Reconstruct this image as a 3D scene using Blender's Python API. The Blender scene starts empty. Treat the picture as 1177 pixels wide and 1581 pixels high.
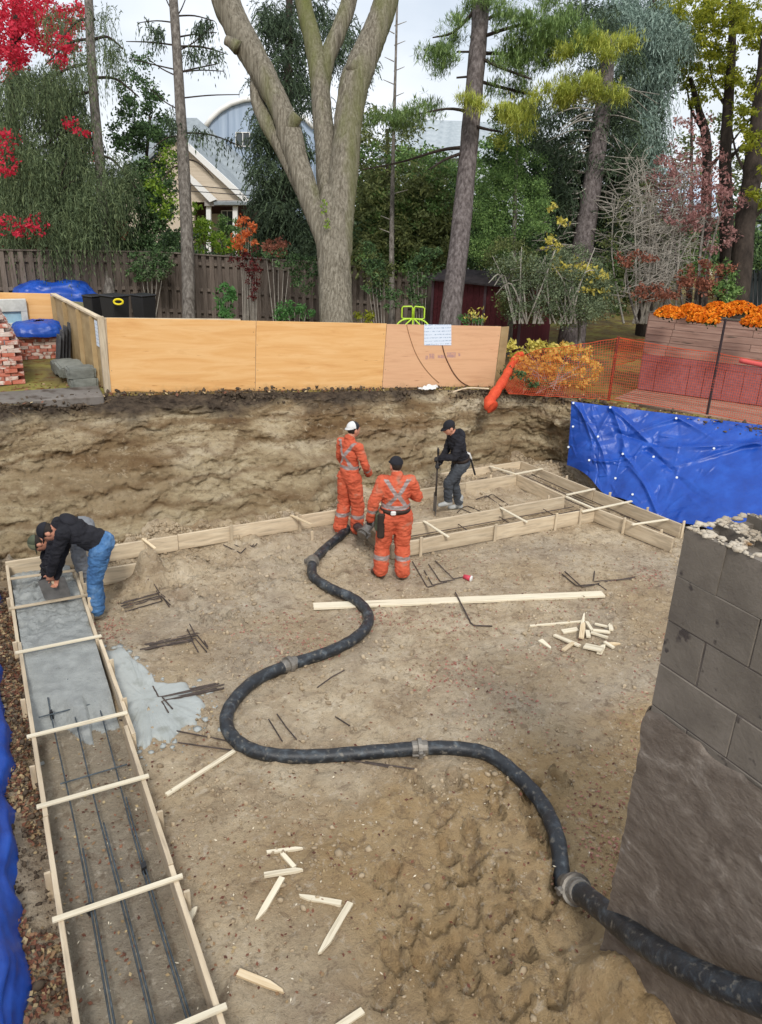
import bpy, bmesh, math, random
import numpy as np
from mathutils import Vector, Matrix, Euler, noise as mnoise

rnd = random.Random(7)
RNG = np.random.default_rng(11)
S = bpy.context.scene
COL = S.collection
PI = math.pi

# ------------------------------------------------------------------ camera
CAMH = 4.8
FPX, CX, CY = 1184.0, 588.5, 790.5            # focal length and centre in photo pixels
def _axes():
    y = np.array([-76 - CX, -(292 - CY), -FPX]); y /= np.linalg.norm(y)
    x = np.array([2961 - CX, -(400 - CY), -FPX]); x -= y * (x @ y); x /= np.linalg.norm(x)
    return np.array([x, y, np.cross(x, y)])
RC = _axes()                                   # world = RC @ camera
CPOS = np.array([0.0, 0.0, CAMH])
cam = bpy.data.cameras.new('camera'); camo = bpy.data.objects.new('camera', cam); COL.objects.link(camo)
cam.sensor_fit = 'VERTICAL'; cam.sensor_height = 24.0; cam.lens = 24.0 * FPX / 1581.0
cam.clip_start = 0.05; cam.clip_end = 3000
camo.matrix_world = Matrix.Translation(CPOS) @ Matrix(RC.tolist()).to_4x4()
S.camera = camo

# ------------------------------------------------------------------ sky, sun, exposure
SUN_EL, SUN_ROT = math.radians(43), math.radians(200)
W = bpy.data.worlds.new('World'); S.world = W; W.use_nodes = True
nt = W.node_tree; nt.nodes.clear()
def wn(t, **k):
    n = nt.nodes.new(t)
    for a, b in k.items(): setattr(n, a, b)
    return n
sky = wn('ShaderNodeTexSky', sky_type='NISHITA', sun_disc=False, sun_elevation=SUN_EL, sun_rotation=SUN_ROT,
         air_density=1.0, dust_density=3.0, ozone_density=1.0, altitude=100)
tc = wn('ShaderNodeTexCoord')
mp = wn('ShaderNodeMapping'); mp.inputs['Scale'].default_value = (1, 1, 2.2)
nz = wn('ShaderNodeTexNoise'); nz.inputs['Scale'].default_value = 2.6; nz.inputs['Detail'].default_value = 7
rp = wn('ShaderNodeValToRGB'); rp.color_ramp.elements[0].position = 0.28; rp.color_ramp.elements[0].color = (.45, .45, .45, 1)
rp.color_ramp.elements[1].position = 0.58; rp.color_ramp.elements[1].color = (1, 1, 1, 1)
mx = wn('ShaderNodeMix', data_type='RGBA')
mx.inputs['B'].default_value = (8.6, 9.0, 9.6, 1)          # the cloud layer, in the sky's own units
bg = wn('ShaderNodeBackground'); bg.inputs['Strength'].default_value = 0.08
ow = wn('ShaderNodeOutputWorld')
L = nt.links.new
L(tc.outputs['Generated'], mp.inputs['Vector']); L(mp.outputs['Vector'], nz.inputs['Vector'])
L(nz.outputs['Fac'], rp.inputs['Fac']); L(rp.outputs['Color'], mx.inputs['Factor'])
L(sky.outputs['Color'], mx.inputs['A']); L(mx.outputs['Result'], bg.inputs['Color']); L(bg.outputs['Background'], ow.inputs['Surface'])
sl = bpy.data.lights.new('sun', 'SUN'); slo = bpy.data.objects.new('sun', sl); COL.objects.link(slo)
sl.energy = 1.5; sl.angle = math.radians(12); sl.color = (1, .965, .91)
_sd = Vector((math.sin(SUN_ROT) * math.cos(SUN_EL), math.cos(SUN_ROT) * math.cos(SUN_EL), math.sin(SUN_EL)))
slo.rotation_euler = _sd.to_track_quat('Z', 'Y').to_euler()
slo.location = (0, 0, 40)
S.view_settings.view_transform = 'Standard'; S.view_settings.look = 'None'
S.view_settings.exposure = 0.62; S.view_settings.gamma = 1.0
S.render.engine = 'CYCLES'
S.render.resolution_x = 762; S.render.resolution_y = 1024

# ------------------------------------------------------------------ pixels to places
def rayd(x, y):
    return RC @ np.array([x - CX, -(y - CY), -FPX])
def onz(x, y, z=0.0):
    d = rayd(x, y); t = (z - CAMH) / d[2]
    return Vector((CPOS + t * d).tolist())
def at(x, y, d):
    return Vector((CPOS + rayd(x, y) * (d / FPX)).tolist())
def at_np(x, y, d):
    v = np.stack([(x - CX) / FPX * d, -(y - CY) / FPX * d, -d], 1)
    return v @ RC.T + CPOS
def zyard(x, y=13.0):                           # the yard falls gently to the right
    return 1.75 - .042 * (min(max(x, 1.9), 9.0) - 1.9)
def ground_at(px, d, zg=None):                  # the ground point seen in column px at distance d
    z = 1.6 if zg is None else zg
    for _ in range(3):
        a, b = at(px, 300, d), at(px, 700, d)
        py = 300 + 400 * (z - a.z) / (b.z - a.z)
        p = at(px, py, d)
        if zg is None: z = zyard(p.x, p.y)
    return Vector((p.x, p.y, z))

# ------------------------------------------------------------------ object helpers
PM = {}
def tag(o, label=None, cat=None, group=None, kind=None):
    if label: o['label'] = label
    if cat: o['category'] = cat
    if group: o['group'] = group
    if kind: o['kind'] = kind
    elif cat and 'kind' not in o: o['kind'] = 'thing'
    return o
def place(o, M, parent=None):
    COL.objects.link(o)
    if parent is not None:
        o.parent = parent; o.matrix_parent_inverse = PM[parent.name].inverted()
    o.matrix_basis = M; PM[o.name] = M.copy()
    return o
def empty(name, loc, label, cat, group=None, rz=0.0):
    o = bpy.data.objects.new(name, None); o.empty_display_size = .1
    place(o, Matrix.Translation(Vector(loc)) @ Matrix.Rotation(rz, 4, 'Z'))
    return tag(o, label, cat, group)
def copy_tree(o, parent=None, M=None):
    c = o.copy(); COL.objects.link(c)
    if parent is not None: c.parent = parent
    if M is not None: c.matrix_basis = M
    PM[c.name] = (M if M is not None else PM[o.name]).copy()
    for ch in [x for x in bpy.data.objects if x.parent is o]: copy_tree(ch, c)
    return c

class MB:
    def __init__(s): s.v = []; s.f = []; s.m = []
    def add(s, vs, fs, mi=0):
        b = len(s.v); s.v += [tuple(v) for v in vs]
        s.f += [tuple(b + i for i in f) for f in fs]; s.m += [mi] * len(fs); return s
    def box(s, c, size, R=None, mi=0, jit=0.0):
        hx, hy, hz = size[0] / 2, size[1] / 2, size[2] / 2; c = Vector(c)
        vs = []
        for x in (-hx, hx):
            for y in (-hy, hy):
                for z in (-hz, hz):
                    p = Vector((x + rnd.uniform(-jit, jit), y + rnd.uniform(-jit, jit), z + rnd.uniform(-jit, jit)))
                    vs.append((R @ p if R else p) + c)
        return s.add(vs, [(0, 1, 3, 2), (4, 6, 7, 5), (0, 4, 5, 1), (2, 3, 7, 6), (0, 2, 6, 4), (1, 5, 7, 3)], mi)
    def bbox(s, c, size, bev, R=None, mi=0):     # box with chamfered edges
        bm = bmesh.new(); bmesh.ops.create_cube(bm, size=1)
        for v in bm.verts: v.co = Vector((v.co.x * size[0], v.co.y * size[1], v.co.z * size[2]))
        bmesh.ops.bevel(bm, geom=list(bm.edges), offset=bev, segments=1, affect='EDGES')
        bm.verts.index_update(); c = Vector(c)
        s.add([(R @ v.co if R else v.co) + c for v in bm.verts], [[v.index for v in f.verts] for f in bm.faces], mi)
        bm.free(); return s
    def tube(s, pts, rad, n=8, mi=0, cap=True):
        pts = [Vector(p) for p in pts]; k = len(pts)
        if not hasattr(rad, '__len__'): rad = [rad] * k
        vs = []; up = None
        for i in range(k):
            t = (pts[min(i + 1, k - 1)] - pts[max(i - 1, 0)]).normalized()
            if up is None:
                up = t.cross(Vector((0, 0, 1)) if abs(t.z) < .9 else Vector((1, 0, 0))).normalized()
            else:
                up = (up - t * up.dot(t)).normalized()
            b = t.cross(up)
            for j in range(n):
                a = 2 * PI * j / n
                vs.append(pts[i] + (up * math.cos(a) + b * math.sin(a)) * rad[i])
        fs = [(i * n + j, i * n + (j + 1) % n, (i + 1) * n + (j + 1) % n, (i + 1) * n + j) for i in range(k - 1) for j in range(n)]
        if cap: fs += [tuple(range(n - 1, -1, -1)), tuple((k - 1) * n + j for j in range(n))]
        return s.add(vs, fs, mi)
    def prism(s, poly, a, b, fn, mi=0):          # poly of (u,v); fn(u,v,w)->point
        n = len(poly)
        vs = [fn(u, v, a) for u, v in poly] + [fn(u, v, b) for u, v in poly]
        fs = [tuple(range(n - 1, -1, -1)), tuple(range(n, 2 * n))] + [(i, (i + 1) % n, n + (i + 1) % n, n + i) for i in range(n)]
        return s.add(vs, fs, mi)
    def mesh(s, name, mats, smooth=False, off=None):
        me = bpy.data.meshes.new(name)
        vs = s.v if off is None else [tuple(Vector(v) - off) for v in s.v]
        me.from_pydata(vs, [], s.f)
        mats = mats if isinstance(mats, (list, tuple)) else [mats]
        for m in mats: me.materials.append(m)
        if len(mats) > 1: me.polygons.foreach_set('material_index', s.m)
        if smooth: me.polygons.foreach_set('use_smooth', [True] * len(s.f))
        me.update(); return me
    def build(s, name, mats, parent=None, smooth=False):
        a = np.array(s.v, float); c = Vector(((a[:, 0].min() + a[:, 0].max()) / 2, (a[:, 1].min() + a[:, 1].max()) / 2, a[:, 2].min()))
        o = bpy.data.objects.new(name, s.mesh(name, mats, smooth, c))
        return place(o, Matrix.Translation(c), parent)

def frame(p0, p1, up=(0, 0, 1), roll=0.0):
    x = (Vector(p1) - Vector(p0)); ln = x.length; x.normalize()
    z = Vector(up); y = z.cross(x)
    if y.length < 1e-4: y = Vector((0, 1, 0)).cross(x)
    y.normalize(); z = x.cross(y)
    R = Matrix((x, y, z)).transposed().to_4x4()
    return Matrix.Translation((Vector(p0) + Vector(p1)) / 2) @ R @ Matrix.Rotation(roll, 4, 'X'), ln
_bc = {}
def board(name, p0, p1, w, t, mat, parent=None, up=(0, 0, 1), roll=0.0, bev=.003, warp=0.0):
    """a piece of timber: local x = its length, y = thickness w, z = height t, with chamfered edges"""
    M, ln = frame(p0, p1, up, roll)
    key = (round(ln, 3), w, t, mat.name)
    me = _bc.get(key)
    if me is None:
        b = MB(); b.bbox((0, 0, 0), (ln, w, t), min(bev, w * .3, t * .3)); me = _bc[key] = b.mesh(name, mat)
    o = bpy.data.objects.new(name, me)
    return place(o, M, parent)

# ------------------------------------------------------------------ materials
MATS = {}
def rgb(h):
    h = h.lstrip('#'); c = [int(h[i:i + 2], 16) / 255 for i in (0, 2, 4)]
    return tuple(x / 12.92 if x <= .04045 else ((x + .055) / 1.055) ** 2.4 for x in c)
def mat(name, cols, scale=4.0, stretch=(1, 1, 1), rough=.8, bump=.3, bscale=None, bdist=.01, detail=6, spec=.3, metal=0.0,
        spots=None, sscale=20.0, sth=(.55, .65), rand=True, trans=0.0, alpha=1.0, sheen=0.0, huevar=0.0, attr=None, rvar=0.0, distort=0.0, coat=0.0, mud=None):
    m = bpy.data.materials.new(name); m.use_nodes = True; t = m.node_tree; N = t.nodes; lk = t.links.new
    bs = N['Principled BSDF']; tcn = N.new('ShaderNodeTexCoord')
    vec = tcn.outputs['Object']
    oi = N.new('ShaderNodeObjectInfo')
    if rand:
        mm = N.new('ShaderNodeVectorMath'); mm.operation = 'MULTIPLY_ADD'
        cb = N.new('ShaderNodeCombineXYZ'); lk(oi.outputs['Random'], cb.inputs[0]); lk(oi.outputs['Random'], cb.inputs[1]); lk(oi.outputs['Random'], cb.inputs[2])
        lk(cb.outputs[0], mm.inputs[0]); mm.inputs[1].default_value = (37, 53, 71); lk(vec, mm.inputs[2]); vec = mm.outputs[0]
    mpn = N.new('ShaderNodeMapping'); mpn.inputs['Scale'].default_value = stretch; lk(vec, mpn.inputs['Vector'])
    n1 = N.new('ShaderNodeTexNoise'); n1.inputs['Scale'].default_value = scale; n1.inputs['Detail'].default_value = detail
    n1.inputs['Roughness'].default_value = .62; n1.inputs['Distortion'].default_value = distort
    lk(mpn.outputs[0], n1.inputs['Vector'])
    r = N.new('ShaderNodeValToRGB'); els = r.color_ramp.elements
    if len(cols) == 1: cols = [(0, cols[0]), (1, cols[0])]
    elif not isinstance(cols[0][1], (tuple, list)):
        k = len(cols); cols = [(.28 + .44 * i / (k - 1), c) for i, c in enumerate(cols)]
    els[0].position, els[0].color = cols[0][0], (*cols[0][1], 1); els[1].position, els[1].color = cols[-1][0], (*cols[-1][1], 1)
    for p, c in cols[1:-1]:
        e = els.new(p); e.color = (*c, 1)
    src = n1.outputs['Fac']
    if attr:
        an = N.new('ShaderNodeAttribute'); an.attribute_name = attr
        ad = N.new('ShaderNodeMath'); ad.operation = 'MULTIPLY_ADD'; lk(an.outputs['Fac'], ad.inputs[0]); ad.inputs[1].default_value = .75
        m2 = N.new('ShaderNodeMath'); m2.operation = 'MULTIPLY'; lk(src, m2.inputs[0]); m2.inputs[1].default_value = .25
        lk(m2.outputs[0], ad.inputs[2]); src = ad.outputs[0]
    lk(src, r.inputs['Fac']); col = r.outputs['Color']
    if spots:
        n2 = N.new('ShaderNodeTexNoise'); n2.inputs['Scale'].default_value = sscale; n2.inputs['Detail'].default_value = 5; lk(mpn.outputs[0], n2.inputs['Vector'])
        mr = N.new('ShaderNodeMapRange'); mr.inputs['From Min'].default_value = sth[0]; mr.inputs['From Max'].default_value = sth[1]; lk(n2.outputs['Fac'], mr.inputs['Value'])
        mxn = N.new('ShaderNodeMix'); mxn.data_type = 'RGBA'; lk(mr.outputs[0], mxn.inputs['Factor']); lk(col, mxn.inputs['A']); mxn.inputs['B'].default_value = (*spots, 1); col = mxn.outputs['Result']
    if mud:
        sp = N.new('ShaderNodeSeparateXYZ'); lk(tcn.outputs['Object'], sp.inputs[0]); n3 = N.new('ShaderNodeTexNoise'); n3.inputs['Scale'].default_value = 5; n3.inputs['Detail'].default_value = 9; n3.inputs['Roughness'].default_value = .75; lk(vec, n3.inputs['Vector'])
        md = N.new('ShaderNodeMath'); md.operation = 'MULTIPLY_ADD'; lk(n3.outputs['Fac'], md.inputs[0]); md.inputs[1].default_value = mud[2]; lk(sp.outputs['Z'], md.inputs[2])
        mr = N.new('ShaderNodeMapRange'); mr.inputs['From Min'].default_value = mud[0]; mr.inputs['From Max'].default_value = mud[1]; mr.inputs['To Min'].default_value = .75; mr.inputs['To Max'].default_value = 0; lk(md.outputs[0], mr.inputs['Value'])
        mxn = N.new('ShaderNodeMix'); mxn.data_type = 'RGBA'; lk(mr.outputs[0], mxn.inputs['Factor']); lk(col, mxn.inputs['A']); mxn.inputs['B'].default_value = (*mud[3], 1); col = mxn.outputs['Result']
    if huevar:
        hs = N.new('ShaderNodeHueSaturation'); mr = N.new('ShaderNodeMapRange'); lk(oi.outputs['Random'], mr.inputs['Value'])
        mr.inputs['To Min'].default_value = 1 - huevar; mr.inputs['To Max'].default_value = 1 + huevar
        lk(mr.outputs[0], hs.inputs['Value']); lk(col, hs.inputs['Color']); col = hs.outputs['Color']
    lk(col, bs.inputs['Base Color'])
    bs.inputs['Roughness'].default_value = rough; bs.inputs['Metallic'].default_value = metal
    bs.inputs['Specular IOR Level'].default_value = spec; bs.inputs['Coat Weight'].default_value = coat
    if rvar:
        mr = N.new('ShaderNodeMapRange'); lk(n1.outputs['Fac'], mr.inputs['Value']); mr.inputs['To Min'].default_value = rough - rvar; mr.inputs['To Max'].default_value = rough + rvar
        lk(mr.outputs[0], bs.inputs['Roughness'])
    if sheen: bs.inputs['Sheen Weight'].default_value = sheen
    if bump:
        nb = N.new('ShaderNodeTexNoise'); nb.inputs['Scale'].default_value = bscale or scale * 4; nb.inputs['Detail'].default_value = 8; nb.inputs['Roughness'].default_value = .65
        lk(mpn.outputs[0], nb.inputs['Vector'])
        bn = N.new('ShaderNodeBump'); bn.inputs['Strength'].default_value = bump; bn.inputs['Distance'].default_value = bdist
        lk(nb.outputs['Fac'], bn.inputs['Height']); lk(bn.outputs[0], bs.inputs['Normal'])
    if alpha < 1: bs.inputs['Alpha'].default_value = alpha
    if trans:
        tr = N.new('ShaderNodeBsdfTranslucent'); ms = N.new('ShaderNodeMixShader'); ms.inputs[0].default_value = trans
        lk(col, tr.inputs['Color']); lk(bs.outputs[0], ms.inputs[1]); lk(tr.outputs[0], ms.inputs[2]); lk(ms.outputs[0], N['Material Output'].inputs['Surface'])
    MATS[name] = m
    return m

WOOD = mat('new_lumber', [(.2, rgb('b59c7a')), (.45, rgb('d2bd9a')), (.7, rgb('e2d2b4'))], 5, (.5, 9, 9), .75, .25, 30, .003, huevar=.12, spots=rgb('8d6b47'), sscale=7, sth=(.68, .76))
WOODD = mat('dirty_lumber', [(.2, rgb('ab9a80')), (.5, rgb('c6b59a')), (.75, rgb('d6c8ae'))], 4, (.6, 5, 5), .8, .3, 30, .003, huevar=.15, spots=rgb('a39580'), sscale=5, sth=(.5, .75), mud=(-.07, .0, .12, rgb('a08f76')))
WOODW = mat('pale_lumber', [(.25, rgb('cfc4aa')), (.7, rgb('e6dcc4'))], 5, (.4, 8, 8), .75, .2, 30, .003, huevar=.06, spots=rgb('a3937a'), sscale=4, sth=(.6, .75))
PLY = mat('plywood', [(.2, rgb('c9935a')), (.45, rgb('d9a86c')), (.62, rgb('e0b47c')), (.8, rgb('cf9d62'))], 2.4, (.4, 1, 4), .7, .15, 30, .003, huevar=.06, distort=.7, mud=(-.50, -.30, .42, rgb('8d7350')), spots=rgb('a8703c'), sscale=7, sth=(.68, .76))
PLY2 = mat('plywood_pink', [(.2, rgb('c0906c')), (.5, rgb('d6aa84')), (.8, rgb('ca9a76'))], 2.4, (.4, 1, 4), .7, .15, 30, .003, huevar=.04, distort=.7, mud=(-.50, -.30, .42, rgb('8d7350')), spots=rgb('a06f4c'), sscale=7, sth=(.68, .76))
PLYD = mat('weathered_plywood', [(.2, rgb('8a7554')), (.5, rgb('a89069')), (.8, rgb('b9a47e'))], 2, (1, 1, 2.5), .8, .15, 20, .003, huevar=.1)
FENCE = mat('weathered_fence', [(.2, rgb('463e38')), (.5, rgb('645a52')), (.8, rgb('7d7269'))], 3, (6, 6, .6), .9, .4, 30, .004, huevar=.22)
STEEL = mat('rusty_rebar', [(.25, rgb('37322f')), (.55, rgb('574d48')), (.8, rgb('7a6a5c'))], 14, rough=.6, bump=.6, bscale=90, bdist=.003, metal=.35, huevar=.2)
CONC = mat('wet_concrete', [(.2, rgb('787b79')), (.5, rgb('929592')), (.8, rgb('a6a9a5'))], 7, rough=.33, bump=.8, bscale=40, bdist=.02, spec=.4, rvar=.15)
SPILL = mat('concrete_slurry', [(.2, rgb('8d928f')), (.5, rgb('a5aaa7')), (.8, rgb('b4b8b4'))], 2.2, rough=.42, bump=.6, bscale=30, bdist=.01, rvar=.12, spots=rgb('8d9089'), sscale=5, sth=(.55, .7))
BLACKM = mat('black_plastic', [(.02, .02, .022)], rough=.45, bump=.1, bscale=60)
WHITE = mat('white_paint', [(.3, (.62, .61, .58)), (.7, (.75, .74, .71))], 5, rough=.6, bump=.05)

# ------------------------------------------------------------------ numeric noise
def _h(a, b, c, s):
    n = (a * 374761393 + b * 668265263 + c * 2147483647 + s * 1274126177) & 0xffffffff
    n = ((n ^ (n >> 13)) * 1103515245) & 0xffffffff
    n = ((n ^ (n >> 16)) * 2246822519) & 0xffffffff
    return ((n ^ (n >> 15)) & 0xffffff) / float(0xffffff)
def vn(x, y, z=None, s=0):
    x = np.asarray(x, float); y = np.asarray(y, float); z = np.zeros_like(x) if z is None else np.asarray(z, float)
    xi, yi, zi = (np.floor(q).astype(np.int64) for q in (x, y, z))
    u, v, w = x - xi, y - yi, z - zi
    u, v, w = (q * q * (3 - 2 * q) for q in (u, v, w))
    r = 0
    for dx in (0, 1):
        for dy in (0, 1):
            for dz in (0, 1):
                r = r + _h(xi + dx, yi + dy, zi + dz, s) * (u if dx else 1 - u) * (v if dy else 1 - v) * (w if dz else 1 - w)
    return r * 2 - 1
def fbm(x, y, z=None, o=4, s=0, g=.5):
    r = 0; a = 1; f = 1
    for i in range(o):
        r = r + a * vn(x * f, y * f, None if z is None else z * f, s + i); a *= g; f *= 2.03
    return r
def sm(x, a, b):
    t = np.clip((x - a) / (b - a), 0, 1); return t * t * (3 - 2 * t)
def grid_mesh(name, P, mats, cyc=False, smooth=True, parent=None, uvmat=None):
    """P: (rows, cols, 3) world points -> one sheet"""
    r, c = P.shape[:2]; v = P.reshape(-1, 3); cen = np.array([v[:, 0].mean(), v[:, 1].mean(), v[:, 2].min()])
    me = bpy.data.meshes.new(name)
    I = np.arange(r * c).reshape(r, c)
    J = np.roll(I, -1, 1) if cyc else I
    a = I[:-1, :] if cyc else I[:-1, :-1]; b = J[:-1, :] if cyc else I[:-1, 1:]
    d = I[1:, :] if cyc else I[1:, :-1]; e = J[1:, :] if cyc else I[1:, 1:]
    F = np.stack([a, b, e, d], -1).reshape(-1, 4)
    me.vertices.add(len(v)); me.vertices.foreach_set('co', (v - cen).ravel())
    me.loops.add(F.size); me.loops.foreach_set('vertex_index', F.ravel().astype(np.int32))
    me.polygons.add(len(F)); me.polygons.foreach_set('loop_start', np.arange(0, F.size, 4, dtype=np.int32))
    me.update(calc_edges=True)
    for m in (mats if isinstance(mats, list) else [mats]): me.materials.append(m)
    if smooth: me.polygons.foreach_set('use_smooth', np.ones(len(F), bool))
    o = bpy.data.objects.new(name, me)
    return place(o, Matrix.Translation(Vector(cen.tolist())), parent)
def raw_mesh(name, V, F, mats, mi=None, smooth=False, parent=None, attr=None):
    """V (n,3), F (m,k) arrays; fast"""
    k = F.shape[1]; cen = np.array([V[:, 0].mean(), V[:, 1].mean(), V[:, 2].min()])
    me = bpy.data.meshes.new(name)
    me.vertices.add(len(V)); me.vertices.foreach_set('co', (V - cen).ravel())
    me.loops.add(F.size); me.loops.foreach_set('vertex_index', F.ravel().astype(np.int32))
    me.polygons.add(len(F)); me.polygons.foreach_set('loop_start', np.arange(0, F.size, k, dtype=np.int32))
    me.update(calc_edges=True)
    for m in (mats if isinstance(mats, list) else [mats]): me.materials.append(m)
    if mi is not None: me.polygons.foreach_set('material_index', mi.astype(np.int32))
    if smooth: me.polygons.foreach_set('use_smooth', np.ones(len(F), bool))
    if attr is not None:
        at_ = me.attributes.new('shade', 'FLOAT', 'FACE'); at_.data.foreach_set('value', attr.astype(np.float32))
    o = bpy.data.objects.new(name, me)
    return place(o, Matrix.Translation(Vector(cen.tolist())), parent)

# ------------------------------------------------------------------ pit floor
# footprints trodden into the soft sand in the foreground, each (x, y, direction, length, width, depth)
FOOT = []
_r = random.Random(5)
for i in range(150):
    px = _r.uniform(600, 870); py = _r.uniform(1195, 1580)
    if px < 640 and py < 1330: continue
    p = onz(px, py)
    if any(math.dist((p.x, p.y), q_[:2]) < .2 for q_ in FOOT): continue
    FOOT.append((p.x, p.y, _r.uniform(-.7, .7) + .9, .31, .125, _r.uniform(.045, .08)))
for i in range(45):
    p = onz(_r.uniform(180, 520), _r.uniform(850, 960)); FOOT.append((p.x, p.y, _r.uniform(0, 3.1), (.28), .1, _r.uniform(.03, .055)))
for i in range(60):
    p = onz(_r.uniform(330, 1000), _r.uniform(870, 1150)); FOOT.append((p.x, p.y, _r.uniform(0, 3.1), .28, .1, _r.uniform(.010, .022)))
_t0, _t1 = onz(540, 1330), onz(680, 1500)        # a shallow drag mark
def floor_h(x, y):
    x = np.asarray(x, float); y = np.asarray(y, float)
    h = .022 * fbm(x * .9, y * .9, o=3, s=3) + .014 * fbm(x * 4.2, y * 4.2, o=3, s=9) + (.007 + .010 * sm(fbm(x * 1.1, y * 1.1, o=2, s=19), -.1, .5)) * fbm(x * 11, y * 11, o=3, s=15, g=.62) - .012 * np.maximum(0, np.abs(fbm(x * 7, y * 7, o=2, s=25)) - .45)
    soft = sm(x, 1.0, 2.0) * sm(-y, -4.9, -4.2)
    soft2 = sm(y, 8.2, 9.0) * sm(-x, -4.6, -3.8) * sm(x, .8, 1.4)
    h = h + soft * (.030 * fbm(x * 2.6, y * 2.6, o=4, s=21, g=.6)) + soft2 * .05 * fbm(x * 3.1, y * 3.1, o=4, s=22, g=.6)
    # berm at the foot of the block wall, falling away past its end
    h = h + .30 * sm(x, 2.78, 3.12) * sm(-y, -2.78, -2.35) * (1 + .22 * fbm(x * 6, y * 6, o=4, s=31, g=.6))
    # small heap at the inner corner of the back form
    h = h + .30 * np.exp(-(((x - 1.62) / .17) ** 2 + ((y - 9.60) / .24) ** 2) ** 2) * (1 + .3 * fbm(x * 9, y * 9, o=3, s=33))
    h = h + .10 * np.exp(-(((x - 2.0) / .45) ** 2 + ((y - 9.65) / .3) ** 2))
    # soil banked up outside the forms against the sides
    h = h + .10 * sm(-x, .06, .35) + .16 * sm(y, 10.5, 11.0) * (1 + .5 * fbm(x * 2, y * 2, o=3, s=35))
    inside = sm(x, .0, .03) * sm(-x, -.72, -.69)
    h = h * (1 - .75 * inside)
    for fx, fy, a, l, w, dp in FOOT:
        ca, sa = math.cos(a), math.sin(a)
        if isinstance(h, np.ndarray) and h.ndim == 2:
            i0 = np.searchsorted(x[0], fx - .3); i1 = np.searchsorted(x[0], fx + .3)
            j0 = np.searchsorted(y[:, 0], fy - .3); j1 = np.searchsorted(y[:, 0], fy + .3)
            sl_ = (slice(j0, j1), slice(i0, i1))
            if i1 <= i0 or j1 <= j0: continue
            dx, dy = x[sl_] - fx, y[sl_] - fy
            u = (dx * ca + dy * sa) / (l / 2); v = (-dx * sa + dy * ca) / (w / 2 * (1 - .18 * u))
            q = np.sqrt(np.abs(u) ** 3 + np.abs(v) ** 3 + 1e-9)
            h[sl_] += -dp * (1 - sm(q, .78, 1.0)) * (1 + .15 * np.sin(u * 14)) + dp * .7 * np.exp(-((q - 1.2) / .17) ** 2)
    return h
GS = .026
gx = np.arange(-1.3, 10.7, GS); gy = np.concatenate([np.arange(-1.6, 1.4, .12), np.arange(1.4, 12.3, GS)])
GX, GY = np.meshgrid(gx, gy)
GH = floor_h(GX, GY)
def fz(x, y):                                    # floor height at a point
    i = min(max(int((x - gx[0]) / GS), 0), len(gx) - 1); j = min(int(np.searchsorted(gy, y)), len(gy) - 1)
    return float(GH[j, i])
def fpt(px, py, dz=0.0):                          # floor point under a pixel
    p = onz(px, py)
    for _ in range(2): p = onz(px, py, fz(p.x, p.y))
    p.z += dz; return p

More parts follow.
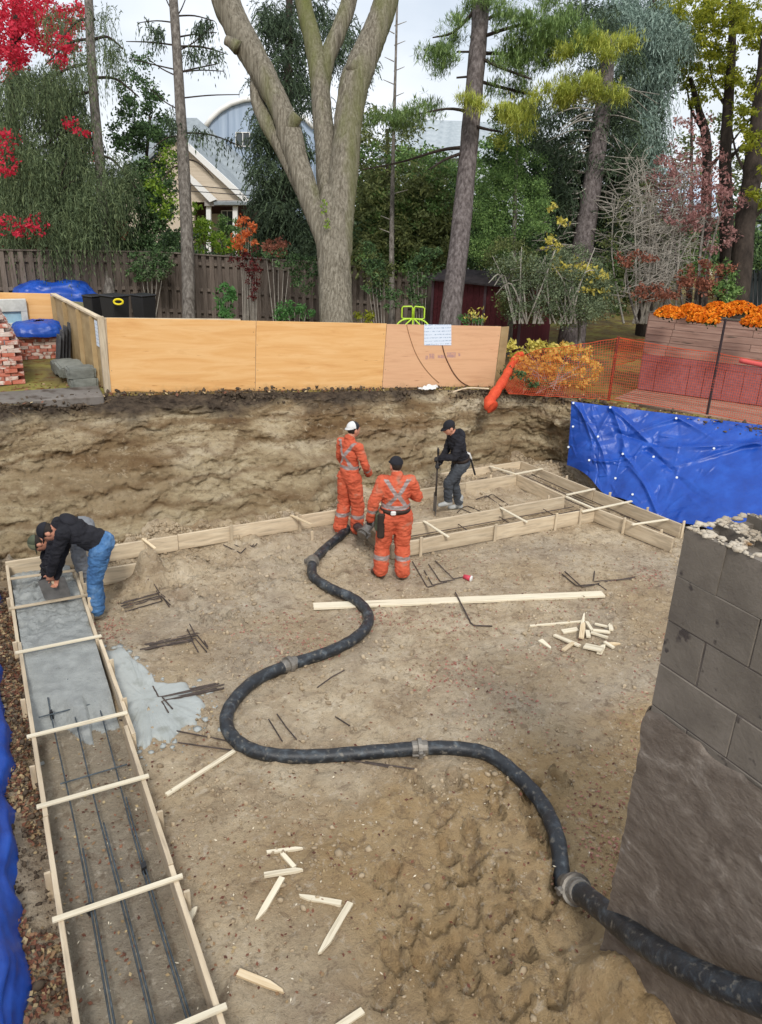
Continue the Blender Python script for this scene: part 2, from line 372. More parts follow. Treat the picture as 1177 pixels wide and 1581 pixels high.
def soil_mat(name, strata=False):
    m = bpy.data.materials.new(name); m.use_nodes = True; t = m.node_tree; N = t.nodes; lk = t.links.new
    bs = N['Principled BSDF']; tcn = N.new('ShaderNodeTexCoord'); vec = tcn.outputs['Object']
    def nz_(sc, det=8, ro=.6, dist=0.0, st=None):
        v = vec
        if st:
            mpn = N.new('ShaderNodeMapping'); mpn.inputs['Scale'].default_value = st; lk(vec, mpn.inputs['Vector']); v = mpn.outputs[0]
        n = N.new('ShaderNodeTexNoise'); n.inputs['Scale'].default_value = sc; n.inputs['Detail'].default_value = det; n.inputs['Roughness'].default_value = ro; n.inputs['Distortion'].default_value = dist
        lk(v, n.inputs['Vector']); return n.outputs['Fac']
    def ramp(f, *st):
        r = N.new('ShaderNodeValToRGB'); e = r.color_ramp.elements
        e[0].position, e[0].color = st[0][0], (*st[0][1], 1); e[1].position, e[1].color = st[-1][0], (*st[-1][1], 1)
        for p, c in st[1:-1]: q = e.new(p); q.color = (*c, 1)
        lk(f, r.inputs['Fac']); return r.outputs['Color']
    def mixc(f, a, b, bl='MIX'):
        x = N.new('ShaderNodeMix'); x.data_type = 'RGBA'; x.blend_type = bl
        if isinstance(f, float): x.inputs['Factor'].default_value = f
        else: lk(f, x.inputs['Factor'])
        for s_, q in (('A', a), ('B', b)):
            if isinstance(q, tuple): x.inputs[s_].default_value = (*q, 1)
            else: lk(q, x.inputs[s_])
        return x.outputs['Result']
    def rng_(f, a, b):
        mr = N.new('ShaderNodeMapRange'); mr.inputs['From Min'].default_value = a; mr.inputs['From Max'].default_value = b; lk(f, mr.inputs['Value']); return mr.outputs[0]
    if not strata:
        c = ramp(nz_(2.2, 10, .68), (.30, rgb('98846a')), (.43, rgb('b6a286')), (.56, rgb('c9b79a')), (.74, rgb('dacbb2')))
        c = mixc(rng_(nz_(.42, 3), .42, .60), c, mixc(.4, c, rgb('a39a8e')))
        c = mixc(rng_(nz_(.55, 4, .5), .52, .64), c, mixc(.42, c, rgb('a58a62')))
        so = N.new('ShaderNodeSeparateXYZ'); lk(vec, so.inputs[0])
        def wob(axis, amp, nsc):
            w_ = N.new('ShaderNodeMath'); w_.operation = 'MULTIPLY_ADD'; lk(nz_(nsc, 6, .6), w_.inputs[0]); w_.inputs[1].default_value = amp; lk(so.outputs[axis], w_.inputs[2]); return w_.outputs[0]
        def mul(a, b_):
            w_ = N.new('ShaderNodeMath'); w_.operation = 'MULTIPLY'; lk(a, w_.inputs[0]); lk(b_, w_.inputs[1]); return w_.outputs[0]
        cx_, cy_ = float(GX.mean()), float(GY.mean())
        damp = mul(rng_(wob('Y', 1.6, .9), 4.95 - cy_ + .8, 4.35 - cy_ + .8), rng_(wob('X', 1.4, 1.1), 1.0 - cx_ + .7, 1.9 - cx_ + .7))      # damp yellow sand in the foreground
        c = mixc(damp, c, mixc(.6, c, rgb('aa8a58')))
        c = mixc(mul(rng_(wob('Y', .1, 3), 11 - cy_, 10.9 - cy_), mul(rng_(so.outputs['X'], -.04 - cx_, -.02 - cx_), rng_(so.outputs['X'], .73 - cx_, .71 - cx_))), c, mixc(.6, c, rgb('8a8478')))   # wet mud bed of the left footing
        c = mixc(rng_(nz_(30, 6, .75), .56, .68), c, mixc(.5, c, rgb('5a4b3e')))
        c = mixc(rng_(nz_(12, 8, .75, .5), .55, .64), c, mixc(.45, c, rgb('ddd1be')))
        c = mixc(rng_(nz_(6.5, 9, .75, .8), .53, .62), c, mixc(.55, c, rgb('6f5d4b')))
        c = mixc(rng_(nz_(3.1, 9, .7, .5), .58, .66), c, mixc(.12, c, rgb('8f5f4a')))
    else:
        sp = N.new('ShaderNodeSeparateXYZ'); lk(vec, sp.inputs[0])
        wob = nz_(.8, 6, .6)
        ad = N.new('ShaderNodeMath'); ad.operation = 'MULTIPLY_ADD'; lk(wob, ad.inputs[0]); ad.inputs[1].default_value = .9; lk(sp.outputs['Z'], ad.inputs[2])
        c = ramp(nz_(1.5, 10, .68, .5, (.45, .45, 3.2)), (.34, rgb('665440')), (.43, rgb('917e60')), (.53, rgb('b3a283')), (.68, rgb('cabda3')))
        c = mixc(rng_(nz_(.7, 4, .5, .4), .50, .62), c, mixc(.6, c, rgb('775c3d')))
        c = mixc(rng_(nz_(9, 9, .75, .6, (1, 1, 1.8)), .52, .60), c, mixc(.6, c, rgb('5d4c39')))
        c = mixc(rng_(nz_(26, 6, .75), .55, .66), c, mixc(.5, c, rgb('4a3d30')))
        c = mixc(rng_(nz_(4.5, 9, .72, .9, (1, 1, 2)), .56, .63), c, mixc(.4, c, rgb('d6c8ab')))
        band = N.new('ShaderNodeMath'); band.operation = 'MULTIPLY_ADD'; lk(nz_(.9, 7, .62, .3, (1, 1, .5)), band.inputs[0]); band.inputs[1].default_value = .55; lk(sp.outputs['Z'], band.inputs[2])
        c = mixc(rng_(band.outputs[0], 1.26, 1.36), mixc(.28, c, rgb('b5a585')), c)            # pale undisturbed sand low down
        bz = N.new('ShaderNodeMath'); bz.operation = 'PINGPONG'; lk(band.outputs[0], bz.inputs[0]); bz.inputs[1].default_value = .16
        c = mixc(rng_(bz.outputs[0], .10, .15), c, mixc(.5, c, rgb('6a4f33')))               # thin brown seams
        top = rng_(ad.outputs[0], 1.93, 2.12)  # dark topsoil band, widened to paint in the shade under the plywood
        c = mixc(top, c, ramp(nz_(7, 8, .7), (.35, rgb('38302a')), (.7, rgb('6a5d4e'))))
        # the undisturbed lower layer and the corner's shadow painted into the earth colour
        xs = N.new('ShaderNodeMath'); xs.operation = 'MULTIPLY_ADD'; lk(nz_(1.1, 5), xs.inputs[0]); xs.inputs[1].default_value = 1.6; lk(sp.outputs['X'], xs.inputs[2])
        c = mixc(rng_(xs.outputs[0], 4.4, 5.7), c, mixc(.62, c, rgb('4d4336')))
    lk(c, bs.inputs['Base Color']); bs.inputs['Roughness'].default_value = .95; bs.inputs['Specular IOR Level'].default_value = .15
    h1 = nz_(14, 12, .72); h2 = nz_(70, 6, .7)
    ah = N.new('ShaderNodeMath'); ah.operation = 'MULTIPLY_ADD'; lk(h2, ah.inputs[0]); ah.inputs[1].default_value = .35; lk(h1, ah.inputs[2])
    bn = N.new('ShaderNodeBump'); bn.inputs['Strength'].default_value = 1.0; bn.inputs['Distance'].default_value = .06; lk(ah.outputs[0], bn.inputs['Height']); lk(bn.outputs[0], bs.inputs['Normal'])
    return m
SOIL = soil_mat('sandy_soil'); BANKM = soil_mat('cut_earth', True)
tag(grid_mesh('pit_floor', np.stack([GX, GY, GH], -1), SOIL), kind='structure')

# ------------------------------------------------------------------ the cut banks and the yard around them
EDGE = [((.5, -1.4), (.5, -1.9, 1.7)), ((-.45, -1.2), (-1.25, -1.7, 1.7)), ((-.47, 3), (-1.25, 3, 1.7)), ((-.45, 7), (-1.25, 7, 1.7)), ((-.45, 9.6), (-1.35, 11.2, 1.72)),
        ((-.25, 10.75), (-.9, 12.7, 1.75)), ((1.4, 10.85), (1.8, 12.95, 1.75)), ((4.9, 10.9), (4.4, 12.72, 1.66)), ((6.2, 11.05), (6.6, 12.5, 1.58)), ((7.8, 11.5), (8.3, 12.32, 1.5)),
        ((9.45, 11.8), (9.6, 12.1, 1.45)), ((9.85, 11.4), (10.05, 11.3, 1.45)), ((9.9, 10), (10.4, 9.95, 1.45)), ((9.95, 8), (11.6, 8.2, 1.48)), ((10.2, 5), (13.2, 5.5, 1.5)), ((10.2, 0), (13.2, -1, 1.6)), ((6, -1.4), (6, -2, 1.65))]
def loop_pts(step=.026):
    B = []; T = []
    n = len(EDGE)
    for i in range(n):
        (b0, t0), (b1, t1) = EDGE[i], EDGE[(i + 1) % n]
        ln = math.dist(t0[:2], t1[:2]); vis = 4 <= i <= 13
        k = max(2, int(ln / (step if vis else .35)))
        for j in range(k):
            a = j / k
            B.append([b0[0] + (b1[0] - b0[0]) * a, b0[1] + (b1[1] - b0[1]) * a, -.12]); T.append([t0[q] + (t1[q] - t0[q]) * a for q in range(3)])
    return np.array(B), np.array(T)
BL, TL = loop_pts()
NV = 96
vv = np.linspace(0, 1, NV)[:, None, None]
prof = vv ** 1.0
P = BL[None] * (1 - prof) + TL[None] * prof
# round the profile: steeper low down, laid back near the lip
P[..., 2] = -.12 + (TL[None, :, 2] + .12) * (1 - (1 - vv[..., 0]) ** 1.35)
tang = np.roll(BL, -2, 0) - np.roll(BL, 2, 0); nrm = np.stack([-tang[:, 1], tang[:, 0], 0 * tang[:, 0]], 1); nrm /= np.linalg.norm(nrm, axis=1)[:, None]
cen = np.array([4.6, 5.5, 0]); sgn = np.sign(((cen - BL) * nrm).sum(1)); nrm *= sgn[:, None]
X_, Y_, Z_ = P[..., 0], P[..., 1], P[..., 2]
fade = sm(vv[..., 0], 0, .08) * (1 - .85 * sm(vv[..., 0], .9, 1.0))
dsp = .20 * fbm(X_ * .9, Y_ * .9, Z_ * 1.1, 4, 41, .55) + .06 * fbm(X_ * 3.4, Y_ * 3.4, Z_ * 5.5, 5, 51, .62) + .050 * np.abs(fbm(X_ * 9, Y_ * 9, Z_ * 12, 4, 61, .66)) + .022 * np.abs(np.sin((X_ * 1.0 + Z_ * .75) * 21 + 3 * vn(X_ * 1.5, Z_ * 1.5, None, 77))) * sm(vn(X_ * .9, Z_ * 1.2, None, 78), .0, .3) + .05 * np.sign(vn(X_ * 1.3, Z_ * 5, None, 71)) * sm(np.abs(vn(X_ * 1.3, Z_ * 5, None, 71)), .15, .4)
ctr = (X_ > -1) & (X_ < 5.3) & (Y_ > 10.2)
shelf = .92 + .16 * vn(X_ * .8, X_ * 0, None, 83) + .07 * vn(X_ * 3.1, X_ * 0, None, 84)
dsp = dsp + ctr * (.26 * (1 - sm(Z_, shelf - .05, shelf + .05)) - .10 + .10 * np.exp(-((Z_ - shelf - .45) / .12) ** 2) * sm(vn(X_ * .7, X_ * 0, None, 86), -.3, .3))      # ledge left by the bucket
dsp = np.where((X_ > 9.35) & (Y_ < 11.0), dsp * .2 - .18, dsp)
P = P + nrm[None] * (dsp * fade)[..., None] * np.array([1, 1, 1])
P[..., 2] += .05 * fbm(X_ * 2.3, Y_ * 2.3, o=3, s=81) * fade
bank = tag(grid_mesh('earth_bank', P, BANKM, cyc=True), kind='structure')
lip = P[-1].copy()
YARD = mat('yard_ground', [(.25, rgb('4c4033')), (.42, rgb('6d5f45')), (.55, rgb('837745')), (.68, rgb('8f8a4c')), (.8, rgb('8a7350'))], 1.1, rough=.95, bump=.8, bscale=22, bdist=.04, rand=False, spots=rgb('6d4a2c'), sscale=6, sth=(.55, .66), spec=.1)
rows = []
for sc in (1.0, 1.015, 1.04, 1.08, 1.14, 1.24, 1.4, 1.65, 2.0, 2.6, 3.6, 5.5, 9, 18, 40, 120):
    q = cen + (lip - cen) * sc; q[:, 2] = lip[:, 2]
    zf = np.array([zyard(a) for a in q[:, 0]]); w = sm(np.array([sc]), 1.0, 1.2)
    q[:, 2] = lip[:, 2] * (1 - w) + zf * w + .035 * fbm(q[:, 0] * 1.3, q[:, 1] * 1.3, o=3, s=91) * min(1, (sc - 1) * 30)
    rows.append(q)
tag(grid_mesh('yard', np.array(rows), YARD, cyc=True), kind='structure')

# ------------------------------------------------------------------ loose clods, leaves and chips
ico = None
def _ico(sub=1):
    bm = bmesh.new(); bmesh.ops.create_icosphere(bm, subdivisions=sub, radius=1); bm.verts.index_update()
    V = np.array([v.co[:] for v in bm.verts]); F = np.array([[v.index for v in f.verts] for f in bm.faces]); bm.free(); return V, F
IV, IF = _ico(1)
def clods(name, pts, sizes, m):
    n = len(pts); V = np.repeat(IV[None], n, 0) * (1 + .35 * RNG.standard_normal((n, len(IV), 1)).clip(-1.4, 1.4))
    V *= (sizes[:, None] * RNG.uniform(.6, 1.3, (n, 3)))[:, None, :]
    V = V + pts[:, None, :]
    F = IF[None] + (np.arange(n) * len(IV))[:, None, None]
    return tag(raw_mesh(name, V.reshape(-1, 3), F.reshape(-1, 3), m, smooth=True), kind='stuff')
def leaf_quads(pts, size, flat=.35, asp=.6, seed=0, nrm_=None):
    """small bent rhombic leaves around points"""
    n = len(pts); g = np.random.default_rng(seed)
    size = size * g.uniform(.6, 1.35, n) if np.ndim(size) == 0 else size
    th = g.uniform(0, 2 * PI, n)
    if flat < 1:
        d = np.stack([np.cos(th), np.sin(th), g.normal(0, flat, n)], 1)
        nn = np.stack([g.normal(0, flat, n), g.normal(0, flat, n), np.ones(n)], 1)
    else:
        d = g.standard_normal((n, 3)); nn = g.standard_normal((n, 3))
    if nrm_ is not None: nn = nn * .5 + nrm_
    d /= np.linalg.norm(d, axis=1)[:, None]
    s = np.cross(nn, d); s /= np.linalg.norm(s, axis=1)[:, None] + 1e-9
    L_ = size[:, None]
    A = pts - d * L_ * .5; B = pts + d * L_ * .5; Cc = pts + s * L_ * asp * .5 + d * L_ * .06; D = pts - s * L_ * asp * .5 + d * L_ * .06
    V = np.stack([A, Cc, B, D], 1).reshape(-1, 3); F = np.arange(4 * n).reshape(-1, 4)
    return V, F, g.uniform(0, 1, n)
CLOD = mat('soil_clod', [(.3, rgb('857560')), (.55, rgb('ab9a80')), (.75, rgb('c4b59d'))], 3, rough=.95, bump=.5, bscale=40, rand=False, spec=.1)
CLODD = mat('dark_clod', [(.3, rgb('3d342c')), (.6, rgb('5f5346')), (.8, rgb('857760'))], 4, rough=.95, bump=.5, bscale=40, rand=False, spec=.1)
n = 16000
px = RNG.uniform(0.8, 9.5, n); py = RNG.uniform(2.4, 11, n)
keep = (fbm(px * 1.2, py * 1.2, o=3, s=5) > -.05) | (RNG.uniform(0, 1, n) < .25)
px, py = px[keep], py[keep]
pz = np.array([fz(a, b) for a, b in zip(px, py)])
sz = .005 + .022 * RNG.uniform(0, 1, len(px)) ** 6 + .005 * RNG.uniform(0, 1, len(px))
clods('soil_crumbs', np.stack([px, py, pz + sz * .2], 1), sz, CLOD)
# rubble fallen to the foot of the bank
vis = [i for i in range(len(BL)) if BL[i, 1] > 10.4]
idx = RNG.choice(vis, 5200); off = np.abs(RNG.normal(0, .22, 5200))
q = BL[idx] + nrm[idx] * off[:, None]; q[:, 2] = [fz(a, b) for a, b in q[:, :2]]
sz = .008 + .035 * RNG.uniform(0, 1, 5200) ** 5
clods('bank_rubble', q + np.array([0, 0, .005]), sz, CLOD)
# torn dark topsoil along the lip
vis = [i for i in range(len(TL)) if TL[i, 1] > 8]
idx = RNG.choice(vis, 5200); cc = RNG.normal(0, .10, 5200)
q = lip[idx] + nrm[idx] * cc[:, None]; q[:, 2] += np.where(cc > 0, -cc * .8, 0) + RNG.normal(0, .025, 5200)
sz = .007 + .035 * RNG.uniform(0, 1, 5200) ** 5
clods('topsoil_clumps', q, sz, CLODD)
LEAFM = mat('fallen_leaf', [(.1, rgb('4a3128')), (.3, rgb('6f4636')), (.5, rgb('855f48')), (.7, rgb('8f7a5a')), (.9, rgb('b5a27c'))], 3, rough=.8, bump=0, attr='shade', rand=False)
LEAFR = mat('red_leaf', [(.1, rgb('7a4f42')), (.5, rgb('976557')), (.9, rgb('ad806f'))], 3, rough=.8, bump=0, attr='shade', rand=False)
def litter(name, blobs, n, size, m, seed, dz=.008):
    g = np.random.default_rng(seed); pts = []
    for k in range(n):
        bx, by, rx, ry = blobs[g.integers(len(blobs))]
        p = onz(bx + g.normal(0, rx), by + g.normal(0, ry)); z = fz(p.x, p.y); pts.append((p.x, p.y, z + dz))
    V, F, a = leaf_quads(np.array(pts), size, .25, .65, seed)
    return tag(raw_mesh(name, V, F, m, attr=a), kind='stuff')
tag(litter('fallen_red_leaves', [(705, 965, 40, 14), (590, 955, 30, 10), (420, 965, 45, 15), (1000, 890, 20, 12), (690, 1040, 28, 14), (860, 1000, 40, 20), (470, 1000, 40, 16), (170, 972, 18, 14), (900, 930, 80, 20), (1000, 1080, 30, 60), (920, 1280, 30, 50), (650, 870, 50, 12), (760, 1085, 60, 30)], 1700, .032, LEAFR, 3), 'reddish fallen leaves lying in patches on the pit floor', 'leaves')
tag(litter('fallen_brown_leaves', [(700, 1200, 260, 200), (500, 1400, 200, 120), (300, 1300, 90, 120), (900, 1250, 60, 80), (150, 1300, 60, 150), (720, 900, 200, 60)], 1500, .032, LEAFM, 4), 'tan and brown fallen leaves spread thinly over the sand', 'leaves')
# dense litter in the strip between the left form and the blue tarp
g = np.random.default_rng(8); n = 3600
lx = g.uniform(-.32, -.07, n); ly = g.uniform(3.0, 9.9, n); keep = vn(lx * 6, ly * 2.2, None, 4) > -.35; lx, ly = lx[keep], ly[keep]
lz = np.array([fz(a, b) for a, b in zip(lx, ly)]) + g.uniform(.004, .03, len(lx))
V, F, a = leaf_quads(np.stack([lx, ly, lz], 1), .045, .45, .65, 8)
tag(tag(raw_mesh('leaf_litter', V, F, LEAFM, attr=a), kind='stuff'), 'rust brown leaf litter between the left form and blue tarp', 'leaves')
clods('damp_crumbs', np.stack([g.uniform(-.33, -.06, 900), g.uniform(3, 9.9, 900), np.full(900, .09)], 1) + np.array([0, 0, 0]), .006 + .02 * g.uniform(0, 1, 900) ** 4, CLODD)
# leaves and twigs along the yard edge and yard
idx = RNG.choice(vis, 1800); cc = RNG.uniform(-1.2, .12, 1800)
q = lip[idx] + nrm[idx] * cc[:, None]; q[:, 2] = np.where(cc < -.1, [zyard(a) for a in q[:, 0]], q[:, 2]) + .03
V, F, a = leaf_quads(q, .06, .45, .65, 14)
tag(tag(raw_mesh('yard_leaves', V, F, LEAFM, attr=a), kind='stuff'), 'fallen leaves strewn along the top edge of the pit', 'leaves')
# roots hanging out of the topsoil
b = MB()
for i in range(150):
    k = int(RNG.choice(vis)); p = Vector(lip[k].tolist()) + Vector((nrm[k] * .03).tolist()); d = Vector((nrm[k] * RNG.uniform(.03, .1)).tolist()); s = Vector((-nrm[k][1], nrm[k][0], 0)) * RNG.normal(0, .1)
    p.z -= RNG.uniform(.02, .35); p += Vector((nrm[k] * .05).tolist())
    b.tube([p, p + d + s * .5 + Vector((0, 0, -.03)), p + d * 1.6 + s + Vector((0, 0, -RNG.uniform(.06, .22)))], [.006, .004, .002], 4)
tag(b.build('root_fringe', mat('root', [(.3, rgb('4a3a2b')), (.7, rgb('8a7558'))], 5, bump=0)), kind='stuff')

# ------------------------------------------------------------------ footing forms
FT = .24                                          # top of the form boards
def bd(parent, x0, y0, x1, y1, top=FT, h=.235, t=.038, m=WOODD):
    return board('form_board', (x0, y0, top - h / 2), (x1, y1, top - h / 2), t, h, m, parent)
def stake(parent, x, y, top=.27, m=WOODD, w=.045, t=.022, lean=.0):
    return board('stake', (x, y, -.12), (x + lean, y + lean * .4, top), w, t, m, parent)
def spreader(parent, a, b, z=None, m=WOOD, w=.042, t=.021):
    z = FT + t / 2 + .001 if z is None else z
    a, b = Vector((a[0], a[1], z)), Vector((b[0], b[1], z + .002)); e = (b - a).normalized() * .012
    return board('spreader', a - e, b + e, w, t, m, parent)

LF = empty('footing_form', (.34, 6.4, 0), 'long pale lumber footing form with spreaders, partly filled with wet concrete, at left', 'formwork', 'lumber footing forms')
for y0, y1, dx in ((2.55, 5.35, 0), (5.36, 8.2, .004), (8.21, 10.3, -.012)): bd(LF, -.05 + dx, y0, -.05 + dx * .5, y1, .225)
for y0, y1, dx in ((2.3, 4.45, .0), (4.46, 6.25, .003), (6.1, 7.9, .045), (7.91, 9.75, .0)): bd(LF, .725 + dx, y0, .725 + dx * .6, y1, .225)
for y in (3.22, 4.3, 5.46, 6.42, 7.95, 9.0): spreader(LF, (-.09, y + .012), (.765, y), .225 + .0125, WOODW if y < 8 else WOODD)
spreader(LF, (-.03, 9.83), (.72, 9.76), .24, WOODD)
for y in (3.5, 4.75, 6.0, 7.05, 8.2, 9.3): stake(LF, -.092, y, .24)
for y in (3.0, 4.15, 5.0, 6.65, 7.4, 8.75, 9.15, 9.5): stake(LF, .79 if 6.1 < y < 7.9 else .768, y, .25 if y < 8.6 else .33, WOODD)
stake(LF, .03, 9.55, .26, CONC, .03, .02); stake(LF, .22, 9.68, .22, CONC, .03, .02); stake(LF, .42, 9.5, .25, CONC, .03, .02)

BF = empty('footing_form', (2.4, 10.35, 0), 'single long footing form board running along the foot of the back bank', 'formwork', 'lumber footing forms')
bd(BF, -.07, 10.38, 2.2, 10.37); bd(BF, 2.21, 10.39, 4.72, 10.40); bd(BF, 4.74, 10.42, 4.80, 9.95)
bd(BF, .80, 9.72, 1.55, 9.70, .22); bd(BF, .80, 9.745, 1.5, 9.735, .10, .09, m=WOOD)
for x in (.4, 1.75, 3.0, 4.1): stake(BF, x, 10.345 if x != 1.75 else 10.35, .28)
spreader(BF, (1.72, 10.38), (1.80, 10.0), .26); spreader(BF, (3.98, 10.4), (4.12, 9.95), .26)
stake(BF, 1.82, 9.98, .16); stake(BF, 4.13, 9.93, .16)

GF = empty('footing_form', (7.3, 9.6, 0), 'rectangular lumber footing form around the workers in the far right corner', 'formwork', 'lumber footing forms')
bd(GF, 4.93, 8.86, 6.75, 8.85); bd(GF, 6.76, 8.83, 8.72, 8.81)                           # near board
bd(GF, 5.55, 9.42, 7.3, 9.42); bd(GF, 7.31, 9.44, 8.62, 9.45)                             # its partner
bd(GF, 5.5, 10.72, 7.4, 10.70); bd(GF, 7.41, 10.71, 8.55, 10.73)                           # far trench, inner
bd(GF, 5.0, 11.33, 7.0, 11.31); bd(GF, 7.01, 11.3, 9.10, 11.34)                            # far trench, outer
bd(GF, 8.575, 10.74, 8.64, 9.47); bd(GF, 8.745, 8.83, 8.99, 7.36)                          # right trench, inner
bd(GF, 9.13, 11.35, 9.33, 9.5); bd(GF, 9.335, 9.49, 9.55, 7.72)                            # right trench, outer
bd(GF, 4.91, 8.88, 4.93, 10.1); bd(GF, 5.53, 9.45, 5.5, 10.70)
for a, b in (((757, 720), (796, 732)), ((655, 805), (692, 829)), ((773, 784), (813, 806)), ((795, 732), (837, 724)), ((876, 764), (918, 755)), ((875, 767), (918, 786)), ((900, 790), (975, 774)), ((977, 810), (1031, 802))):
    p, q = onz(*a, FT + .012), onz(*b, FT + .012); spreader(GF, p, q, None, WOODW)
for x, y in ((5.4, 8.815), (6.72, 8.795), (7.9, 8.78), (8.4, 8.775), (8.80, 8.2), (8.98, 7.6), (9.30, 10.2), (9.42, 9.2), (9.50, 8.4), (9.6, 7.72), (6.9, 11.36), (7.9, 11.38), (7.0, 10.755), (8.0, 10.765), (8.3, 9.485), (4.875, 9.6)): stake(GF, x, y, .29)
tag(board('stake', (4.93, 10.02, -.1), (4.96, 10.0, .62), .045, .025, WOODW, GF), 'tall pale stake')

# ------------------------------------------------------------------ poured concrete, spill
nx, ny = 40, 200
u = np.linspace(-.029, .704, nx); w = np.linspace(6.35, 10.33, ny); U, Wd = np.meshgrid(u, w)
edge = 6.62 + .16 * np.sin(U * 5 + .6) + .10 * fbm(U * 4, Wd * 0, o=3, s=2) - .22 * (U < .45) * sm(U, .05, .3)
dist = Wd - edge
z = .13 * sm(dist, 0, .5) + .05 * sm(Wd, 7.2, 8.0) + .010 * fbm(U * 5, Wd * 5, o=3, s=4) * sm(dist, 0, .6) + .028 * sm(Wd, 8.0, 8.5) * fbm(U * 9, Wd * 9, o=4, s=6, g=.6) + .02 * sm(Wd, 9, 9.3) * fbm(U * 12, Wd * 12, o=3, s=7)
z = np.where(dist < 0, -.05, z) + .006
z = np.maximum(z, -.06)
z -= .11 * sm(Wd, 9.55, 9.85)
tag(grid_mesh('wet_concrete', np.stack([U, Wd, z], -1), CONC), 'fresh grey concrete poured into the far end of the left form', 'concrete')
outl = [(150, 1005), (190, 1000), (205, 1016), (222, 1030), (236, 1042), (240, 1056), (262, 1060), (292, 1055), (297, 1070), (312, 1085), (320, 1092), (315, 1105), (305, 1118), (290, 1122), (272, 1135), (262, 1148), (240, 1143), (232, 1155), (222, 1162), (207, 1155), (196, 1135), (185, 1105), (172, 1075), (160, 1040)]
cpt = onz(225, 1082)
ring = []
nn_ = 240
poly = [onz(*p) for p in outl]
per = []
for i in range(len(poly)):
    a, b_ = poly[i], poly[(i + 1) % len(poly)]
    for k in range(nn_ // len(poly)): per.append(a.lerp(b_, k / (nn_ // len(poly))))
rr = []
for s_ in (0, .2, .4, .6, .75, .86, .93, .97, 1.0, 1.012):
    row = []
    for i, p in enumerate(per):
        q = cpt.lerp(p, s_ * (1 + (.07 * mnoise.noise(Vector((p.x * 5, p.y * 5, 0))) + .05 * mnoise.noise(Vector((p.x * 13, p.y * 13, 3)))) * sm(s_, .5, 1.0)))
        e = .030 * (1 - sm(s_, .93, 1.012)) if s_ < 1.01 else -.03
        x_ = max(q.x, .775)
        row.append((x_, q.y, fz(q.x, q.y) * .75 + e + .006 * mnoise.noise(Vector((q.x * 7, q.y * 7, 2)))))
    rr.append(row)
tag(grid_mesh('concrete_spill', np.array(rr), SPILL, cyc=True), 'pale puddle of spilled concrete beside the left form', 'concrete')

# ------------------------------------------------------------------ reinforcing bars
def bar(name, pts, parent=None, r=.0075, m=STEEL):
    b = MB(); b.tube(pts, r, 6); return b.build(name, m, parent)
STEELB = mat('blue_grey_rebar', [(.25, rgb('343a3e')), (.55, rgb('4f585e')), (.8, rgb('747d82'))], 14, rough=.5, bump=.6, bscale=90, bdist=.003, metal=.4)
RC1 = empty('rebar_grid', (.35, 5, .05), 'tied steel reinforcing bars lying in the left footing form', 'rebar')
for x0 in (.14, .345, .56):
    for k in (0, 1):
        y1 = (7.0, 7.25, 7.35)[int(x0 * 4.9)] if k == 0 else 4.9 + x0
        pts = [(x0 + k * .022 + .012 * math.sin(y * 1.3 + x0 * 9), y, .075 + k * .008) for y in np.linspace(2.3, y1, 12)]
        if k == 0: pts.append((pts[-1][0], y1 + .12, .15))
        bar('rod', pts, RC1, .0068, STEELB)
for y, a, b_ in ((6.9, .02, .66), (5.85, .10, .66), (4.42, .08, .64)): bar('rod', [(a, y, .094), (b_, y + .01, .096)], RC1, .0068, STEELB)
for x, y in ((.14, 6.9), (.345, 6.9), (.56, 6.9), (.14, 4.42), (.56, 4.62)):
    b = MB(); b.box((x, y + .03, .07), (.03, .05, .09), jit=.008); b.build('tie_chair', BLACKM, RC1)
RC2 = empty('rebar_grid', (8, 9.2, .08), 'steel reinforcing bars lying inside the rectangular far form', 'rebar')
for y in (8.98, 9.12, 9.28): bar('rod', [(5.1, y, .10), (6.9, y + .01, .09), (8.7, y, .10)], RC2)
for x in (8.85, 9.02, 9.2): bar('rod', [(x - .12, 11.1, .10), (x, 9.5, .09), (x + .12, 7.6, .10)], RC2)
for y in (10.9, 11.1): bar('rod', [(5.2, y, .10), (8.9, y + .02, .10)], RC2)
for x in (6.4, 7.2, 8.1): bar('rod', [(x, 8.9, .11), (x + .02, 9.38, .11)], RC2)

def dowel(px0, px1, hook, label, group, dz=0.0, name='bent_rebar'):
    """an L-shaped bar lying on the floor: px0 -> px1, then the short leg to hook"""
    a, b_, c = fpt(*px0, .012 + dz), fpt(*px1, .012 + dz), fpt(*hook, .012 + dz)
    return tag(bar(name, [a, b_.lerp(a, .04), b_.lerp(c, .04), c], None, .0078), label, 'rebar', group)
for lab, (a0, b0, h0), da, n_ in (('bent rebar dowel in the stack lying nearest the worker in blue jeans', ((186, 938), (248, 922), (262, 936)), (1.5, 4.6), 5),
                                  ('bent rebar dowel in the middle stack above the concrete spill', ((222, 1000), (302, 984), (316, 1004)), (-2, 3.2), 6),
                                  ('bent rebar dowel in the stack resting on the concrete spill', ((338, 1060), (248, 1080), (262, 1098)), (1, 3.0), 6)):
    for k in range(n_):
        r_ = random.Random(k * 7 + n_)
        ox, oy = da[0] * (k - 2) * .9 + r_.uniform(-3, 3), da[1] * (k - 2) * .9 + r_.uniform(-3, 3)
        up = k % 3 == 1
        hk = (h0[0] + ox + r_.uniform(-5, 5), h0[1] + oy) if not up else (b0[0] + ox - 9, b0[1] + oy - 16)
        dowel((a0[0] + ox + r_.uniform(-8, 8), a0[1] + oy), (b0[0] + ox, b0[1] + oy + r_.uniform(-2, 2)), hk, lab, lab.replace('bent rebar dowel', 'dowels'), .012 * (k % 3))
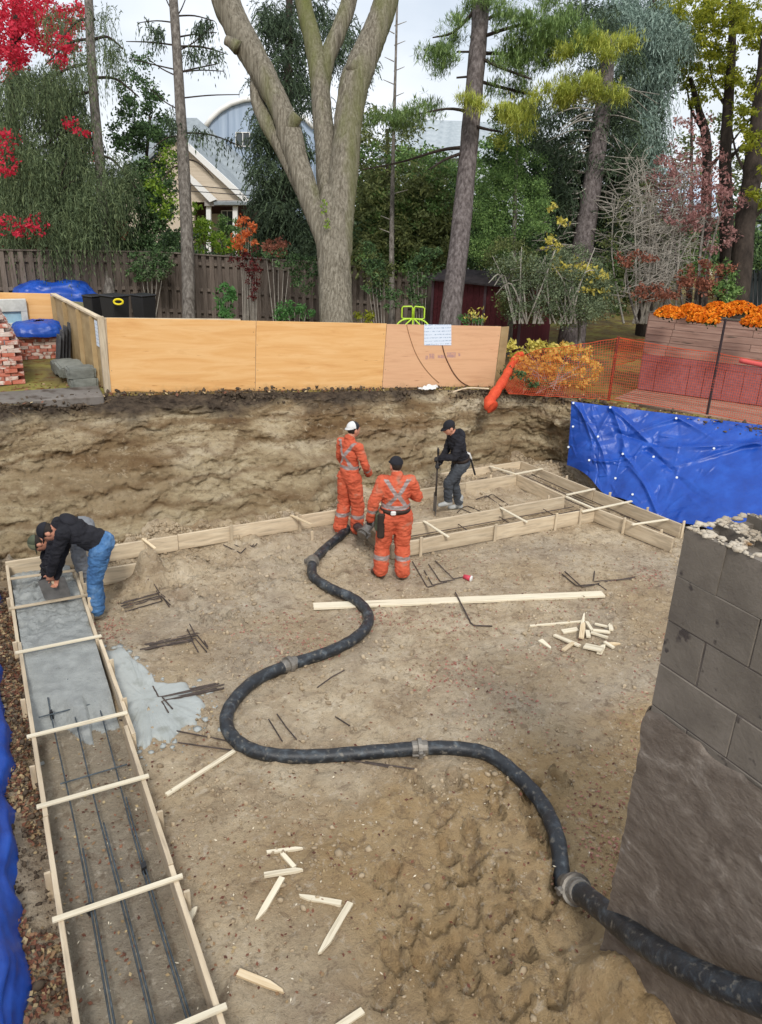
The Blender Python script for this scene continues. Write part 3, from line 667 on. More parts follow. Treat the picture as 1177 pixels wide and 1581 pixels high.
for k, (a0, b0, h0) in enumerate((((637, 868), (660, 908), (672, 905)), ((655, 882), (668, 905), (690, 900)), ((662, 873), (680, 900), (702, 897)), ((672, 868), (700, 896), (716, 893)))):
    dowel(a0, b0, h0, 'bent rebar dowel on the sand beside the orange worker with the tool belt', 'dowels beside the nearest orange worker', .004 * k)
for k, (a0, b0, h0) in enumerate((((980, 892), (922, 902), (936, 912)), ((868, 888), (890, 906), (925, 903)), ((872, 884), (898, 908), (918, 905)), ((975, 896), (916, 900), (918, 884)))):
    dowel(a0, b0, h0, 'bent rebar dowel in the loose heap beyond the far end of the white plank', 'dowels beyond the white plank', .004 * k)
for k, (a0, b0, h0) in enumerate((((790, 795), (752, 766), (735, 772)), ((802, 792), (760, 764), (748, 770)), ((735, 797), (712, 787), (706, 793)), ((748, 794), (722, 783), (712, 786)))):
    dowel(a0, b0, h0, 'bent rebar dowel inside the rectangular form by the worker with the shovel', 'dowels inside the rectangular form', .004 * k)
for k, (a0, b0, h0) in enumerate((((350, 838), (384, 850), (392, 842)), ((362, 834), (392, 846), (398, 840)), ((345, 843), (372, 856), (380, 848)))):
    dowel(a0, b0, h0, 'bent rebar dowel near the back form board in the sand', 'dowels near the back form board', .004 * k)
tag(bar('bent_rebar', [fpt(703, 920, .05), fpt(727, 963, .012), fpt(732, 967, .012), fpt(760, 968, .012)], None, .011), 'grey steel bar bent to an L lying across the white plank', 'rebar')
for pts, lab in ((((185, 1113), (340, 1143), (440, 1168)), 'long thin rebar running from the left form under the hose'), (((275, 1148), (360, 1160), (450, 1166)), 'short rebar lying parallel to the long one left of the hose'),
                 (((490, 1169), (570, 1180), (600, 1186)), 'thin rebar along the near side of the hose, shorter one'), (((500, 1168), (600, 1183), (640, 1189)), 'thin rebar along the near side of the hose, longer one'),
                 (((490, 1063), (512, 1047), (532, 1036)), 'straight rebar offcut alone in the middle of the sand'), (((415, 1112), (425, 1128), (436, 1146)), 'left of the two short rebars inside the hose bend'), (((428, 1104), (442, 1124), (458, 1143)), 'right of the two short rebars inside the hose bend'), (((518, 1108), (540, 1122)), 'tiny wire offcut on the sand above the straight hose run')):
    tag(bar('straight_rebar', [fpt(*p, .012) for p in pts], None, .0075), lab, 'rebar')

# ------------------------------------------------------------------ concrete pump hose
HOSE = mat('rubber_hose', [(.25, rgb('15171a')), (.5, rgb('24282d')), (.62, rgb('3d444a')), (.72, rgb('656b6e')), (.84, rgb('9a9c97'))], 9, (1, 1, 1), .46, .6, 60, .006, spec=.5, distort=.5, rand=False, rvar=.15, spots=rgb('6f6b62'), sscale=22, sth=(.58, .74))  # pale stops: grime, plus sky glints painted into the rubber colour
HOSED = mat('muddy_hose', [(.25, rgb('2a2f33')), (.5, rgb('565d60')), (.75, rgb('9a9a93'))], 7, (1, 1, 1), .7, .6, 50, .005, distort=.6, rand=False)
CLAMP = mat('worn_steel', [(.25, rgb('5a544e')), (.6, rgb('8a857d')), (.8, rgb('a9a49b'))], 9, rough=.5, metal=.5, bump=.4, bscale=40, bdist=.004)
def smooth_path(pts, n=14):
    pts = [Vector(p) for p in pts]; out = []
    for i in range(len(pts) - 1):
        p0, p1, p2, p3 = pts[max(i - 1, 0)], pts[i], pts[i + 1], pts[min(i + 2, len(pts) - 1)]
        for k in range(n):
            t = k / n
            out.append(.5 * ((2 * p1) + (p2 - p0) * t + (2 * p0 - 5 * p1 + 4 * p2 - p3) * t * t + (-p0 + 3 * p1 - 3 * p2 + p3) * t ** 3))
    return out + [pts[-1]]
R1 = .067
HP = empty('concrete_hose', (2.4, 6.4, 0), 'thick black rubber concrete pump hose snaking across the pit floor', 'hose')
def hp(x, y, dz=.0): 
    p = onz(x, y, .075); p.z = fz(p.x, p.y) + R1 * .92 + dz; return p
tipe = [at(603, 782, 11.7), at(585, 785, 11.5), at(562, 800, 11.2)]
tipe[0].z = .50; tipe[1].z = .48; tipe[2].z = .30
secs = [[tipe[2], hp(545, 812, .05), hp(525, 826), hp(500, 845), hp(483, 868)],
        [hp(483, 868), hp(484, 888), hp(512, 910), hp(548, 925), hp(568, 945), hp(565, 968), hp(540, 990), hp(500, 1008), hp(447, 1025)],
        [hp(447, 1025), hp(395, 1050), hp(358, 1085), hp(350, 1118), hp(368, 1144), hp(410, 1158), hp(480, 1161), hp(570, 1158), hp(648, 1153)],
        [hp(648, 1153), hp(705, 1153), hp(755, 1163), hp(800, 1190), hp(838, 1235), hp(860, 1295), hp(872, 1348), hp(886, 1372)]]
for i, s_ in enumerate(secs):
    b = MB(); pth = smooth_path(s_); b.tube(pth, [R1 * (1 + .03 * math.sin(k * .9)) for k in range(len(pth))], 16)
    b.build('hose_section', HOSE if i != 3 else HOSE, HP, smooth=True)
def ray_t(x, y, t): return Vector((CPOS + rayd(x, y) * ((-CAMH) / rayd(x, y)[2]) * t).tolist())
last = [ray_t(889, 1373, .965), ray_t(925, 1400, .925), ray_t(985, 1449, .865), ray_t(1070, 1501, .80), ray_t(1177, 1545, .745), ray_t(1290, 1580, .70)]
b = MB(); pth = smooth_path(last); b.tube(pth, [.080] * len(pth), 18); o = b.build('hose_section', HOSE, HP, smooth=True); o['label'] = 'thicker hose length climbing past the block wall'
def clampring(p, d, r, w=.05, name='coupling'):
    d = Vector(d).normalized(); b = MB(); p = Vector(p)
    b.tube([p - d * w * 1.9, p - d * w * 1.7, p + d * w * 1.7, p + d * w * 1.9], [r * 1.02, r * 1.1, r * 1.1, r * 1.02], 18)
    b.tube([p - d * w * .5, p - d * w * .45, p + d * w * .45, p + d * w * .5], [r * 1.2, r * 1.42, r * 1.42, r * 1.2], 18)
    o = b.build(name, CLAMP, HP)
    s = d.cross(Vector((0, 0, 1))).normalized(); c = MB(); c.bbox(p + s * r * 1.45, (.05, .04, .07), .01); c.tube([p + s * r * 1.5 + d * .04, p + s * r * 1.5 - d * .08], .012, 6); c.build('latch', CLAMP, o)
clampring(secs[1][0], secs[1][1] - secs[0][3], R1)
clampring(secs[2][0], secs[2][1] - secs[1][-2], R1)
clampring(secs[3][0], secs[3][1] - secs[2][-2], R1, .04)
pc = last[0].lerp(secs[3][-1], .5); dirc = (last[1] - secs[3][-2])
clampring(last[0], last[1] - secs[3][-2], .082, .055)
b = MB(); b.tube([secs[3][-2].lerp(secs[3][-1], .2), secs[3][-1], last[0], last[0].lerp(last[1], .25)], [R1 * 1.04, .086, .098, .09], 18); b.build('reducer', CLAMP, HP, True)
b = MB(); b.tube(smooth_path([tipe[2] + (tipe[1] - tipe[2]) * -.1, tipe[1], tipe[0], tipe[0] + Vector((.12, -.02, -.10))], 6), [.07] * 19, 14); b.build('pipe_elbow', CLAMP, HP, True)
clampring(tipe[2], tipe[1] - tipe[2], .07, .03)

# ------------------------------------------------------------------ block wall on the right
SW = .88
BXF, BYE = 3.61 * SW, 2.89 * SW                    # wall face and its far end
ZT = CAMH - (CAMH - 3.07) * SW; CH = .318 * SW * .995
BLOCKM = mat('coated_block', [(.25, rgb('655d55')), (.5, rgb('746c62')), (.75, rgb('837a70'))], 3.5, rough=.6, bump=.6, bscale=34, bdist=.008, spots=rgb('4a4340'), sscale=9, sth=(.64, .70), huevar=.07, spec=.25)
PARGE = mat('rough_parging', [(.2, rgb('544a41')), (.42, rgb('675c52')), (.58, rgb('766b60')), (.75, rgb('968c81'))], 3.4, (1, 1, 1.6), .6, .8, 13, .02, distort=1.6, rand=False, spots=rgb('a39b94'), sscale=3, sth=(.66, .70))
MORT = mat('crumbled_mortar', [(.25, rgb('8a7c6a')), (.5, rgb('b0a491')), (.75, rgb('cfc6b6'))], 5, rough=.95, bump=.8, bscale=30, bdist=.012, spots=rgb('8b6a45'), sscale=6, sth=(.6, .7))
WL = empty('block_wall', (BXF + .3, 1, 0), 'grey concrete block wall with open cores on top, hose passing at its foot', 'wall')
blen = .60 * SW; thick = .30 * SW; rw = random.Random(3)
def block_mesh(ln, hollow):
    b = MB(); g = .006; h = CH - .005; t = thick - .005; l = ln - .005
    if not hollow:
        b.bbox((0, 0, 0), (t, l, h), .005)
    else:
        web = .045; n = 2 if ln > .4 else 1
        cw = (l - web * (n + 1)) / n
        for sx in (-1, 1): b.box((sx * (t / 2 - web / 2), 0, 0), (web, l, h), jit=.004)
        for k in range(n + 1): b.box((0, -l / 2 + web / 2 + k * (cw + web), -.02), (t - 2 * web, web, h - .05), jit=.004)
        b.box((0, 0, -h / 2 + .03), (t - 2 * web - .002, l - 2 * web, .02))
    return b.mesh('block', [BLOCKM])
_bm = {}
for wy in (0, 1):
    for c in range(10):
        z = ZT - CH * (c + .5); hollow = c == 0
        first = (.5 if c % 2 == 0 else 1.0) * blen
        if wy: first = 1.5 * blen - first
        y = BYE; k = 0
        if wy and c > 2: continue
        while y > .25:
            ln = first if k == 0 else blen
            key = (round(ln, 3), hollow)
            if key not in _bm: _bm[key] = block_mesh(ln, hollow)
            o = bpy.data.objects.new('block', _bm[key])
            jx = rw.uniform(-.004, .004) if c < 5 else rw.uniform(.0, .01)
            place(o, Matrix.Translation((BXF + thick / 2 + wy * thick + jx, y - ln / 2 + rw.uniform(-.003, .003), z)) @ Matrix.Rotation(rw.uniform(-.006, .006), 4, 'Z'), WL)
            y -= ln; k += 1
b = MB(); b.box((BXF + thick, (BYE + .0) / 2, (ZT - CH) / 2 - .1), (2 * thick - .014, BYE - .014, ZT - CH + .1)); b.build('mortar_core', mat('dark_mortar', [(.3, rgb('544c46')), (.7, rgb('6b625b'))], 9, bump=.5, bscale=40), WL)
# rough parging that still clings to the lower courses
ys = np.linspace(BYE + .004, .2, 120); zs = np.linspace(-.15, ZT - CH * 4.05, 130); YY, ZZ = np.meshgrid(ys, zs)
top = ZT - CH * (4.1 + .35 * fbm(YY * 2.2, YY * 0, o=3, s=7) - .5 * sm(-YY, -2.2, -1.6))
thk = .012 + .006 * fbm(YY * 2.2, ZZ * 2.2, o=5, s=12, g=.6) + .005 * np.abs(fbm(YY * 7 + ZZ * 3, ZZ * 7 - YY * 5, o=3, s=15))
XX = BXF - .006 - thk * sm(top - ZZ, -.02, .05) + .06 * sm(ZZ - top, -.02, .05)
YY = YY + .012 * fbm(ZZ * 5, ZZ * 0, o=4, s=4, g=.6) * sm(YY, BYE - .25, BYE)
tag(grid_mesh('parging', np.stack([XX, YY, ZZ], -1), PARGE, parent=WL))
ys2 = np.linspace(0, 2 * thick - .1, 10); Y2, Z2 = np.meshgrid(ys2, zs); XX2 = BXF + Y2 - .012; 
grid_mesh('parging', np.stack([XX2, BYE + .006 + .012 * fbm(Z2 * 5, Z2 * 0, o=4, s=4, g=.6) + .004 * fbm(Y2 * 6, Z2 * 6, o=3, s=3), Z2], -1), PARGE, parent=WL)
# crumbled mortar on the top course, between the cores
g = np.random.default_rng(2); n = 2300
mxp = BXF + g.uniform(.0, 2 * thick, n); myp = BYE - g.uniform(0, 1.6, n)
loc = (mxp - BXF) % thick; yl = (BYE - myp - .5 * blen) % (blen / 2)
solid = (loc < .06) | (loc > thick - .06) | (yl < .04) | (yl > blen / 2 - .04)
mxp, myp = mxp[solid], myp[solid]; s_ = .005 + .016 * g.uniform(0, 1, len(mxp)) ** 3
V = np.repeat(IV[None], len(mxp), 0) * (1 + .3 * g.standard_normal((len(mxp), len(IV), 1)).clip(-1.3, 1.3)) * (s_[:, None] * np.array([1.4, 1.4, .7]))[:, None, :] + np.stack([mxp, myp, np.full(len(mxp), ZT)], 1)[:, None, :]
F = IF[None] + (np.arange(len(mxp)) * len(IV))[:, None, None]
tag(raw_mesh('mortar_crumbs', V.reshape(-1, 3), F.reshape(-1, 3), MORT, parent=WL), kind='stuff')

# ------------------------------------------------------------------ blue tarps
TARP = mat('blue_tarp', [(.25, rgb('10398c')), (.5, rgb('1747a2')), (.75, rgb('2257b6'))], 3, rough=.38, bump=.35, bscale=7, bdist=.02, spec=.45, rand=False, rvar=.06)
GROM = mat('pale_grommet', [(.75, .8, .85)], rough=.5, bump=0)
nu, nv = 340, 130
tt = np.linspace(0, 1, nu); sv = np.linspace(0, 1, nv); Tt, Sv = np.meshgrid(tt, sv)
topp = np.array([[9.72, 10.75, 1.50], [9.98, 10.45, 1.50], [10.8, 9.45, 1.50], [11.76, 8.25, 1.5], [13.0, 6.6, 1.5]])
botp = np.array([[9.62, 10.55, .30], [9.62, 9.95, .20], [9.66, 9.15, .16], [9.80, 8.1, .12], [10.0, 6.5, .12]])
xi = np.array([0, .12, .42, .72, 1.0])
TP = np.stack([np.interp(tt, xi, topp[:, k]) for k in range(3)], 1); BP = np.stack([np.interp(tt, xi, botp[:, k]) for k in range(3)], 1)
BP[:, 2] += .06 * np.sin(tt * 17) + .05 * np.sin(tt * 7.3 + 1)
PT = TP[None] * (1 - Sv[..., None]) + BP[None] * Sv[..., None]
nt_ = np.array([-.80, -.52, .30]); nt_ /= np.linalg.norm(nt_)
def crease(a, b, amp, wd):                         # a pulled fold between two points of the sheet
    ax, ay = a; bx, by = b; dx, dy = bx - ax, by - ay; l2 = dx * dx + dy * dy
    k = np.clip(((Tt - ax) * dx + (Sv - ay) * dy) / l2, 0, 1)
    d_ = np.hypot((Tt - ax - k * dx) * 2.6, Sv - ay - k * dy)
    return amp * np.maximum(0, 1 - d_ / wd) ** 1.3 * (1 - .6 * k)
def facets(A, B_, nx_, ny_, amp, seed):
    """flat panels between random folds: linear interpolation over a coarse jittered net"""
    g = np.random.default_rng(seed); G = g.uniform(-1, 1, (ny_ + 2, nx_ + 2)); x = np.clip(A, 0, .999) * nx_; y = np.clip(B_, 0, .999) * ny_; xi_, yi_ = x.astype(int), y.astype(int); u, v = x - xi_, y - yi_
    lo = u + v < 1; a, b_, c, d = G[yi_, xi_], G[yi_, xi_ + 1], G[yi_ + 1, xi_], G[yi_ + 1, xi_ + 1]
    return amp * np.where(lo, a + (b_ - a) * u + (c - a) * v, d + (c - d) * (1 - u) + (b_ - d) * (1 - v))
F_ = facets(Tt + .03 * fbm(Tt * 4, Sv * 4, o=2, s=1), Sv + .05 * fbm(Tt * 5, Sv * 3, o=2, s=2), 11, 6, .035, 5) + facets(Tt * .93 + Sv * .06, Sv * .9 + Tt * .08, 23, 13, .014, 6)
rt_ = random.Random(2)
for a, b_, am, wd in (((.02, .03), (.25, .75), .05, .07), ((.05, .05), (.13, .55), .05, .05), ((.20, .03), (.33, .55), .06, .07), ((.20, .03), (.5, .5), .055, .06), ((.20, .03), (.13, .6), .04, .05), ((.46, .04), (.3, .3), .05, .07), ((.46, .04), (.62, .2), .05, .06), ((.74, .18), (.40, .42), .06, .07), ((.74, .18), (.5, .62), .05, .06), ((.3, .5), (.55, .86), .05, .06), ((.15, .75), (.4, .5), .04, .05), ((.62, .95), (.35, .62), .05, .06), ((.42, .45), (.74, .75), -.05, .07), ((.25, .3), (.6, .42), -.04, .06)): F_ = F_ + crease(a, b_, am * 1.15, wd)
for k in range(120):
    a = (rt_.uniform(0, .9), rt_.uniform(0, 1)); an = rt_.uniform(-.6, .6) + (PI / 2 if k % 3 else 0); l_ = rt_.uniform(.08, .3); F_ = F_ + crease(a, (a[0] + l_ * .4 * math.cos(an), a[1] + l_ * math.sin(an)), rt_.uniform(-.018, .022), rt_.uniform(.015, .035))
F_ = F_ + .03 * np.sin(Sv * PI) * vn(Tt * 3, Sv * 2, None, 8)
PT = PT + nt_ * (F_ + .10)[..., None]
RT = empty('blue_tarp', (10.2, 9.3, .2), 'large creased blue tarp hung over the right bank below the deck edge', 'tarp', 'blue tarps')
grid_mesh('tarp_sheet', PT, TARP, parent=RT)
for t_, s_ in ((.015, .03), (.2, .03), (.46, .05), (.02, .38), (.0, .72), (.16, .42), (.31, .52), (.46, .5), (.12, .78), (.32, .80), (.47, .93), (.59, .62), (.74, .05), (.64, .28)):
    i, j = min(int(s_ * (nv - 1)), nv - 1), min(int(t_ * (nu - 1)), nu - 1)
    p = Vector(PT[i, j].tolist()) + Vector((nt_ * .012).tolist()); b = MB(); b.tube([p, p + Vector((nt_ * .010).tolist())], .02, 10); b.build('grommet', GROM, RT)

def left_tarp(y0, y1, xe, label, seed, name='blue_tarp'):
    nu, nv = int((y1 - y0) / .025), 90
    yy = np.linspace(y0, y1, nu); ss = np.linspace(0, 1, nv); Yy, Ss = np.meshgrid(yy, ss)
    ed = np.array([xe(y) for y in yy])[None]
    Xx = ed + (-1.5 - ed) * Ss; Zz = .10 + 1.72 * Ss ** .9
    L01 = (Yy - y0) / (y1 - y0)
    rid = lambda a: 1 - np.abs(a) * 2.4
    fl = .022 * rid(vn(Yy * .7 + Ss * .6, Ss * 13, None, seed)) + .016 * rid(vn(Yy * 1.6 - Ss * 2, Ss * 24, None, seed + 2)) + facets(L01 + .2 * Ss, Ss, int((y1 - y0) * 5) + 2, 16, .022, seed) + .008 * fbm(Yy * 9, Ss * 40, o=2, s=seed)
    hem = np.exp(-(Ss / .03) ** 2)
    Xx = Xx + fl * .8 * (1 - .5 * hem) + .02 * hem * vn(Yy * 6, Ss * 0, None, seed + 5); Zz = Zz + fl * .6 - .06 * hem
    return tag(grid_mesh(name, np.stack([Xx, Yy, Zz], -1), TARP), label, 'tarp', 'blue tarps')
edge_px = [(-6, 985), (6, 1040), (18, 1110), (22, 1215), (30, 1300), (36, 1400), (40, 1480), (45, 1581)]
epts = [onz(x, y, .12) for x, y in edge_px]
def xe1(y):
    ys_ = [p.y for p in epts][::-1]; xs_ = [p.x for p in epts][::-1]
    return float(np.interp(y, ys_, xs_)) + .012 * math.sin(y * 5) + .01 * math.sin(y * 11.3) - .02
left_tarp(1.5, 8.6, xe1, 'blue tarp draped over the left bank beside the long form', 5)
left_tarp(9.15, 10.1, lambda y: -.20 + .06 * math.sin((y - 9.15) * 3.2) - .18 * abs(y - 9.55), 'small flap of blue tarp at the left edge near the kneeling workers'.replace('kneeling', 'bending'), 6)

# concrete splashes round the spill and on the sand
g = np.random.default_rng(31); sp_ = []
for k in range(70):
    i = int(g.integers(len(per))); p = cpt.lerp(per[i], 1.04 + abs(g.normal(0, .16))); sp_.append((max(p.x, .8), p.y, fz(p.x, p.y) + .002))
sp_ = np.array(sp_); s_ = .008 + .035 * g.uniform(0, 1, len(sp_)) ** 3
V = np.repeat(IV[None], len(sp_), 0) * (1 + .2 * g.standard_normal((len(sp_), len(IV), 1)).clip(-1, 1)) * (s_[:, None] * np.array([1.2, 1.2, .3]))[:, None, :] + sp_[:, None, :]
F = IF[None] + (np.arange(len(sp_)) * len(IV))[:, None, None]
tag(raw_mesh('concrete_splashes', V.reshape(-1, 3), F.reshape(-1, 3), SPILL, smooth=True), kind='stuff')

# ------------------------------------------------------------------ plywood barrier along the back of the pit
PA, PB_ = Vector((1.89, 13.16, 1.75)), Vector((9.18, 12.48, 1.45))
pdir = (PB_ - PA).normalized(); pn = Vector((pdir.y, -pdir.x, 0)).normalized()      # pn points to the camera
PF = empty('plywood_barrier', PA.lerp(PB_, .5), 'low barrier of three orange plywood sheets standing along the back of the pit', 'barrier')
for k in range(3):
    a, b = PA + pdir * 2.44 * k, PA + pdir * 2.44 * (k + 1)
    zo = (0, .0, -.01)[k]
    board('plywood_sheet', a + Vector((0, 0, .61 + zo)) + pdir * .004, b + Vector((0, 0, .61 + zo - .0)) - pdir * .004, .016, 1.22, PLY if k < 2 else PLY2, PF)
for s_ in (.02, 2.42, 4.86, 7.28):
    a = PA + pdir * s_ - pn * .055; board('post', a + Vector((0, 0, -.3)), a + Vector((0, 0, 1.2)), .085, .085, WOODD, PF)
a = PA - pn * .03; board('top_rail', a + Vector((0, 0, 1.2)), a + pdir * 2.2 + Vector((0, 0, 1.225)), .05, .035, WOODD, PF)
a = PA + pdir * 7.33; board('plywood_sheet', a + Vector((0, 0, .6)), a + pdir * .22 - pn * .08 + Vector((0, 0, .6)), .016, 1.2, PLYD, PF)
for k in range(3):                                  # the sheets' own nails near their edges
    for j in range(5):
        p = PA + pdir * (2.44 * k + .03 if j % 2 else 2.44 * k + 2.41) + Vector((0, 0, .15 + .22 * j)) + pn * .0085
        b = MB(); b.tube([p, p + pn * .002], .006, 6); b.build('nail', STEEL, PF)
# corner post and the side run going back
SB_ = Vector((1.50, 16.9, 1.75)); SF = empty('side_barrier', PA.lerp(SB_, .5), 'weathered board barrier running back from the corner of the plywood', 'barrier')
SA = PA + Vector((-.04, .0, 0)); sd = (SB_ - SA).normalized(); sn = Vector((sd.y, -sd.x, 0)); sn = sn if sn.x < 0 else -sn
board('post', SA + Vector((-.02, .02, -.2)), SA + Vector((-.02, .02, 1.24)), .1, .1, WOODD, SF)
ln = (SB_ - SA).length; k = 0; s_ = .06
while s_ < ln - .1:
    w_ = (.62, .62, .3, .62, .45)[k % 5]; w_ = min(w_, ln - s_)
    a = SA + sd * s_; board('panel', a + Vector((0, 0, .58)), a + sd * (w_ - .012) + Vector((0, 0, .58)), .02, 1.16, PLYD, SF); s_ += w_; k += 1
for s_ in (.55, 1.5, 2.6, 3.6):
    a = SA + sd * s_ + sn * .04; board('stud', a + Vector((0, 0, .0)), a + Vector((0, 0, 1.17)), .08, .04, PLYD, SF)
board('top_rail', SA + Vector((0, 0, 1.2)), SB_ + Vector((0, 0, 1.19)), .09, .04, WOODD, SF)
farA, farB = SB_ + Vector((-.05, 0, 0)), SB_ + Vector((-1.15, .45, 0))
tag(board('plywood_sheet', farA + Vector((0, 0, .6)), farB + Vector((0, 0, .6)), .018, 1.2, PLY), 'orange plywood sheet closing the far end of the brick yard', 'plywood')
def paper_mat():
    m = bpy.data.materials.new('printed_notice'); m.use_nodes = True; N = m.node_tree.nodes; lk = m.node_tree.links.new
    t = N.new('ShaderNodeTexCoord'); w = N.new('ShaderNodeTexWave'); w.bands_direction = 'Z'; w.inputs['Scale'].default_value = 5.2; w.inputs['Distortion'].default_value = 0
    n_ = N.new('ShaderNodeTexNoise'); n_.inputs['Scale'].default_value = 46
    mu = N.new('ShaderNodeMath'); mu.operation = 'MULTIPLY'; lk(w.outputs['Fac'], mu.inputs[0]); lk(n_.outputs['Fac'], mu.inputs[1])
    r = N.new('ShaderNodeValToRGB'); r.color_ramp.elements[0].position = .38; r.color_ramp.elements[0].color = (.68, .76, .86, 1); r.color_ramp.elements[1].position = .56; r.color_ramp.elements[1].color = (.32, .42, .55, 1)
    lk(t.outputs['Object'], w.inputs['Vector']); lk(t.outputs['Object'], n_.inputs['Vector']); lk(mu.outputs[0], r.inputs['Fac']); lk(r.outputs['Color'], N['Principled BSDF'].inputs['Base Color'])
    return m
PAPER = paper_mat()
def on_ply(px, py, off=.012):
    d = rayd(px, py); nn = np.array(pn[:]); o = np.array(PA[:]) + nn * off
    t = ((o - CPOS) @ nn) / (d @ nn); return Vector((CPOS + d * t).tolist())
def sheet_on_ply(name, x0, x1, y0, y1, m, label, cat, off=.013):
    a, b, c, d = on_ply(x0, y1, off), on_ply(x1, y1, off), on_ply(x1, y0, off), on_ply(x0, y0, off)
    b_ = MB(); q = pn * .003; b_.add([a, b, c, d, a + q, b + q, c + q, d + q], [(3, 2, 1, 0), (4, 5, 6, 7), (0, 1, 5, 4), (1, 2, 6, 5), (2, 3, 7, 6), (3, 0, 4, 7)])
    return tag(b_.build(name, m), label, cat)
sheet_on_ply('notice', 655, 697, 501, 533, PAPER, 'white printed notice pinned to the right plywood sheet', 'notice')
STAMP = mat('faded_stamp', [(.3, rgb('d8a57e')), (.7, rgb('9c7f86'))], 30, (1, 1, 1), .7, 0)
for i, (x0, x1, y0, y1) in enumerate(((657, 661, 549, 555), (663, 671, 546, 554), (676, 688, 548, 553), (690, 704, 544, 552), (708, 711, 545, 550))):
    a, b, c, d = [on_ply(*p, .0098) for p in ((x0, y1), (x1, y1), (x1, y0), (x0, y0))]
    b_ = MB(); b_.add([a, b, c, d], [(0, 1, 2, 3)]); b_.build('faded_stamp', STAMP, PF)
a = SA + sd * .5 + sn * .03; 
tag(board('notice', SA + sd * .12 + sn * .03 + Vector((0, 0, .93)), SA + sd * .40 + sn * .03 + Vector((0, 0, .93)), .004, .42, PAPER), 'white notice sheet pinned to the weathered side barrier', 'notice')
CORD = mat('brown_cord', [(.3, rgb('5a4032')), (.7, rgb('7d5b45'))], 20, bump=0)
b = MB(); b.tube(smooth_path([on_ply(*p, .016) for p in ((683, 533), (687, 548), (693, 562), (702, 578), (713, 590), (726, 597))], 5), .011, 6); tag(b.build('cord', CORD, None, True), 'thick brown cord hanging below the notice', 'cord')
b = MB(); b.tube(smooth_path([on_ply(*p, .015) for p in ((628, 501), (633, 520), (642, 545), (655, 567), (668, 582), (678, 591))], 5), .006, 6); tag(b.build('cord', mat('tan_cord', [(.3, rgb('8a6548')), (.7, rgb('a9805d'))], 20, bump=0), None, True), 'thin tan cord hanging left of the notice', 'cord')
# white rag at the foot of the sheet
p = onz(664, 600, 1.6); gg = np.linspace(-1, 1, 22); A_, B_ = np.meshgrid(gg, gg)
zr = 1.60 + .05 * np.maximum(0, 1 - A_ ** 2 - B_ ** 2) + .04 * np.abs(fbm(A_ * 2.4, B_ * 2.4, o=3, s=5))
tag(grid_mesh('rag', np.stack([p.x + A_ * .19 * (1 + .25 * B_), p.y + B_ * .09 + .03 * A_, zr], -1), WHITE), 'crumpled white rag on the earth below the plywood', 'rag')
tag(MB().tube(smooth_path([onz(*q, 1.58) + Vector((0, 0, .01)) for q in ((700, 606), (722, 600), (755, 601))], 4), .016, 6).build('stick', WOODD), 'pale stick lying at the right foot of the plywood', 'stick')

# ------------------------------------------------------------------ brick yard at the left
BRK = mat('old_brick', [(.2, rgb('8a4a3c')), (.45, rgb('a9604c')), (.65, rgb('b8796a')), (.85, rgb('c9a796'))], 6, rough=.9, bump=.5, bscale=50, huevar=.22, spots=rgb('c8bdb2'), sscale=9, sth=(.52, .66))
BRKW = mat('mortared_brick', [(.2, rgb('a8887c')), (.5, rgb('c8b6aa')), (.8, rgb('dcd3ca'))], 6, rough=.9, bump=.5, bscale=50, huevar=.16, spots=rgb('9a5c4b'), sscale=8, sth=(.55, .63))
bmesh_a = MB().bbox((0, 0, 0), (.20, .095, .063), .005).mesh('brick', BRK); bmesh_b = MB().bbox((0, 0, 0), (.20, .095, .063), .005).mesh('brick', BRKW)
def brick(parent, p, rz, white, tilt=.0):
    o = bpy.data.objects.new('brick', bmesh_b if white else bmesh_a)
    r_ = rnd
    return place(o, Matrix.Translation(p) @ Euler((r_.uniform(-tilt, tilt), r_.uniform(-tilt, tilt), rz + r_.uniform(-.08, .08) - tilt * r_.uniform(-1, 1))).to_matrix().to_4x4(), parent)
BP1 = empty('brick_pile', (.05, 14.9, 1.75), 'tall pile of reclaimed red and whitish bricks at the left edge', 'brick pile', 'brick piles')
z0 = 1.80
for lay in range(23):
    ins = 0 if lay < 9 else (lay - 9) * .035
    nfx = 5
    white = lay > 8
    for i in range(nfx):                             # front face
        x = .66 - ins * .8 - .1 - i * .212 - (.1 if lay % 2 else 0); y = 14.28 + ins * .5 + rnd.uniform(-.02, .02)
        brick(BP1, (x, y, z0 + lay * .066), 0, rnd.random() < (.75 if white else .15), .05 if white else .015)
    for i in range(7):                               # right face
        y = 14.44 + ins * .5 + i * .208 + (.05 if lay % 2 else 0); x = .66 - ins * .8 - .05 + rnd.uniform(-.015, .015)
        if lay > 16 and i > 4: continue
        brick(BP1, (x, y, z0 + lay * .066), PI / 2, rnd.random() < (.75 if white else .2), .05 if white else .015)
BP2 = empty('brick_pile', (1.1, 17.0, 1.75), 'low pile of bricks with a blue tarp bundle on top', 'brick pile', 'brick piles')
for lay in range(7):
    for i in range(5):
        brick(BP2, (.75 + i * .21 + (.1 if lay % 2 else 0) - .02 * lay, 16.45, z0 + lay * .066), 0, rnd.random() < .4, .05)
    for i in range(2): brick(BP2, (.70 + i * 1.05, 16.65 + .02 * lay, z0 + lay * .066), PI / 2, rnd.random() < .4, .05)
b = MB(); b.box((1.15, 16.72, 2.0), (.85, .42, .4)); b.build('brick_core', BRK, BP2)
b = MB(); b.box((.0, 15.1, 2.4), (.78, 1.35, 1.1)); b.build('brick_core', BRK, BP1)
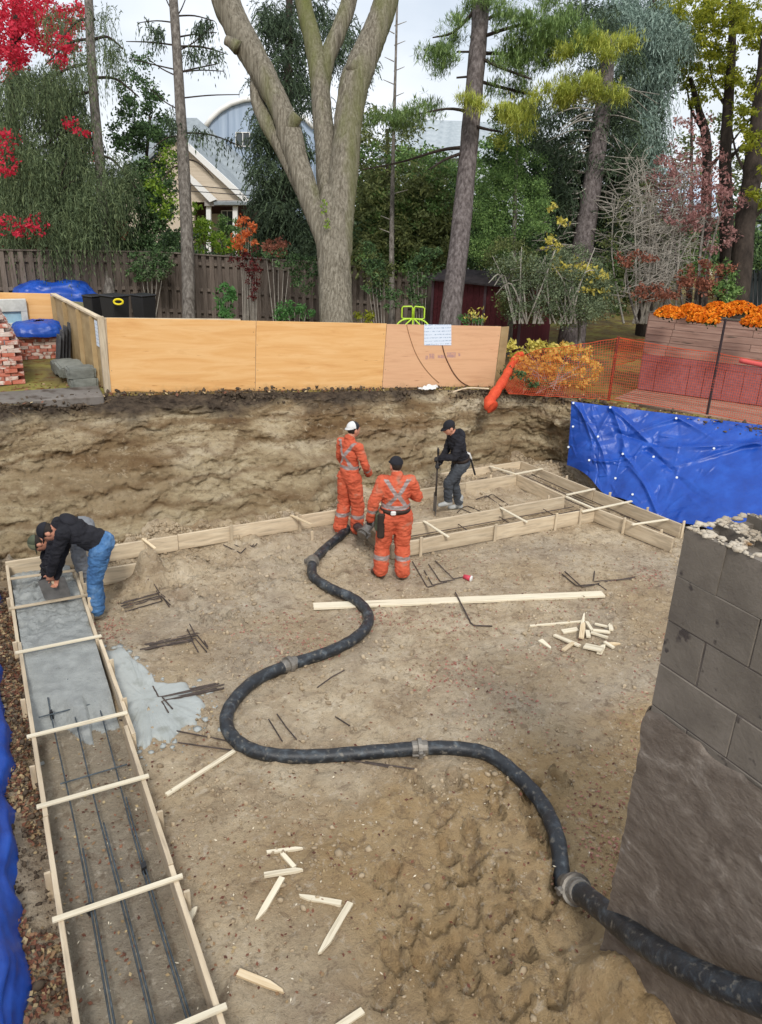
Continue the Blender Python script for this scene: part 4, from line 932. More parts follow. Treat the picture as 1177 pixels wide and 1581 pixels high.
def tarp_bundle(cx, cy, z, rx, ry, h, label, seed, sq=.5):
    th = np.linspace(0, 2 * PI, 73)[:-1]; ph = np.linspace(0.02, 1, 26); TH, PH = np.meshgrid(th, ph)
    c, s = np.cos(TH), np.sin(TH); c2, s2 = np.sign(c) * np.abs(c) ** sq, np.sign(s) * np.abs(s) ** sq
    R_ = np.sin(PH * PI / 2) ** .5
    X = cx + rx * c2 * R_; Y = cy + ry * s2 * R_; Z = z + h * (np.cos(PH * PI / 2) ** .6)
    fl = .10 * min(rx, ry) * (fbm(X * 3, Y * 3, Z * 4, 4, seed, .6) + .8 * np.abs(vn(TH * 4, PH * 1.2, None, seed + 3)))
    P3 = np.stack([X + fl * c, Y + fl * s, Z + fl * .5], -1)
    return tag(grid_mesh('blue_tarp', P3, TARP, cyc=True), label, 'tarp', 'blue tarps')
tarp_bundle(1.15, 16.65, 2.2, .50, .38, .26, 'crumpled blue tarp bundle on the low brick pile', 3, .8)
gtp = ground_at(90, 20.0); tarp_bundle(gtp.x, gtp.y, 1.72, 1.05, .7, .98, 'blue tarp covering a stack behind the side barrier', 9, .45)
# grey-green tarp edge / board leaning against it
p0 = ground_at(118, 18.6); tag(board('leaning_board', p0 + Vector((-.35, -.2, .35)), p0 + Vector((.55, .1, .22)), .03, .75, mat('olive_canvas', [(.3, rgb('7c7a5e')), (.7, rgb('938f70'))], 4), None, (0, 0, 1)), 'dull olive board leaning before the covered stack', 'board')
# old window frame
WF = empty('window_frame', (.3, 16.6, 1.75), 'old window with pale frame leaning behind the tall brick pile', 'window')
wx0, wx1, wz0, wz1, wy = -.15, 1.0, 1.78, 2.85, 17.0
GLS = mat('dull_glass', [(.3, rgb('6f95a5')), (.7, rgb('a5c5d2'))], 2, rough=.15, bump=0, spec=.6)
FRM = mat('pale_frame', [(.3, rgb('a9aaa3')), (.7, rgb('cfcfc8'))], 5)
for z_, h_ in ((wz1 - .12, .24), (wz0 + .05, .1), (2.35, .09)): b = MB(); b.bbox(((wx0 + wx1) / 2, wy, z_), (wx1 - wx0, .09, h_), .01); b.build('frame_rail', FRM, WF)
for x_ in (wx0 + .06, wx1 - .06): b = MB(); b.bbox((x_, wy + .001, (wz0 + wz1) / 2), (.12, .08, wz1 - wz0 - .02), .01); b.build('frame_stile', FRM, WF)
b = MB(); b.box(((wx0 + wx1) / 2, wy + .02, (wz0 + wz1) / 2), (wx1 - wx0 - .2, .012, wz1 - wz0 - .1)); b.build('pane', GLS, WF)
tag(board('plank', onz(57, 543, 1.77), onz(32, 512, 1.77) + Vector((-.1, -1.15, .62)), .16, .03, WOODD), 'weathered plank leaning against the right side of the brick pile', 'plank')
CBLK = mat('retaining_block', [(.25, rgb('5d5f5a')), (.5, rgb('757770')), (.8, rgb('8d8f87'))], 5, rough=.9, bump=.8, bscale=22, bdist=.015, huevar=.1)
def stone_block(c, size, rz, label, tx=0):
    bm = bmesh.new(); bmesh.ops.create_cube(bm, size=1); bmesh.ops.bevel(bm, geom=list(bm.edges), offset=.09, segments=2, affect='EDGES'); bmesh.ops.subdivide_edges(bm, edges=list(bm.edges), cuts=2, use_grid_fill=True)
    for v in bm.verts:
        nq = mnoise.noise(v.co * 4 + Vector(c)); v.co = Vector((v.co.x * size[0], v.co.y * size[1], v.co.z * size[2])) * (1 + .05 * nq)
    me = bpy.data.meshes.new('retaining_block'); bm.to_mesh(me); bm.free(); me.materials.append(CBLK)
    o = bpy.data.objects.new('retaining_block', me)
    return tag(place(o, Matrix.Translation(c) @ Euler((tx, 0, rz)).to_matrix().to_4x4()), label, 'block', 'grey retaining blocks')
stone_block((1.52, 13.72, 1.84), (.44, .34, .17), .1, 'lowest grey retaining block nearest the pit edge')
stone_block((1.50, 13.76, 2.01), (.46, .36, .17), .05, 'grey retaining block on top of the nearest one', .05)
stone_block((1.40, 14.35, 1.96), (.44, .42, .18), .15, 'grey retaining block in the middle of the row, tilted', .22)
stone_block((1.36, 14.85, 1.90), (.40, .40, .2), .1, 'farthest grey retaining block beside the dark slabs', .1)
SLAB = mat('dark_slab', [(.3, rgb('38383a')), (.7, rgb('58585a'))], 5, rough=.8, bump=.4)
for k in range(4):
    p = Vector((1.28 + .075 * k, 15.35 + .12 * k, 1.76)); tag(board('dark_slab', p, p + Vector((.10, .02, .62 + .06 * k)), .36, .045, SLAB, None, (1, 0, 0)), ('shortest', 'second shortest', 'second tallest', 'tallest')[k] + ' of the dark slabs leaning against the side barrier', 'slab', 'dark slabs')
CSL = mat('grey_slab', [(.3, rgb('5f5a52')), (.55, rgb('76706a')), (.8, rgb('8c857b'))], 2, rough=.85, bump=.5, bscale=18, spots=rgb('4a4038'), sscale=4, sth=(.5, .65))
b = MB(); b.bbox((.35, 13.18, 1.73), (2.75, .62, .16), .02, Euler((.05, 0, -.03)).to_matrix()); tag(b.build('concrete_slab', CSL), 'worn grey concrete slab at the left edge of the pit', 'slab')

# ------------------------------------------------------------------ bins behind the barrier
def bin_(px, d, w, h, label, yellow):
    g0 = ground_at(px, d); B = empty('bin', g0, label, 'bin', 'dark bins behind the barrier'); R_ = Matrix.Rotation(.5, 3, 'Z')
    f = lambda u, v, ww: g0 + R_ @ Vector((u * (w / 2) * (.82 + .18 * ww / h), v * (w / 2) * (.82 + .18 * ww / h), ww))
    b = MB(); b.prism([(-1, -.9), (-.9, -1), (.9, -1), (1, -.9), (1, .9), (.9, 1), (-.9, 1), (-1, .9)], .02, h, f); b.build('bin_body', BLACKM, B)
    b = MB(); b.bbox(g0 + Vector((0, 0, h + .03)), (w * 1.08, w * 1.08, .05), .02, R_); b.build('lid', BLACKM, B)
    if yellow:
        c = at(px, 466, d - w * 1.55); rr_ = RC @ np.array([1, 0, 0]); rv = Vector(rr_.tolist()); q = [c + rv * math.cos(t) * .10 + Vector((0, 0, 1)) * math.sin(t) * .055 for t in np.linspace(0, 2 * PI, 17)]
        b = MB(); b.tube(q, .022, 6); b.build('handle', mat('yellow_plastic', [(.75, .62, .02)], rough=.4, bump=0), B)
bin_(183, 17.5, .46, .98, 'black bin with a yellow oval handle behind the barrier', True)
bin_(226, 18.5, .42, .92, 'dark grey bin against the wooden fence', False)
bin_(150, 17.8, .34, .9, 'low black bin beside the blue covered stack', False)

# ------------------------------------------------------------------ shadowbox fence at the back
fpx = [(-60, 384, 3.45), (75, 386, 3.45), (240, 388, 3.42), (350, 395, 3.33), (470, 403, 3.25), (560, 412, 3.16), (690, 424, 3.08)]
ftop = [onz(x, y, z) for x, y, z in fpx]
FN = empty('wooden_fence', ftop[3] - Vector((0, 0, 1.8)), 'weathered grey board fence running behind the trees', 'fence')
fb = MB().bbox((0, 0, -.88), (.122, .02, 1.76), .004).mesh('fence_board', FENCE)
for i in range(len(ftop) - 1):
    a, b_ = ftop[i], ftop[i + 1]; d = b_ - a; L2 = Vector((d.x, d.y, 0)).length; ang = math.atan2(d.y, d.x); n_ = int(L2 / .205); nv_ = Vector((d.y, -d.x, 0)).normalized()
    for k in range(n_):
        for side in (0, 1):
            p = a + d * ((k + .5 * side) / n_) + nv_ * (.03 if side == 0 else -.06)
            o = bpy.data.objects.new('fence_board', fb)
            place(o, Matrix.Translation(p + Vector((0, 0, -.03 + rnd.uniform(-.012, .012)))) @ Euler((0, rnd.uniform(-.008, .008), ang)).to_matrix().to_4x4(), FN)
    for dz in (-.25, -.95, -1.55): board('rail', a + Vector((0, 0, dz)), b_ + Vector((0, 0, dz)), .038, .085, FENCE, FN)
    board('cap_rail', a + Vector((0, 0, -.012)), b_ + Vector((0, 0, -.012)), .13, .03, FENCE, FN)
    board('post', a + Vector((0, 0, -1.9)) - nv_ * .09, a + Vector((0, 0, .02)) - nv_ * .09, .1, .1, FENCE, FN)

# ------------------------------------------------------------------ shed
SHED = mat('dark_red_siding', [(.3, rgb('4a1f24')), (.7, rgb('642c33'))], 3, (5, 5, .5), .7, .2, 20, .004, huevar=.06)
SHT = mat('shed_trim', [(.3, rgb('57444a')), (.7, rgb('6d5a60'))], 4)
SR = mat('shed_roof', [(.3, rgb('3a3436')), (.7, rgb('524a4c'))], 6, rough=.85)
s0, s1 = ground_at(664, 20.6), ground_at(800, 19.2); sdv = Vector((s1.x - s0.x, s1.y - s0.y, 0)); sl_ = sdv.length; sdv.normalize(); sbk = Vector((-sdv.y, sdv.x, 0)); sbk = sbk if sbk.y > 0 else -sbk
zr_ = at(720, 432, 19.9).z
SH = empty('garden_shed', s0.lerp(s1, .5), 'dark red garden shed behind the pine trunk', 'shed')
n_ = int(sl_ / .17); 
for k in range(n_):
    a = s0 + sdv * (sl_ * (k + .5) / n_); board('siding_board', a + Vector((0, 0, -.2)), Vector((a.x, a.y, zr_)), sl_ / n_ - .008, .02, SHED, SH, tuple(sbk))
m_ = s0 + sdv * sl_ / 2 + sbk * .93; b = MB(); R_ = Matrix((sdv, sbk, Vector((0, 0, 1)))).transposed(); b.box((m_.x, m_.y, zr_ / 2 + .5), (sl_ - .04, 1.8, zr_ - 1.0), R_); b.build('shed_body', SHED, SH)
for s_ in (.02, sl_ * .60, sl_ - .02):
    a = s0 + sdv * s_ - sbk * .025; board('corner_trim', a + Vector((0, 0, -.2)), Vector((a.x, a.y, zr_ - .01)), .07, .025, SHT, SH, tuple(sbk))
f = lambda u, v, w: s0 + sdv * (u) + sbk * v + Vector((0, 0, zr_ - s0.z + w))
b = MB(); b.add([f(-.15, -.2, 0), f(sl_ + .15, -.2, 0), f(sl_ + .15, .95, .22), f(-.15, .95, .22), f(-.15, 2.1, 0), f(sl_ + .15, 2.1, 0), f(-.15, -.2, -.04), f(sl_ + .15, -.2, -.04)], [(0, 1, 2, 3), (3, 2, 5, 4), (6, 7, 1, 0)]); b.build('roof', SR, SH)

# ------------------------------------------------------------------ lime garden chair
LIME = mat('lime_enamel', [(.42, .62, .04)], rough=.35, bump=0, spec=.5)
ch = ground_at(634, 16.6); cz = at(634, 503, 16.6).z; LC = empty('garden_chair', ch, 'lime green tubular metal garden chair behind the plywood', 'chair')
rv = Vector((RC @ np.array([1, 0, 0])).tolist()); rv.z = 0; rv.normalize(); bk = Vector((-rv.y, rv.x, 0)); U_ = Vector((0, 0, 1)); c0 = Vector((ch.x, ch.y, cz))
def lp(x, y, z): return c0 + rv * x + bk * y + U_ * z
for sx in (-1, 1):
    b = MB(); b.tube([lp(sx * .015, 0, .20), lp(sx * .015, .02, .42), lp(sx * .04, .02, .45), lp(sx * .21, .02, .44), lp(sx * .235, .02, .41), lp(sx * .24, 0, .22), lp(sx * .2, 0, .195), lp(sx * .015, 0, .2)], .016, 7); b.build('back_loop', LIME, LC, True)
    b = MB(); b.tube(smooth_path([lp(0, 0, .2), lp(sx * .2, -.05, .18), lp(sx * .33, -.1, .08), lp(sx * .40, -.12, -.12), lp(sx * .42, -.12, ch.z - cz)], 5), .018, 7); b.build('arm', LIME, LC, True)
    b = MB(); b.tube(smooth_path([lp(sx * .02, -.02, .2), lp(sx * .16, -.12, .08), lp(sx * .24, -.16, -.05), lp(sx * .27, -.18, ch.z - cz)], 5), .016, 7); b.build('leg', LIME, LC, True)
b = MB(); b.tube([lp(0, 0, .2), lp(0, -.1, .05), lp(0, -.12, -.25)], .016, 7); b.build('spine', LIME, LC, True)
b = MB(); b.bbox(lp(0, -.1, -.28), (.62, .5, .04), .015, Matrix((rv, bk, U_)).transposed()); b.build('seat', LIME, LC)

# ------------------------------------------------------------------ deck, planter, flowers
zd = 1.5
d0, d1 = Vector((10.75, 10.75, zd)), Vector((12.35, 6.9, zd))
e0, e1 = Vector((11.75, 11.20, zd)), Vector((14.2, 7.35, zd))
DECKM = mat('deck_board', [(.25, rgb('7d5f50')), (.5, rgb('a07f6d')), (.8, rgb('b89c8a'))], 3, (.6, 6, 6), .85, .3, 25, .004, huevar=.12)
DK = empty('deck_walkway', d0.lerp(e1, .5), 'weathered wooden deck walkway along the foot of the planter', 'deck')
nb = 7
for k in range(nb):
    a, b_ = d0.lerp(e0, (k + .5) / nb), d1.lerp(e1, (k + .5) / nb); wd = (d0.lerp(d1, .5) - e0.lerp(e1, .5)).length / nb - .012
    board('deck_board', a + Vector((0, 0, -.02)), b_ + Vector((0, 0, -.02)), wd, .04, DECKM, DK)
off = Vector((-.03, -.02, 0))
board('rim_board', d0 + off + Vector((0, 0, -.10)), d1 + off + Vector((0, 0, -.10)), .04, .16, mat('dark_rim', [(.3, rgb('4a4038')), (.7, rgb('6b5d50'))], 4), DK)
PLW = mat('grey_planter_board', [(.2, rgb('785f54')), (.5, rgb('967a6d')), (.8, rgb('b09587'))], 3, (.5, 6, 6), .85, .3, 25, .004, huevar=.10, spots=rgb('4a4039'), sscale=5, sth=(.62, .7))
PLR = mat('burgundy_board', [(.25, rgb('774c4e')), (.6, rgb('916264')), (.8, rgb('a27474'))], 3, (5, 5, .6), .75, .2, 25, .004, huevar=.05)
q0, q1 = Vector((11.74, 11.16, zd)), Vector((14.05, 7.55, zd)); pd = (q1 - q0); pl = pd.length; pd.normalize(); pb = Vector((-pd.y, pd.x, 0)); pb = pb if pb.x > 0 else -pb
PLT = empty('planter', q0.lerp(q1, .5), 'tall timber planter, grey boards above and dark red boards below', 'planter')
zt = 1.53
for k in range(6):
    zc = .72 + (k + .5) * (zt - .03 - .72) / 6
    s_ = [0, .42 + .02 * k, 1.9 + .3 * (k % 2), pl]
    for i in range(3): board('upper_board', q0 + pd * (s_[i] + .003) + Vector((0, 0, zc)) + pb * .002 * ((k + i) % 3), q0 + pd * (s_[i + 1] - .003) + Vector((0, 0, zc)) + pb * .002 * ((k + i) % 3), .03, (zt - .75) / 6 - .006, PLW, PLT)
board('belt_board', q0 - pb * .006 + Vector((0, 0, .655)), q1 - pb * .006 + Vector((0, 0, .655)), .034, .12, PLR, PLT)
s_ = 0; k = 0
while s_ < pl - .05:
    w_ = (.30, .62, .28, .36, .34)[k % 5]; w_ = min(w_, pl - s_)
    a = q0 + pd * (s_ + w_ / 2); board('lower_board', a + Vector((0, 0, .02)), a + Vector((0, 0, .595)), w_ - .008, .028, PLR, PLT, tuple(pb)); s_ += w_; k += 1
R_ = Matrix((pd, pb, Vector((0, 0, 1)))).transposed()
b = MB(); m_ = q0 + pd * pl / 2 + pb * .42; b.box((m_.x, m_.y, zd + zt / 2 - .06), (pl - .01, .80, zt - .12), R_); b.build('planter_core', PLR, PLT)
board('cap_board', q0 + Vector((0, 0, zt)) - pd * .04, q1 + Vector((0, 0, zt)), .07, .03, mat('planter_cap', [(.3, rgb('3f3a33')), (.7, rgb('5c564b'))], 4), PLT)
for kx in (0, 1): board('side_board', q0 + pb * .03 + Vector((0, 0, .4 + .74 * kx)) - pd * .012, q0 + pb * .8 + Vector((0, 0, .4 + .74 * kx)) - pd * .012, .02, .72, PLR if kx == 0 else PLW, PLT)
MUMO = mat('orange_petals', [(.15, rgb('c55a06')), (.5, rgb('e88510')), (.85, rgb('f5a62c'))], 3, rough=.7, bump=0, attr='shade', rand=False, trans=.25)
MUML = mat('mum_leaf', [(.2, rgb('22331a')), (.8, rgb('40552c'))], 3, rough=.7, bump=0, attr='shade', rand=False, trans=.2)
def mum(px, py, rpx, label, seed):
    c = None; d = 15.0
    # stands in the planter soil: find the distance where the ray meets the soil level
    c = onz(px, py + rpx * .55, zd + zt + .02); d = (c - Vector(CPOS.tolist())).dot(Vector((RC @ np.array([0, 0, -1])).tolist()))
    r_ = rpx * d / FPX; g = np.random.default_rng(seed); n = 420
    v = g.standard_normal((n, 3)); v[:, 2] = np.abs(v[:, 2]) * 1.1 + .12; v /= np.linalg.norm(v, axis=1)[:, None]
    E = empty('mum_plant', c, label, 'flowers', 'orange chrysanthemums')
    pts = np.array(c[:]) + v * r_ * np.array([1, 1, .72]) * g.uniform(.90, 1.04, n)[:, None]
    VV, FF, AA = [], [], []
    for k in range(3):
        V, F, a = leaf_quads(pts, .065, 2, .9, seed * 3 + k, v); VV.append(V); FF.append(F + 4 * n * k); AA.append(a)
    raw_mesh('flower_heads', np.concatenate(VV), np.concatenate(FF), MUMO, parent=E, attr=np.concatenate(AA))
    n = 500; v = g.standard_normal((n, 3)); v[:, 2] = np.abs(v[:, 2]) - .15; v /= np.linalg.norm(v, axis=1)[:, None]
    V, F, a = leaf_quads(np.array(c[:]) + v * r_ * np.array([1, 1, .72]) * g.uniform(.6, .93, n)[:, None], .07, 2, .6, seed); raw_mesh('leaves', V, F, MUML, parent=E, attr=a)
for i, (px_, py_, r__, lab) in enumerate(((1033, 473, 21, 'leftmost orange chrysanthemum in the planter'), (1066, 470, 20, 'orange chrysanthemum second from the left in the planter'), (1085, 480, 24, 'broad orange chrysanthemum at the front, third from the left'), (1108, 468, 24, 'orange chrysanthemum fourth from the left, at the back'),
                                     (1142, 466, 24, 'orange chrysanthemum at the back, left of the front right one'), (1168, 486, 23, 'front right orange chrysanthemum near the picture edge'), (1185, 470, 20, 'rightmost orange chrysanthemum, cut by the picture edge'))): mum(px_, py_ + 4, r__, lab, 20 + i)

# ------------------------------------------------------------------ orange safety mesh and its posts
MESHO = mat('orange_mesh', [(.78, .12, .05)], rough=.5, bump=0, trans=.35)
MESHR = mat('orange_mesh_roll', [(.3, (.62, .055, .02)), (.7, (.78, .11, .04))], 9, rough=.5, bump=1.0, bscale=40, bdist=.03)
def lattice(name, T, B, nx_, nz_, wd, sag=0.0, seed=0, parent=None):
    """T, B: top and bottom polylines (same length) -> plastic lattice of flat strands"""
    def samp(P, n):
        P = np.array([p[:] for p in P]); s = np.r_[0, np.cumsum(np.linalg.norm(np.diff(P, axis=0), axis=1))]; t = np.linspace(0, s[-1], n); return np.stack([np.interp(t, s, P[:, k]) for k in range(3)], 1)
    A, C_ = samp(T, nx_), samp(B, nx_); tt = np.linspace(0, 1, nz_)[:, None, None]; G = A[None] * (1 - tt) + C_[None] * tt
    nr = np.cross(A[-1] - A[0], np.array([0, 0, 1.])); nr /= np.linalg.norm(nr)
    G = G + nr * (.05 * fbm(np.linspace(0, 3, nx_)[None, :] * 2 + tt[..., 0], tt[..., 0] * 3 + 0 * np.linspace(0, 3, nx_)[None, :], o=3, s=seed))[..., None]
    G[..., 2] -= sag * np.sin(np.linspace(0, PI, nx_))[None] * (1 - tt[..., 0])
    V = []; F = []
    def strand(P, w):
        b0 = len(V)
        for i in range(len(P)):
            t_ = P[min(i + 1, len(P) - 1)] - P[max(i - 1, 0)]; t_ = t_ / (np.linalg.norm(t_) + 1e-9); s_ = np.cross(t_, nr); s_ /= np.linalg.norm(s_) + 1e-9
            V.append(P[i] + s_ * w); V.append(P[i] - s_ * w)
        for i in range(len(P) - 1): F.append((b0 + 2 * i, b0 + 2 * i + 1, b0 + 2 * i + 3, b0 + 2 * i + 2))
    for i in range(nx_): strand(G[:, i], wd)
    for j in range(nz_): strand(G[j] + nr * .001, wd * (2.2 if j in (0, nz_ - 1) else 1))
    return raw_mesh(name, np.array(V), np.array(F), MESHO, parent=parent)
OM = empty('safety_mesh', (10.6, 10.9, 1.5), 'orange plastic safety mesh fence strung between posts above the right bank', 'mesh fence')
z_ = zd
pA = onz(940, 617, z_); tA = Vector((pA.x, pA.y, z_ + 1.16))
lattice('mesh_panel', [onz(772, 585, z_ + .25), onz(800, 548, z_ + .62), onz(835, 536, z_ + .85), tA], [onz(785, 612, z_ + .0) + Vector((0, 0, .05)), onz(815, 610, z_ + .0), onz(870, 613, z_), pA], 56, 24, .0026, .05, 3, OM)
pB = onz(1092, 640, z_); pC = onz(1260, 672, z_)
lattice('mesh_panel', [tA, Vector((pB.x, pB.y, z_ + 1.13)), Vector((pC.x, pC.y, z_ + 1.02))], [pA + Vector((0, 0, .02)), pB + Vector((0, 0, .02)), pC + Vector((0, 0, .02))], 95, 24, .0026, .04, 5, OM)
pD = onz(1000, 590, z_); lattice('mesh_panel', [tA + Vector((.05, .05, 0)), at(1004, 523, 17)], [pA + Vector((.3, .3, .55)), at(1003, 548, 17)], 40, 12, .004, .03, 8, OM)
b = MB(); b.tube([pA + Vector((0, 0, -.4)), tA + Vector((.01, 0, .03))], .028, 8); b.build('post', mat('rusty_post', [(.3, rgb('5a2a20')), (.7, rgb('7d3a2c'))], 8), OM)
b = MB(); tB = Vector((pB.x + .02, pB.y + .02, z_ + 1.68)); b.tube([pB + Vector((0, 0, -.3)), tB], .021, 8); b.build('post', mat('dark_post', [(.3, rgb('2a2224')), (.7, rgb('3f3336'))], 8), OM)
# folded edge of the mesh hanging at the right
f0, f1 = onz(1127, 541, z_ + .0), onz(1250, 560, z_)
zz = Vector((pB.x, pB.y, 0)).lerp(Vector((pC.x, pC.y, 0)), .2); zq = Vector((pC.x, pC.y, 0))
b = MB(); b.tube(smooth_path([zz + Vector((-.03, -.03, z_ + 1.03)), zz.lerp(zq, .5) + Vector((-.04, -.03, z_ + .99)), zq + Vector((-.03, -.03, z_ + .98))], 6), .04, 8); b.build('folded_edge', mat('pink_mesh', [(.62, .10, .09)], bump=.2), OM, True)
# slumped roll at the end
r0 = onz(757, 622, 1.45); r1 = at(776, 590, (r0 - Vector(CPOS.tolist())).dot(Vector((RC @ np.array([0, 0, -1])).tolist())) + .35); r2 = at(796, 553, 15.5)
b = MB(); pth = smooth_path([r0 + Vector((-.02, -.12, -.06)), r0 + Vector((.0, .02, .02)), r1, r2, at(808, 546, 15.6)], 8); kk = len(pth)
b.tube(pth, [(.12 - .075 * (i / kk) ** 1.1) * (1 + .10 * math.sin(i * 1.7) + .05 * math.sin(i * 3.1)) for i in range(kk)], 18); tag(b.build('mesh_roll', MESHR, None, True), 'bright orange roll of safety mesh slumped over the pit edge', 'mesh roll')

# ------------------------------------------------------------------ foliage tools
def leafmat(name, cols, trans=.3, rough=.65):
    f_ = 1.0 if name in ('scarlet_leaf', 'orange_leaf', 'ash_leaf', 'wine_leaf', 'rust_leaf', 'dusty_red_leaf') else 1.3
    rgb_ = lambda c: tuple(min(1, q * f_) for q in rgb(c))
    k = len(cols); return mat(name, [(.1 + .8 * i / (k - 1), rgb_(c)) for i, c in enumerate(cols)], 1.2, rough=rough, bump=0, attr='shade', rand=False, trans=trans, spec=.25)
LM = dict(sage=leafmat('sage_leaf', ['37412d', '57634a', '7d8868', '9aa486'], .3),
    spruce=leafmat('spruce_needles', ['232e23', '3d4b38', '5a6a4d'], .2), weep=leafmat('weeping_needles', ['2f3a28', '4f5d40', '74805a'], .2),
    blue=leafmat('blue_needles', ['46554c', '6d8075', '9aaba0'], .15), pine=leafmat('pine_needles', ['40552f', '6a804c', '91a266'], .25),
    pineg=leafmat('golden_pine_needles', ['75803a', '98a04a', 'b8b65c'], .3), dark=leafmat('dark_leaf', ['22301c', '3d5433', '5f784c', '7b8f5e'], .25),
    mid=leafmat('mid_green_leaf', ['354a29', '587340', '809a59', 'a0b272'], .35), olive=leafmat('olive_leaf', ['3b4229', '626b40', '8a8d55'], .3),
    red=leafmat('scarlet_leaf', ['a81c34', 'd93a50', 'ee6473'], .45), ash=leafmat('ash_leaf', ['5f6a1e', '878d2c', 'a8a838', 'c4bb4c'], .45),
    lime=leafmat('lime_leaf', ['4d6b22', '7d9636', 'a9b64c'], .4), yellow=leafmat('pale_yellow_leaf', ['8f8a3c', 'c4b65a', 'e3d79a'], .4),
    rust=leafmat('rust_leaf', ['74483a', '965f4c', 'b07c62'], .3), pink=leafmat('dusty_red_leaf', ['7d5552', 'a07570', 'bd9894'], .3), orange=leafmat('orange_leaf', ['b5582c', 'd97a48', 'eba06c'], .4),
    wine=leafmat('wine_leaf', ['3f1618', '5f2422', '7d3a30'], .25), amber=leafmat('amber_leaf', ['a8823a', 'd0ae58', 'e0c980'], .4), frond=leafmat('frond_leaf', ['33502c', '4f7a42', '76a05c'], .35))
BARKB = mat('grey_green_bark', [(.2, rgb('4a443a')), (.42, rgb('7a7365')), (.58, rgb('968f80')), (.75, rgb('b3ac9d'))], 24, (1, 1, .07), .95, 1.0, 34, .07, rand=False, spots=rgb('74774a'), sscale=1.4, sth=(.5, .72), spec=.1)
BARKG = mat('grey_bark', [(.3, rgb('4a443f')), (.5, rgb('706a63')), (.7, rgb('948e86'))], 16, (1, 1, .3), .95, 1.0, 34, .04, rand=False, spec=.1)
BARKP = mat('pine_bark', [(.3, rgb('463f3e')), (.5, rgb('6b6361')), (.7, rgb('8a8280'))], 16, (1, 1, .4), .95, 1.0, 34, .04, rand=False, spec=.1)
BARKD = mat('dark_bark', [(.25, rgb('2a2522')), (.6, rgb('443c36')), (.8, rgb('5a5048'))], 7, (1, 1, .35), .95, .8, 22, .03, rand=False, spec=.1)
TWIG = mat('grey_twig', [(.25, rgb('7a746a')), (.7, rgb('a39d93'))], 7, rough=.9, bump=0, rand=False)

def trunk(parent, pl, d, m, n=10, rough=.04, name='trunk', base=True, seed=0, merge=None):
    """pl: (px, py, width_px[, extra distance]) from top to bottom"""
    pts = []; rad = []
    for q in pl:
        dd = d + (q[3] if len(q) > 3 else 0); pts.append(at(q[0], q[1], dd)); rad.append(q[2] / 2 * dd / FPX * (.87 if m is BARKB else 1))
    if base:
        a, b_ = pts[-2], pts[-1]; s_ = (b_ - a); zt_ = zyard(b_.x) - .15
        if b_.z > zt_:
            k = (zt_ - b_.z) / min(s_.z, -.05); pts.append(Vector((b_.x + s_.x * k * .6, b_.y + s_.y * k * .6, zt_))); rad.append(rad[-1] * 1.25)
    P_, R_ = [], []
    for i in range(len(pts) - 1):
        k_ = max(2, int((pts[i + 1] - pts[i]).length / .12))
        for j in range(k_): P_.append((i, j / k_))
    sp = smooth_path(pts, 10); rr_ = []
    for i in range(len(pts) - 1):
        for j in range(10): rr_.append(rad[i] + (rad[i + 1] - rad[i]) * j / 10)
    rr_.append(rad[-1])
    b = MB() if merge is None else merge
    i0 = len(b.v); b.tube(sp, rr_, n)
    for i in range(i0, len(b.v)):
        c = sp[min((i - i0) // n, len(sp) - 1)]; v = Vector(b.v[i]); o = v - c; r_ = o.length
        if r_ > 1e-4:
            a_ = mnoise.noise(Vector((v.x * 5, v.y * 5, v.z * .8 + seed))) + .7 * (1 - 2.5 * abs(mnoise.noise(Vector((v.x * 16, v.y * 16, v.z * 1.5 + seed)))))
            b.v[i] = tuple(c + o * (1 + rough * 1.6 * a_))
    if merge is None: return b.build(name, m, parent, True)
def limb(b, pl, d, n=5):
    pts = [at(q[0], q[1], d + (q[3] if len(q) > 3 else 0)) for q in pl]; rad = [q[2] / 2 * d / FPX for q in pl]
    sp = smooth_path(pts, 4); rr_ = []
    for i in range(len(pts) - 1): rr_ += [rad[i] + (rad[i + 1] - rad[i]) * j / 4 for j in range(4)]
    b.tube(sp, rr_ + [rad[-1]], n)
def blob_pts(blobs, d, dr, n, clump=14, seed=0, spread=.42):
    g = np.random.default_rng(seed); ar = np.array([b[2] * b[3] for b in blobs], float); C_ = []
    for b in blobs:
        k = max(3, int(PI * b[2] * b[3] / (clump * clump) * 1.1)); t = g.uniform(0, 2 * PI, k); r = np.sqrt(g.uniform(0, 1, k))
        C_.append(np.stack([b[0] + b[2] * r * np.cos(t), b[1] + b[3] * r * np.sin(t), (b[4] if len(b) > 4 else 0) + dr * g.uniform(-1, 1, k)], 1))
    C_ = np.concatenate(C_); w = g.uniform(.3, 1.4, len(C_)); w /= w.sum(); i = g.choice(len(C_), n, p=w)
    o = g.standard_normal((n, 3)) * spread
    q = C_[i]; return at_np(q[:, 0] + o[:, 0] * clump, q[:, 1] + o[:, 1] * clump * .8, d + q[:, 2] + o[:, 2] * clump * d / FPX), w[i] * len(C_) / 2
def foliage(parent, name, blobs, d, dr, n, size, m, clump=14, seed=0, asp=.55, flat=2, spread=.42):
    P_, w = blob_pts(blobs, d, dr, n, clump, seed, spread); V, F, a = leaf_quads(P_, size, flat, asp, seed)
    a = np.clip(.65 * a + .35 * RNG.permutation(1)[0] + .35 * (w - .5), 0, 1)
    return raw_mesh(name, V, F, LM[m], parent=parent, attr=a)
